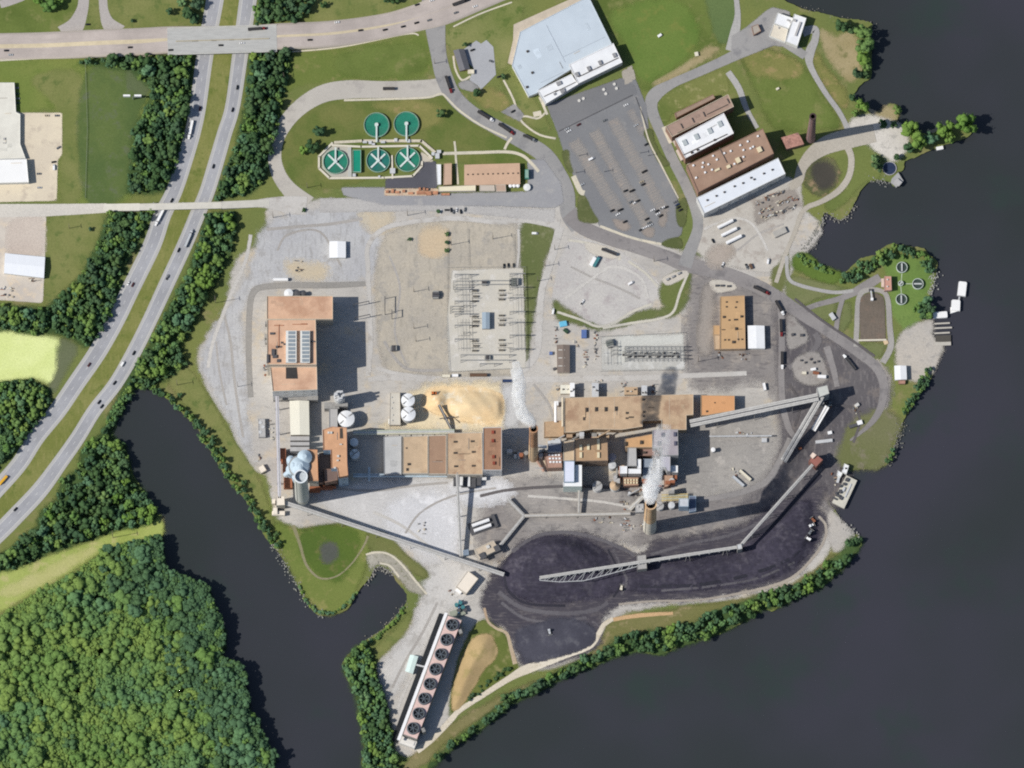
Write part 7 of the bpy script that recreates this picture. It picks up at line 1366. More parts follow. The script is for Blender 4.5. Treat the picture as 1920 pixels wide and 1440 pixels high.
for x, y, lb in ((838,440, "tall narrow hedge bush in the sandy plot, north of the others"),(838,470, "narrow hedge bush in the sandy plot, south of the others"),(838,455, "narrow hedge bush in the sandy plot, between two others"),(768,450, "lone weed bush on the buff gravel"),(570,395, "lone weed bush on the north gravel yard"),(822,398, "dark bush at the end of the strip above the buff lot")): shrub(x, y, 5, lb, None)
NSHRUB = NT[0] - N0
# the wood: the largest trees stand as trees of their own, the rest and the wood's interior read as one canopy
for x, y in RIM: tree(x, y, random.uniform(10,14) * SCALE, "tree at the rim of the big wood, leaning over the creek", "rim trees of the big wood", random.choice("ddw"))
LATER.sort(key=lambda q: -q[0]); ROOM = 296 - NT[0] + NSHRUB
for r_, x, y, z, lb, gp, kd, hs in LATER[:ROOM]: tree_at(x, y, z, r_, lb, gp, kd, "tree", hs)
def canopy(name, items, label, cat):
    VV = []; TT = []; HH = []; o_ = 0; gw = np.random.default_rng(9)
    for x, y, z, R_, h_, hue in items:
        V, T = PRO[gw.integers(len(PRO))]; a = gw.uniform(0,6.28); cs, sn = math.cos(a), math.sin(a)
        VV.append(np.stack([(V[:, 0] * cs - V[:, 1] * sn) * R_ + x, (V[:, 0] * sn + V[:, 1] * cs) * R_ + y, V[:, 2] * R_ * h_ + z], 1)); TT.append(T + o_); HH.append(np.full(len(V),(hue + gw.normal() * .09) % 1.0)); o_ += len(V)
    me = tri_mesh(name, np.concatenate(VV), np.concatenate(TT), FOL_S, np.concatenate(HH)); o = bpy.data.objects.new(name, me); COL.objects.link(o); tag(o, label, cat, None, "stuff")
sc_ = []; STRIP = bank + [(x + 13, y - 5) for x, y in bank[::-1]]
for pl in (STRIP, BELT_W1, BELT_W2, BELT_W3, BELT_M1, BELT_M2, BELT_C, BELT_F, BELT_G):
    for x, y, r_ in fill(pl, .75,3.5,8, tries=2600): q = S(x, y); sc_.append((q.x, q.y, min(q.z, 1.5) - .3, r_ * SCALE, random.uniform(.8,1.5), random.choice((.86, .9, .95, .8, .3))))
canopy("scrub", sc_, "scrubby bushes filling the tree belts and banks", "scrub")
canopy("treeline", [(x, y, z, r_, .95, random.choice((.86, .9, .95, .8, .5, .1))) for r_, x, y, z, lb, gp, kd, hs in LATER[ROOM:]], "smaller leafy trees filling the belts and banks", "treeline")
it = []
GAPS = [(188,1224,4),(191,1233,3),(150,1240,2),(132,1247,2),(147,1296,3),(176,1301,3),(240,1292,3),(80,1322,3),(186,1124,3),(330,1190,4),(340,1300,3),(400,1270,3)]
big = fill(WOOD_D, .6,15,24, tries=2500); small = fill(WOOD_D, .32,5,12, tries=34000)
for x, y, r_ in big + small:
    if any((x - a) ** 2 + (y - b) ** 2 < (c + r_ * .6) ** 2 for a, b, c in GAPS) or not inside(x, y, WOOD_D): continue
    if r_ > 14 and any(not inside(x + r_ * .7 * math.cos(a), y + r_ * .7 * math.sin(a), WOOD_D) for a in (0,1.57,3.14,4.7)): continue
    q = G(x, y, 0); e_ = min(math.hypot(x - a, y - b) for a, b in RIM) < random.choice((20,45,60,75,85,105))
    it.append((q.x, q.y, (4 if r_ > 14 else 6) + 2 * random.random() + 3 * e_, r_ * SCALE, (.55 if r_ > 14 else .42) * random.uniform(.85,1.15), .88 if e_ else .06 + .26 * (1 + math.sin(x * .017 + y * .01) * math.cos(y * .023 - x * .006))))
canopy("woodland_canopy", it, "dense green woodland canopy filling the lower left of the photo", "woodland"); print("wood", len(it), "later", len(LATER), "singles", NT[0])
# riprap stones on the shores
def rocks(name, pts, n_, lo, hi, rgb, label):
    V = []; T = []; o_ = 0; q = [(G(x, y, 0)) for x, y in smooth(pts, 8, False)]; gr = np.random.default_rng(3)
    for i in range(n_):
        k = gr.integers(len(q) - 1); p = q[k].lerp(q[k + 1], gr.uniform()); s_ = gr.uniform(lo, hi) * .6; c = np.array([p.x + gr.normal() * 2.4, p.y + gr.normal() * 2.4, gr.uniform(-.8, .2)])
        V.append(ICV * (1 + gr.uniform(-.3, .3,(len(ICV), 1))) * s_ * np.array([1,1, .6]) + c); T.append(ICF + o_); o_ += len(ICV)
    me = npmesh(name, np.concatenate(V), np.concatenate(T), surf("stone_%d_%d" % rgb[:2], tuple(v * .78 for v in rgb), .2,1.0)); o = bpy.data.objects.new(name, me); COL.objects.link(o); tag(o, label, "riprap", None, "stuff")
rocks("riprap", [(512,1024),(530,1050),(548,1080),(560,1098),(575,1124),(592,1142),(606,1150)], 170, .5,1.3,(196,196,184), "pale stones round the grassy creek point")
rocks("riprap", [(735,1076),(722,1066),(708,1062),(696,1076),(690,1090)], 140, .5,1.4,(190,186,174), "pale stones round the small inlet"); rocks("riprap", [(690,1202),(720,1180),(742,1158),(762,1130)], 90, .5,1.1,(184,176,160), "stones on the inlet's south bank")
rocks("riprap", [(1510,470),(1524,444),(1534,428),(1545,402)], 260, .6,1.6,(178,176,166), "grey stones lining the cove's west shore"); rocks("riprap", [(1558,404),(1576,412),(1592,400),(1602,384)], 90, .5,1.2,(190,186,176), "stones at the grassy point of the cove")
rocks("riprap", [(1752,508),(1748,540),(1738,566)], 140, .6,1.5,(206,206,196), "white stones along the riverside lawn"); rocks("riprap", [(1692,796),(1682,826),(1678,846),(1668,866)], 160, .5,1.3,(166,164,152), "grey stones on the east bank")
rocks("riprap", [(1585,985),(1598,1000),(1608,1012)], 80, .6,1.6,(206,204,196), "white stones south of the wharf"); rocks("riprap", [(1636,336),(1655,338),(1668,342)], 60, .5,1.2,(190,190,180), "stones beside the intake platform"); rocks("riprap", [(1632,44),(1634,60),(1540,26),(1500,16)], 80, .4, .9,(186,180,164), "stones on the northern shore")
# ------------------------------------------------------------------ vehicles
PAINT = {k: surf(k + "_paint", v, .02,1.0, .35) for k, v in dict(white=(240,240,240), black=(30,32,36), silver=(190,194,198), grey=(120,124,128), blue=(48,66,104), red=(130,40,42), darkred=(96,36,38), tan=(190,176,150), yellow=(236,176,40), teal=(60,120,130), green=(56,84,60), brown=(110,84,66), orange=(210,110,50), skyblue=(90,180,214), cream=(226,218,196), rust=(150,92,64)).items()}
GLASS = surf("vehicle_glass", (40,46,54), .05,1.0, .15); TYRE = surf("tyre_rubber", (34,34,36), .1,2.0)
def loft(mb, secs, mi=0):
    """secs: (x, half width, z low, z high) along the length"""
    v = []
    for x, hw_, a, b in secs: v += [(x, -hw_, a),(x, hw_, a),(x, hw_ * .94, b),(x, -hw_ * .94, b)]
    f = []
    for i in range(len(secs) - 1):
        for k in range(4): f.append((4 * i + k, 4 * i + (k + 1) % 4,4 * i + 4 + (k + 1) % 4,4 * i + 4 + k))
    f += [(3,2,1,0), tuple(4 * (len(secs) - 1) + k for k in range(4))]
    return mb.add(v, [q[::-1] for q in f], mi)
def wheels(mb, xs, y, r_=.33, w_=.24, mi=1):
    for x in xs:
        for s_ in (-1,1): mb.tube((x, s_ * (y - w_), r_),(x, s_ * y, r_), r_, 10, mi=mi)
def proto(name, body, glass=None, mats=None):
    """first copy of a vehicle kind: body mesh with wheels, window band as its part"""
    o = body.build(name, mats or [PAINT["white"], TYRE])
    if glass: glass.build("windows", [GLASS], o)
    return o
def car_body(kind):
    b, g = MB(), MB()
    if kind == "car":
        loft(b, [(-2.25, .80, .45, .75),(-2.1, .88, .3, .95),(-.9, .9, .25,1.0),(.9, .9, .25, .95),(2.0, .86, .3, .82),(2.25, .74, .45, .66)]); loft(g, [(-1.75, .74, .95,1.0),(-1.1, .74, .95,1.40),(.2, .74, .95,1.40),(1.0, .78, .93, .97)]); loft(b, [(-1.08, .64,1.38,1.46),(.18, .64,1.38,1.46)]); wheels(b, (-1.35,1.4), .9)
    elif kind == "pickup":
        loft(b, [(-2.8, .92, .55, .95),(-2.7, .95, .45,1.0),(1.0, .96, .4,1.05),(2.5, .92, .45,1.0),(2.8, .84, .55, .85)]); loft(g, [(-.55, .8,1.02,1.1),(-.4, .8,1.02,1.72),(.8, .8,1.02,1.72),(1.45, .84,1.02,1.06)]); loft(b, [(-.38, .72,1.7,1.78),(.78, .72,1.7,1.78)]); b.box((-1.7,0,1.0),(2.0,1.5, .06),0,1); wheels(b, (-1.8,1.75), .96, .4)
    elif kind == "van":
        loft(b, [(-2.9, .95, .45,2.2),(-2.8,1.0, .4,2.3),(1.4,1.0, .4,2.3),(2.1, .98, .4,1.3),(2.9, .9, .5,1.0)]); loft(g, [(1.3, .9,1.35,2.2),(2.2, .94,1.3,1.34)]); wheels(b, (-1.8,1.9),1.0, .38)
    elif kind == "bus":
        loft(b, [(-5.4,1.15, .5,2.7),(-5.2,1.25, .45,2.95),(3.6,1.25, .45,2.95),(4.1,1.2, .5,1.7),(5.5,1.05, .55,1.4)]); loft(g, [(3.5,1.1,1.8,2.75),(4.1,1.1,1.75,1.8)]); wheels(b, (-3.4,3.9),1.22, .5)
    return b, g
VP = {}
for k_ in ("car", "pickup", "van", "bus"): VP[k_] = proto({"car": "car", "pickup": "pickup_truck", "van": "van", "bus": "school_bus"}[k_], *car_body(k_))
used_v = set()
HZ = HB + 1.6
def place_v(kind, px, py, ang, colour, label, group=None, z=None):
    c = S(px, py) if z is None else G(px, py, z)
    o = VP[kind]
    if kind in used_v: o = copy_thing(VP[kind], c, ang)
    used_v.add(kind); o.location = c; o.rotation_euler = (0,0, ang); recolour(o, PAINT[colour])
    tag(o, label, {"car": "car", "pickup": "pickup truck", "van": "van", "bus": "bus"}[kind], group); return o
def tang(px, py, line, flip=False):
    b = min(range(len(line) - 1), key=lambda i: (line[i][0] + line[i + 1][0] - 2 * px) ** 2 + (line[i][1] + line[i + 1][1] - 2 * py) ** 2); dx, dy = line[b + 1][0] - line[b][0], line[b + 1][1] - line[b][1]
    return math.atan2(-dy, dx) + (math.pi if flip else 0)
for px, py, k_, c_, lb in ((375,204, "car", "darkred", "dark red car on the southbound highway below the overpass"),(322,376, "car", "black", "black car on the southbound highway just above the narrow bridge"),(249,534, "car", "darkred", "dark red car beside a white car on the southbound highway"),(241,531, "car", "white", "white car beside the dark red one on the southbound highway"),(167,684, "car", "darkred", "dark red car alone on the southbound highway by the bright meadow")):
    place_v(k_, px, py, tang(px, py, SB), c_, lb)
for px, py, k_, c_, lb in ((445,164, "car", "black", "black car on the northbound highway, first below the overpass"),(436,206, "car", "black", "black car on the northbound highway, second below the overpass"),(400,312, "car", "black", "black car on the northbound highway above the narrow bridge"),(335,469, "car", "black", "black car on the northbound highway behind the car carrier"),(314,520, "pickup", "grey", "dark grey pickup on the northbound highway"),(251,662, "car", "black", "black car ahead of the white van on the northbound highway"),(230,682, "van", "white", "white van on the northbound highway"),(215,718, "car", "black", "black car behind the white van on the northbound highway"),(186,754, "car", "black", "black car in the inner lane of a side by side pair northbound"),(191,762, "car", "black", "black car in the outer lane of a side by side pair northbound"),(29,955, "car", "black", "black car at the lower left end of the northbound highway")):
    place_v(k_, px, py, tang(px, py, NB, True), c_, lb)
place_v("bus", 6,901, tang(10,900, SB), "yellow", "yellow bus on the southbound highway at the left edge")
for px, py, c_, lb, h in ((12,95, "black", "black car at the left end of the arterial", 0),(20,103, "silver", "silver car at the left end of the arterial", 0),(244,89, "black", "black car on the arterial just before the overpass", .75),(165,46, "black", "black car waiting on the ramp at the junction", 0),(320,94, "black", "black car at the west end of the overpass", 1),(414,85, "black", "black car in the middle of the overpass", 1),(454,81, "white", "white car on the overpass", 1),(581,75, "black", "black car just east of the overpass", .6),(632,42, "white", "white car on the arterial's far carriageway", .4),(676,57, "black", "black car in the eastbound queue, last one", 0),(722,56, "black", "black car in the eastbound queue, fourth from the junction", 0),(756,50, "black", "black car in the eastbound queue, third from the junction", 0),(781,43, "black", "black car in the eastbound queue, second from the junction", 0),(805,38, "grey", "dark grey car at the head of the eastbound queue", 0),(855,24, "grey", "grey car past the junction on the arterial", 0),(891,12, "white", "white car far east on the arterial", 0),(782,9, "black", "black car on the arterial's far side by the junction", 0),(810,1, "white", "white car at the top edge of the junction", 0)):
    place_v("car", px, py, tang(px, py, AR), c_, lb)
def semi(label, tx, ty, ang, tl, tcol, ccol, flip=False, group=None, cat="truck", name="semi_truck", tank=False, z=None):
    """tractor with trailer; (tx, ty) the trailer's middle, the cab ahead along ang"""
    c = S(tx, ty) if z is None else G(tx, ty, z); t = Thing(name, label, cat, c, group); t.o.rotation_euler = (0,0, ang); L = tl
    def part(nm, mb, mats, parent=None): return mb.build(nm, mats, parent or t.o)
    mb = MB()
    if tank: mb.tube((-L / 2,0,2.4),(L / 2,0,2.4),1.65,16)
    else:
        mb.box((0,0,1.1),(L, 2.55, .5)); 
        for s_ in (-1,1): mb.box((0, s_ * 1.2,1.6),(L, .12,1.6))
        mb.box((L / 2 - .06,0,1.6),(.12,2.4,1.7)); mb.box((-L / 2 + .06,0,1.6),(.12,2.4,1.7)); mb.box((0,0,2.85),(L - .2,2.3, .12),0,1)
    tr = part("trailer", mb, [PAINT[tcol], surf("dark_tarp", (58,56,58), .1, .5) if tcol in ("black", "grey", "brown") else PAINT[tcol]])
    mb = MB(); wheels(mb, (-L / 2 + 1,-L / 2 + 2.2),1.25, .5, .5,0); part("wheel_set", mb, [TYRE], tr)
    if ccol:
        x = L / 2 + .6; mb = MB(); mb.box((x + 1.2,0, .9),(2.0,2.4,2.2)); loft(mb, [(x + 2.2,1.1, .7,1.9),(x + 3.9, .95, .7,1.6)]); mb.box((x - .8,0, .7),(2.6,1.0, .4),0,1); wheels(mb, (x - 1.0, x + .1, x + 3.2),1.22, .5, .4,1); cb = part("cab", mb, [PAINT[ccol], TYRE])
        mb = MB(); mb.add([(x + 2.23,-1.05,1.95),(x + 2.23,1.05,1.95),(x + 2.23,1.05,2.9),(x + 2.23,-1.05,2.9)],[(0,1,2,3)]); part("windscreen", mb, [GLASS], cb)
    return t
semi("white semi truck on the southbound highway in the tree shade", 358,240, tang(358,240, SB), 13.5, "white", "white"); semi("white box semi truck coming out below the narrow bridge", 301,404, tang(301,404, SB), 13.5, "white", "white")
semi("car carrier loaded with dark cars on the northbound highway", 352,451, tang(352,451, NB, True), 14, "silver", "silver"); semi("dark semi with a red cab crossing the overpass", 478,55, tang(480,55, AR), 13, "black", "red")
semi("dark semi heading east on the arterial past the junction", 860,6, tang(860,5, AR), 12, "black", "black")
DEG = math.radians
semi("dark trailer parked on the loop road's straight without a cab", 729,167,0,11, "black", None); semi("red cab dump semi turning at the gatehouse bend", 840,155, DEG(-72),12.5, "black", "red"); semi("white cab dump semi on the access road above the works", 907,216, DEG(-33),13, "black", "white"); semi("red cab dump semi on the access road, lower of the two there", 946,240, DEG(-35),13, "black", "red"); semi("grey dump semi on the access road nearest the parking lot", 989,258, DEG(-25),9, "grey", "grey")
semi("white cab coal semi on the haul road, furthest north", 1460,574, DEG(-62),11, "black", "white"); semi("red cab coal semi on the haul road, middle of the three", 1464.5,611, DEG(-88),12, "black", "red"); semi("white cab coal semi on the haul road, furthest south", 1466.5,672, DEG(-90),12, "black", "white"); semi("red cab dump semi on the dusty road by the workshop", 1424,543, DEG(-26),12, "black", "red")
semi("dark coal semi parked aslant in the track loop with a white cab", 1595,683, DEG(128),13.5, "grey", "white"); semi("white box truck parked on the pad east of the halls", 1433,726, DEG(-80),7, "white", None)
for i, (x, y) in enumerate(((1360,421),(1367,436),(1376,450))): semi("white tank trailer in the storage yard, %s of the three side by side" % ("top one", "middle one", "bottom one")[i], x, y, DEG(27),16, "white", None, cat="trailer", name="tank_trailer", tank=True)
semi("long white tank trailer beside the worn asphalt loop", 526,525,0,14, "white", None, cat="trailer", name="tank_trailer", tank=True)
semi("brown tank trailer on the white edged street south of the switchyard", 897,704,0,16, "brown", None, cat="trailer", name="tank_trailer", tank=True); semi("cream and white flat trailer on the street below the larger switchyard", 836,706,0,8, "cream", None, cat="trailer", name="flat_trailer"); semi("second short white trailer right of the cream one on the same street", 853,705,0,6, "white", None, cat="trailer", name="flat_trailer")
semi("blue trailer at the edge of the wood chip yard", 952,715,0,10, "blue", None, cat="trailer", name="flat_trailer")
for i, (x, y) in enumerate(((1384,903),(1397,892))): semi("long pale trailer parked aslant by the grey haul road, %s of two" % ("lower left", "upper right")[i], x, y, DEG(-42),14, "cream" if i else "silver", None, cat="trailer", name="box_trailer")
# parking lot and yards
PK = DEG(27)
for i, (px, py, k_, c_, lb) in enumerate(((1063,242, "car", "silver", "silver car parked at the lot's north west corner, left of two"),(1067,246, "car", "white", "white car parked at the lot's north west corner, right of two"),(1085,234, "car", "darkred", "dark red car parked along the lot's north kerb"),(1134,226, "car", "grey", "grey car on its own at the head of the middle stall row"),(1174,197, "car", "white", "white car at the lot's north east corner"),(1193,235, "car", "silver", "silver car by the lot's east kerb"),(1212,271, "car", "black", "black car beside the planted island"),(1109,298, "van", "white", "long white van among empty stalls in the west row"),(1208,322, "pickup", "black", "black pickup at mid lot, east row, upper"),(1206,346, "car", "black", "black car below the black pickup in the east row"),(1203,341, "car", "tan", "tan car touching the black one in the east row"),(1173,358, "car", "black", "black car, left of a pair facing each other mid lot"),(1185,358, "pickup", "black", "black pickup, right of a pair facing each other mid lot"),(1183,379, "car", "grey", "grey car next to a white one below the facing pair"),(1191,380, "car", "white", "white car next to the grey one below the facing pair"),(1196,377, "car", "black", "black car right of the white one below the facing pair"),(1148,395, "car", "black", "black car in the south west cluster, leftmost there"),(1163,394, "pickup", "black", "black pickup in the south west cluster"),(1159,402, "car", "white", "white car below the black pickup in the south west cluster"),(1172,416, "car", "black", "black car alone on the brown gravel spill"),(1213,411, "car", "black", "black car at the top of the south middle cluster"),(1217,418, "car", "grey", "grey car second in the south middle cluster"),(1220,422, "car", "silver", "silver car at the right of the south middle cluster"),(1213,425, "car", "white", "white car in the south middle cluster, right of the other white one"),(1207,428, "car", "white", "white car in the south middle cluster, left of the other white one"),(1202,431, "car", "black", "black car at the lower left end of the south middle cluster"),(1224,394, "car", "white", "white car at the left of the south east cluster"),(1232,396, "car", "black", "black car in the middle of the south east cluster"),(1234,401, "car", "white", "white car below the black one in the south east cluster"),(1239,405, "car", "black", "black car at the foot of the south east cluster"),(1242,390, "pickup", "white", "white pickup in the south east cluster"),(1249,389, "car", "black", "black car at the right end of the south east cluster"),(1266,379, "car", "grey", "grey car at the top of the file on the lot's east edge"),(1270,384, "car", "blue", "blue car second in the file on the lot's east edge"),(1272,389, "car", "black", "black car third in the file on the lot's east edge"),(1276,394, "car", "black", "black car last in the file on the lot's east edge"),(1092,346, "car", "silver", "silver car on the lot's west edge"))):
    place_v(k_, px, py, PK + random.uniform(-.06, .06), c_, lb)
for px, py, a, k_, c_, lb in ((886,94,20, "car", "black", "black car parked behind the gatehouse"),(921,115,-20, "car", "grey", "grey car at the visitor lot's east side"),(936,144,20, "car", "black", "black car at the foot of the visitor lot"),(962,209,30, "car", "black", "black car on the lane between the access road and warehouse"),(1183,531,30, "van", "white", "white van on the pale gravel pad"),(1092,567,60, "pickup", "white", "white pickup at the bottom of the pale gravel pad"),(1003,438,0, "van", "white", "white van on the inner grass"),(1037,584,80, "van", "white", "white van at the corner of the ditch grass"),(1355,497,70, "pickup", "white", "white pickup on the brown spill"),(1337,452,-60, "car", "black", "black car beside the tank trailers"),(1400,500,-65, "pickup", "grey", "grey pickup parked below the storage yard"),(1440,490,80, "van", "white", "white van beside the verge weeds"),(1546,728,0, "car", "black", "dark car by the transfer tower"),
        (33,218,0, "car", "grey", "grey car at the top of the tan west lot"),(88,217,0, "car", "tan", "tan car at the top of the tan west lot"),(107,217,0, "car", "grey", "dark grey car at the tan west lot's corner"),(110,277,30, "car", "grey", "grey car on the tan west lot's east edge"),(101,304,10, "car", "black", "black car beside the small white box on the west lot"),(101,314,90, "van", "white", "white van on the tan west lot"),(73,326,0, "car", "grey", "grey car by the lower west warehouse"),(74,352,0, "car", "silver", "silver car at the bottom of the tan west lot")):
    place_v(k_, px, py, DEG(a), c_, lb)
for i, (x, y) in enumerate(((31,165),(32,176),(33,185),(33,193))): place_v("car", x, y, 0, "green" if i % 2 else "grey", "dark car parked nose in beside the long west warehouse, %s from its top end" % ("first", "second", "third", "fourth")[i])
for i, (x, y, c_) in enumerate(((826,397, "white"),(838,394, "black"),(846,394, "black"),(851,397, "grey"),(856,394, "white"),(864,397, "black"),(872,393, "grey"))): place_v("car", x, y, DEG((80,0,95,70,85,100,80)[i]), c_, "%s car in the loose line on the strip below the works, %s from the west" % (c_, ("first", "second", "third", "fourth", "fifth", "sixth", "seventh")[i]))
for i, (x, y) in enumerate(((945,499),(953,498),(963,498))): place_v("car", x, y, DEG(90), "black", "black car parked along the top fence of the larger switchyard, %s" % ("west one", "middle one", "east one")[i])
# bulldozers and loaders
def dozer(label, px, py, ang, col):
    c = S(px, py); t = Thing("bulldozer", label, "bulldozer", c); t.o.rotation_euler = (0,0, ang)
    for s_ in (-1,1): mb = MB(); mb.prism([(-2.6, s_ * 1.3 - .35),(2.4, s_ * 1.3 - .35),(2.4, s_ * 1.3 + .35),(-2.6, s_ * 1.3 + .35)], 0,1.2); mb.build("track", [TYRE], t.o)
    mb = MB(); mb.box((.6,0, .7),(3.4,2.0,1.3)); mb.build("engine_hood", [PAINT[col]], t.o); mb = MB(); mb.box((-1.3,0, .7),(1.8,2.2,2.6)); cb = mb.build("cab", [GLASS], t.o); mb = MB(); mb.box((-1.3,0,3.3),(2.0,2.4, .15)); mb.build("cab_roof", [PAINT[col]], cb); mb = MB(); mb.box((3.3,0, .1),(.35,4.4,1.5)); mb.build("blade", [STEEL], t.o)
for lb, x, y, a, c_ in (("pale bulldozer on the coal near its south edge", 1165,1103,1.4, "cream"),("rust and white bulldozer on the east end of the coal, topmost of four", 1525,976,2.2, "rust"),("white bulldozer on the east end of the coal, second of four", 1521,986, .5, "white"),("dark bulldozer on the east end of the coal, third of four", 1519,999,1.0, "grey"),("white bulldozer on the east end of the coal, lowest of four", 1516,1011,2.5, "white"),("yellow loader working on top of the wood chips", 814,738,0, "orange"),("grey scraper on the fine coal heap", 1030,1185,-1.3, "silver")): dozer(lb, x, y, a, c_)
# ------------------------------------------------------------------ loose equipment in the yards
def crate(name, label, cat, px, py, size, rz, mat, lid=None, feet=True):
    c = S(px, py); t = Thing(name, label, cat, c); t.o.rotation_euler = (0,0, rz); a, b, h = size
    mb = MB(); mb.box((0,0, .2),(a, b, h)); mb.build("box_body", [mat], t.o); mb = MB(); mb.box((0,0, h + .2),(a * .96, b * .9, .15)); mb.build("lid", [lid or mat], t.o)
    for s_ in (-1,1): mb = MB(); mb.box((s_ * a * .35,0,0),(.4, b, .22)); mb.build("skid", [WOOD], t.o)
    for k in range(3): mb = MB(); mb.box((-a * .3 + a * .3 * k, b / 2 + .03, .3),(.12, .08, h - .2)); mb.build("rib", [STEEL], t.o)
    return t
BLUE = surf("blue_tarp", (84,112,172), .1, .5); SKY = surf("sky_blue_tarp", (96,190,226), .1, .5)
for nm, lb, ct, x, y, s_, a, m_ in (("tarp_stack", "bright sky blue tarped stack near the brown shed", "tarp stack", 1056,608,(7,5,2), .2, SKY),("dumpster", "dark green skip below the sky blue stack", "skip", 1061,621,(5,3,2), -.7, PAINT["green"]),("shipping_container", "blue container east of the sky blue stack", "container", 1095,627,(5,8,2.6),0, BLUE),("crate", "small blue crate by the lane west of the brown shed", "crate", 1033,663,(3,3,2),0, BLUE),("dumpster", "dark skip below the brown shed's west corner", "skip", 1040,692,(3,2.4,1.6), .3, DARKM),
    ("shipping_container", "blue and white machine unit on the pale gravel pad, left", "machine unit", 1112,491,(3.5,9,2.4), -.5, PAINT["white"]),("shipping_container", "teal machine unit on the pale gravel pad, middle", "machine unit", 1118,492,(3,10,2.4), -.5, PAINT["teal"]),("shipping_container", "blue machine unit on the pale gravel pad, right", "machine unit", 1122,486,(2.4,5,2), -.5, PAINT["blue"]),("shipping_container", "grey container lying aslant in the storage yard", "container", 1462,436,(13,6,2.4), .45, surf("putty_container", (176,172,164))),("dumpster", "brown skip on the dusty yard by the dark coal", "skip", 1408,500,(2.5,5,2), .4, PAINT["brown"]),
    ("mobile_office", "white mobile office in the dusty island, right one", "mobile office", 1541,707,(8,3,2.6), -.05, PAINT["white"]),("mobile_office", "white crate stack in the dusty island, upper", "crate stack", 1525,693,(5,2.4,2), .2, PAINT["white"]),("mobile_office", "red crate stack in the dusty island", "crate stack", 1530,700,(6,2.6,2), -.2, PAINT["rust"]),("mobile_office", "cream crate in the dusty island, left", "crate stack", 1508,700,(4,2.6,2),0, PAINT["cream"]),("crate", "dark crate on the upper dusty island, left", "crate", 1486,628,(2.4,2.4,2), .3, DARKM),("crate", "dark crate on the upper dusty island, right", "crate", 1503,629,(3,2.4,2),0, DARKM),
    ("tank_skid", "long white pipe rack lying in the dark yard", "pipe rack", 1545,828,(16,3,2), .12, LSTEEL),("tank_skid", "white topped skid near the descending twin conveyor", "skid", 1556,812,(4,3,2), .2, PAINT["white"]),("tank_skid", "white skid unit in the middle of the dark yard", "skid", 1612,793,(5,4,2), .3, PAINT["white"]),("tank_skid", "dark skid unit beside the white one in the dark yard", "skid", 1600,799,(8,3,2), .3, DARKM),("crate", "pale crate heap at the top of the dark yard", "crate", 1607,760,(4,3,2), .6, VENT),("crate", "rusty crate near the red roofed conveyor house", "crate", 1500,841,(3,2.4,2), .3, RUST),
    ("white_cabinet", "white box on the bright lawn by the warehouse", "cabinet", 1237,67,(4,2.4,1.6), .6, PAINT["white"]),("white_cabinet", "pale box on the lawn north of the dark chimney", "cabinet", 1458,167,(3,2,1.6), .5, PAINT["cream"]),("white_cabinet", "pale box beside the service road bend", "cabinet", 1306,102,(3.4,4,1.6), .2, PAINT["cream"]),("crate", "small white crate on the grey gravel east of the boilers", "crate", 1433,826,(5,4,2),0, LSTEEL),("white_cabinet", "small tank box at the roadside by the triangle grass", "cabinet", 1561,594,(7,4,2.6), -1, LSTEEL)): crate(nm, lb, ct, x, y, s_, a, m_)
# twin white tanks on a dark base
t = B("twin_tanks", "two long white tanks side by side on a dark base", "tank pair", 903,985); c = S(903,986); d = Vector((math.cos(DEG(20)), math.sin(DEG(20)), 0)); s_ = Vector((-d.y, d.x, 0))
mb = MB(); mb.box((c.x, c.y, c.z),(24,12, .5), DEG(20)); t.part("base_slab", mb, DARKM)
for k in (-1,1): mb = MB(); q = c + s_ * 2.6 * k + Vector((0,0,2.6)); mb.tube(q - d * 8.5, q + d * 8.5,1.7,16); t.part("tank", mb, PAINT["white"])
mb = MB(); q = c + d * 13; mb.box((q.x, q.y, c.z),(3,13,3), DEG(20)); t.part("pipe_rack", mb, DARKM)
# junk yard rows
gy = random.Random(4)
JM = [PAINT["rust"], DARKM, STEEL, PAINT["brown"], LSTEEL, PAINT["tan"], PAINT["cream"], PAINT["grey"]]
def pile(label, group, px, py, n_, spread, rz, size=1.6):
    c = S(px, py); t = Thing("scrap_heap", label, "scrap heap", c, group)
    for i in range(n_):
        mb = MB(); x, y = gy.uniform(-spread[0], spread[0]), gy.uniform(-spread[1], spread[1]); k = gy.random(); s_ = (gy.uniform(.6,2) * size, gy.uniform(.5,1.3) * size, gy.uniform(.5,1.4) * size)
        if k < .65: mb.box((x, y, -.05), s_, gy.uniform(0,3))
        else: mb.tube((x - s_[0], y, .5),(x + s_[0], y + gy.uniform(-.6, .6), .6 + gy.uniform(0, .5)), .3 * size, 8)
        mb.build("scrap_piece", [gy.choice(JM)], t.o)
    t.o.rotation_euler = (0,0, rz); return t
for i, (x, y) in enumerate(((1424,380),(1438,372),(1452,366),(1466,362),(1428,396),(1444,390),(1460,382),(1476,376),(1490,374),(1436,408),(1452,402),(1470,394),(1486,388))): pile("rusty scrap heap in the slanting rows of the storage yard south of the mill", "scrap heaps of the storage yard", x, y, 9,(3.4,2.0), .45,1.2)
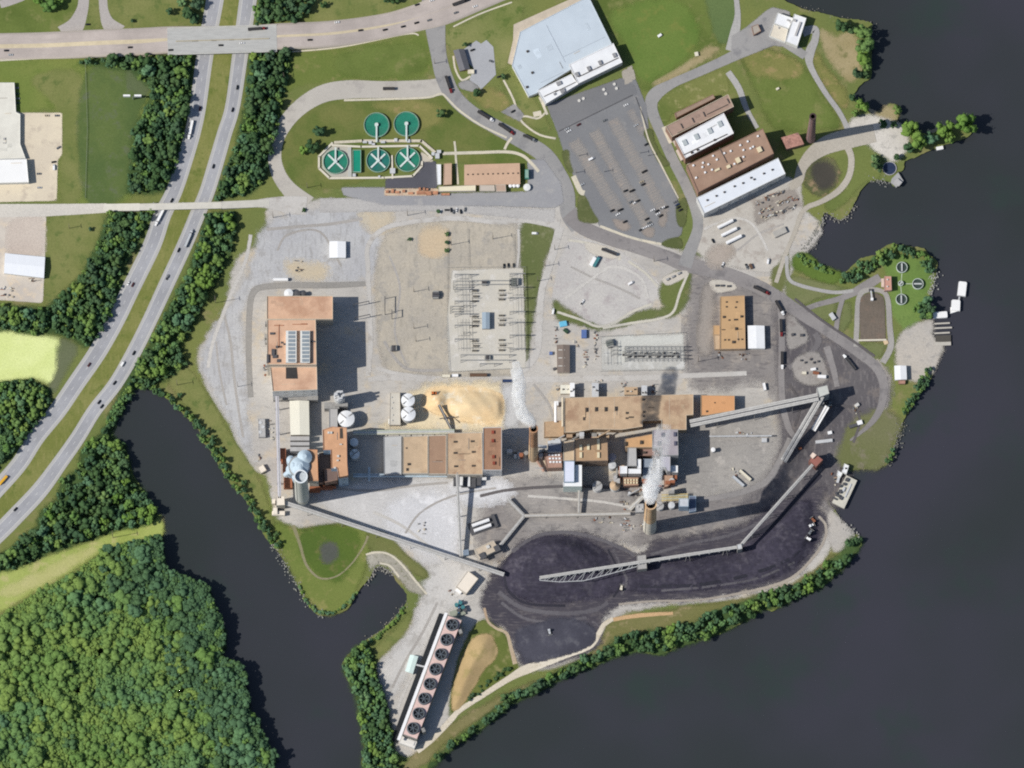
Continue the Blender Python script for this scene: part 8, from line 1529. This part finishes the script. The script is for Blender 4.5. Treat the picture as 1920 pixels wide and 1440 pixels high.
for lb, x, y, n_, sp in (("tall scrap row east of the brown shed", 1097,672,14,(1.6,9)),("second scrap row, further east of the brown shed", 1117,655,12,(1.4,12)),("scrap row along the lane west of the sky blue stack", 1042,628,10,(1.2,8)),("small rusty scrap heap south of the blue container", 1080,645,6,(2,3)),("rusty red scrap heap by the berm corner", 1116,628,8,(1.4,4)),("dark machinery heap at the coal dust yard's edge", 1213,985,12,(6,5)),("orange and rust machinery heap left of the banded chimney", 1170,990,9,(3,5)),("white and steel machinery heap beside the rusty one", 1180,982,10,(5,5)),("machinery heap by the slanting grey belt", 1169,948,8,(5,4)),("small black scrap pile on the haul road's inside", 1385,885,8,(6,4)),("jumbled scrap pile in the dark yard's middle", 1608,768,8,(5,4)),("rust coloured scrap at the west wall of the power block", 497,690,8,(2,8)),("scrap heap beside the concrete tank block", 509,806,10,(3,10)),("spill of small parts in the storage yard corner", 560,500,8,(3,7)),("dark parts pile on the tan west lot, lower left", 12,548,14,(6,5)),("small dark parts heap on the lower tan west lot", 64,526,6,(4,2)),("pallet pile at the plant street east of the sheds", 1395,668,8,(5,3)),("pipe and pallet heap under the workshop", 1350,666,7,(5,3)),("clutter of small equipment below the banded chimney conveyor", 1130,975,10,(9,3)),("clutter of steel parts at the cooling tower pumps", 850,1112,7,(6,3)),("round debris ring on the ash yard edge", 795,985,6,(6,8)),("equipment cluster north of the turbine hall, left", 1048,727,7,(4,3)),("equipment cluster north of the turbine hall, middle", 1120,722,9,(4,5)),("equipment cluster north of the turbine hall, right", 1170,727,8,(3,5)),("equipment cluster north of the turbine hall, far right", 1224,728,8,(4,4)),("scattered pallets in the gravel east of the boilers", 1395,815,8,(10,2)),("clutter along the wharf road", 1563,900,6,(3,6)),("dusty equipment under the transfer tower", 1552,752,8,(4,6)),("weathered timber pile by the west bank", 483,858,7,(3,4))): pile(lb, None, x, y, n_, sp, 0,1.2)
for i, (x, y) in enumerate(((1502,676),(1510,680),(1520,674),(1526,680),(1534,678))): crate("drum_stack", "small dark drum stack on the lower dusty island, %s from the left" % ("first", "second", "third", "fourth", "fifth")[i], "drum stack", x, y, (1.8,1.6,1.4), .4 * i, DARKM)
for px, py, lb in ((1086,189, "small round white planter on the forecourt, far west"),(1094,185, "small round white planter on the forecourt, second from the west"),(1132,168, "small round white planter on the forecourt, middle upper"),(1136,176, "small round white planter on the forecourt, middle lower"),(1152,158, "small round white planter on the forecourt, east upper"),(1156,166, "small round white planter on the forecourt, east lower")):
    c = S(px, py); t = Thing("planter", lb, "planter", c); mb = MB(); mb.cyl((c.x, c.y, c.z), 1.2, .9,16,1.4); t.part("pot", mb, PAINT["white"]); mb = MB(); mb.cyl((c.x, c.y, c.z + .9),1.2, .1,16); t.part("soil", mb, surf("pale_pebble_fill", (214,210,200)))
for i, (x, y) in enumerate(((1252,524),(1262,519),(1273,513),(1344,536),(1354,536),(1366,537))): crate("drum_stack", "%s on the %s gravel island by the dusty road, %s" % ("grey cabinet" if i < 3 else "dark planter box", "western" if i < 3 else "eastern", ("left", "middle", "right")[i % 3]), "cabinet", x, y, (3,1.8,1.6), .5 if i < 3 else 0, GREYW if i < 3 else DARKM)
semi("dark flat trailer parked on the slim gravel island by the dusty road", 1142,473, DEG(-22),15, "grey", None, cat="trailer", name="flat_trailer")
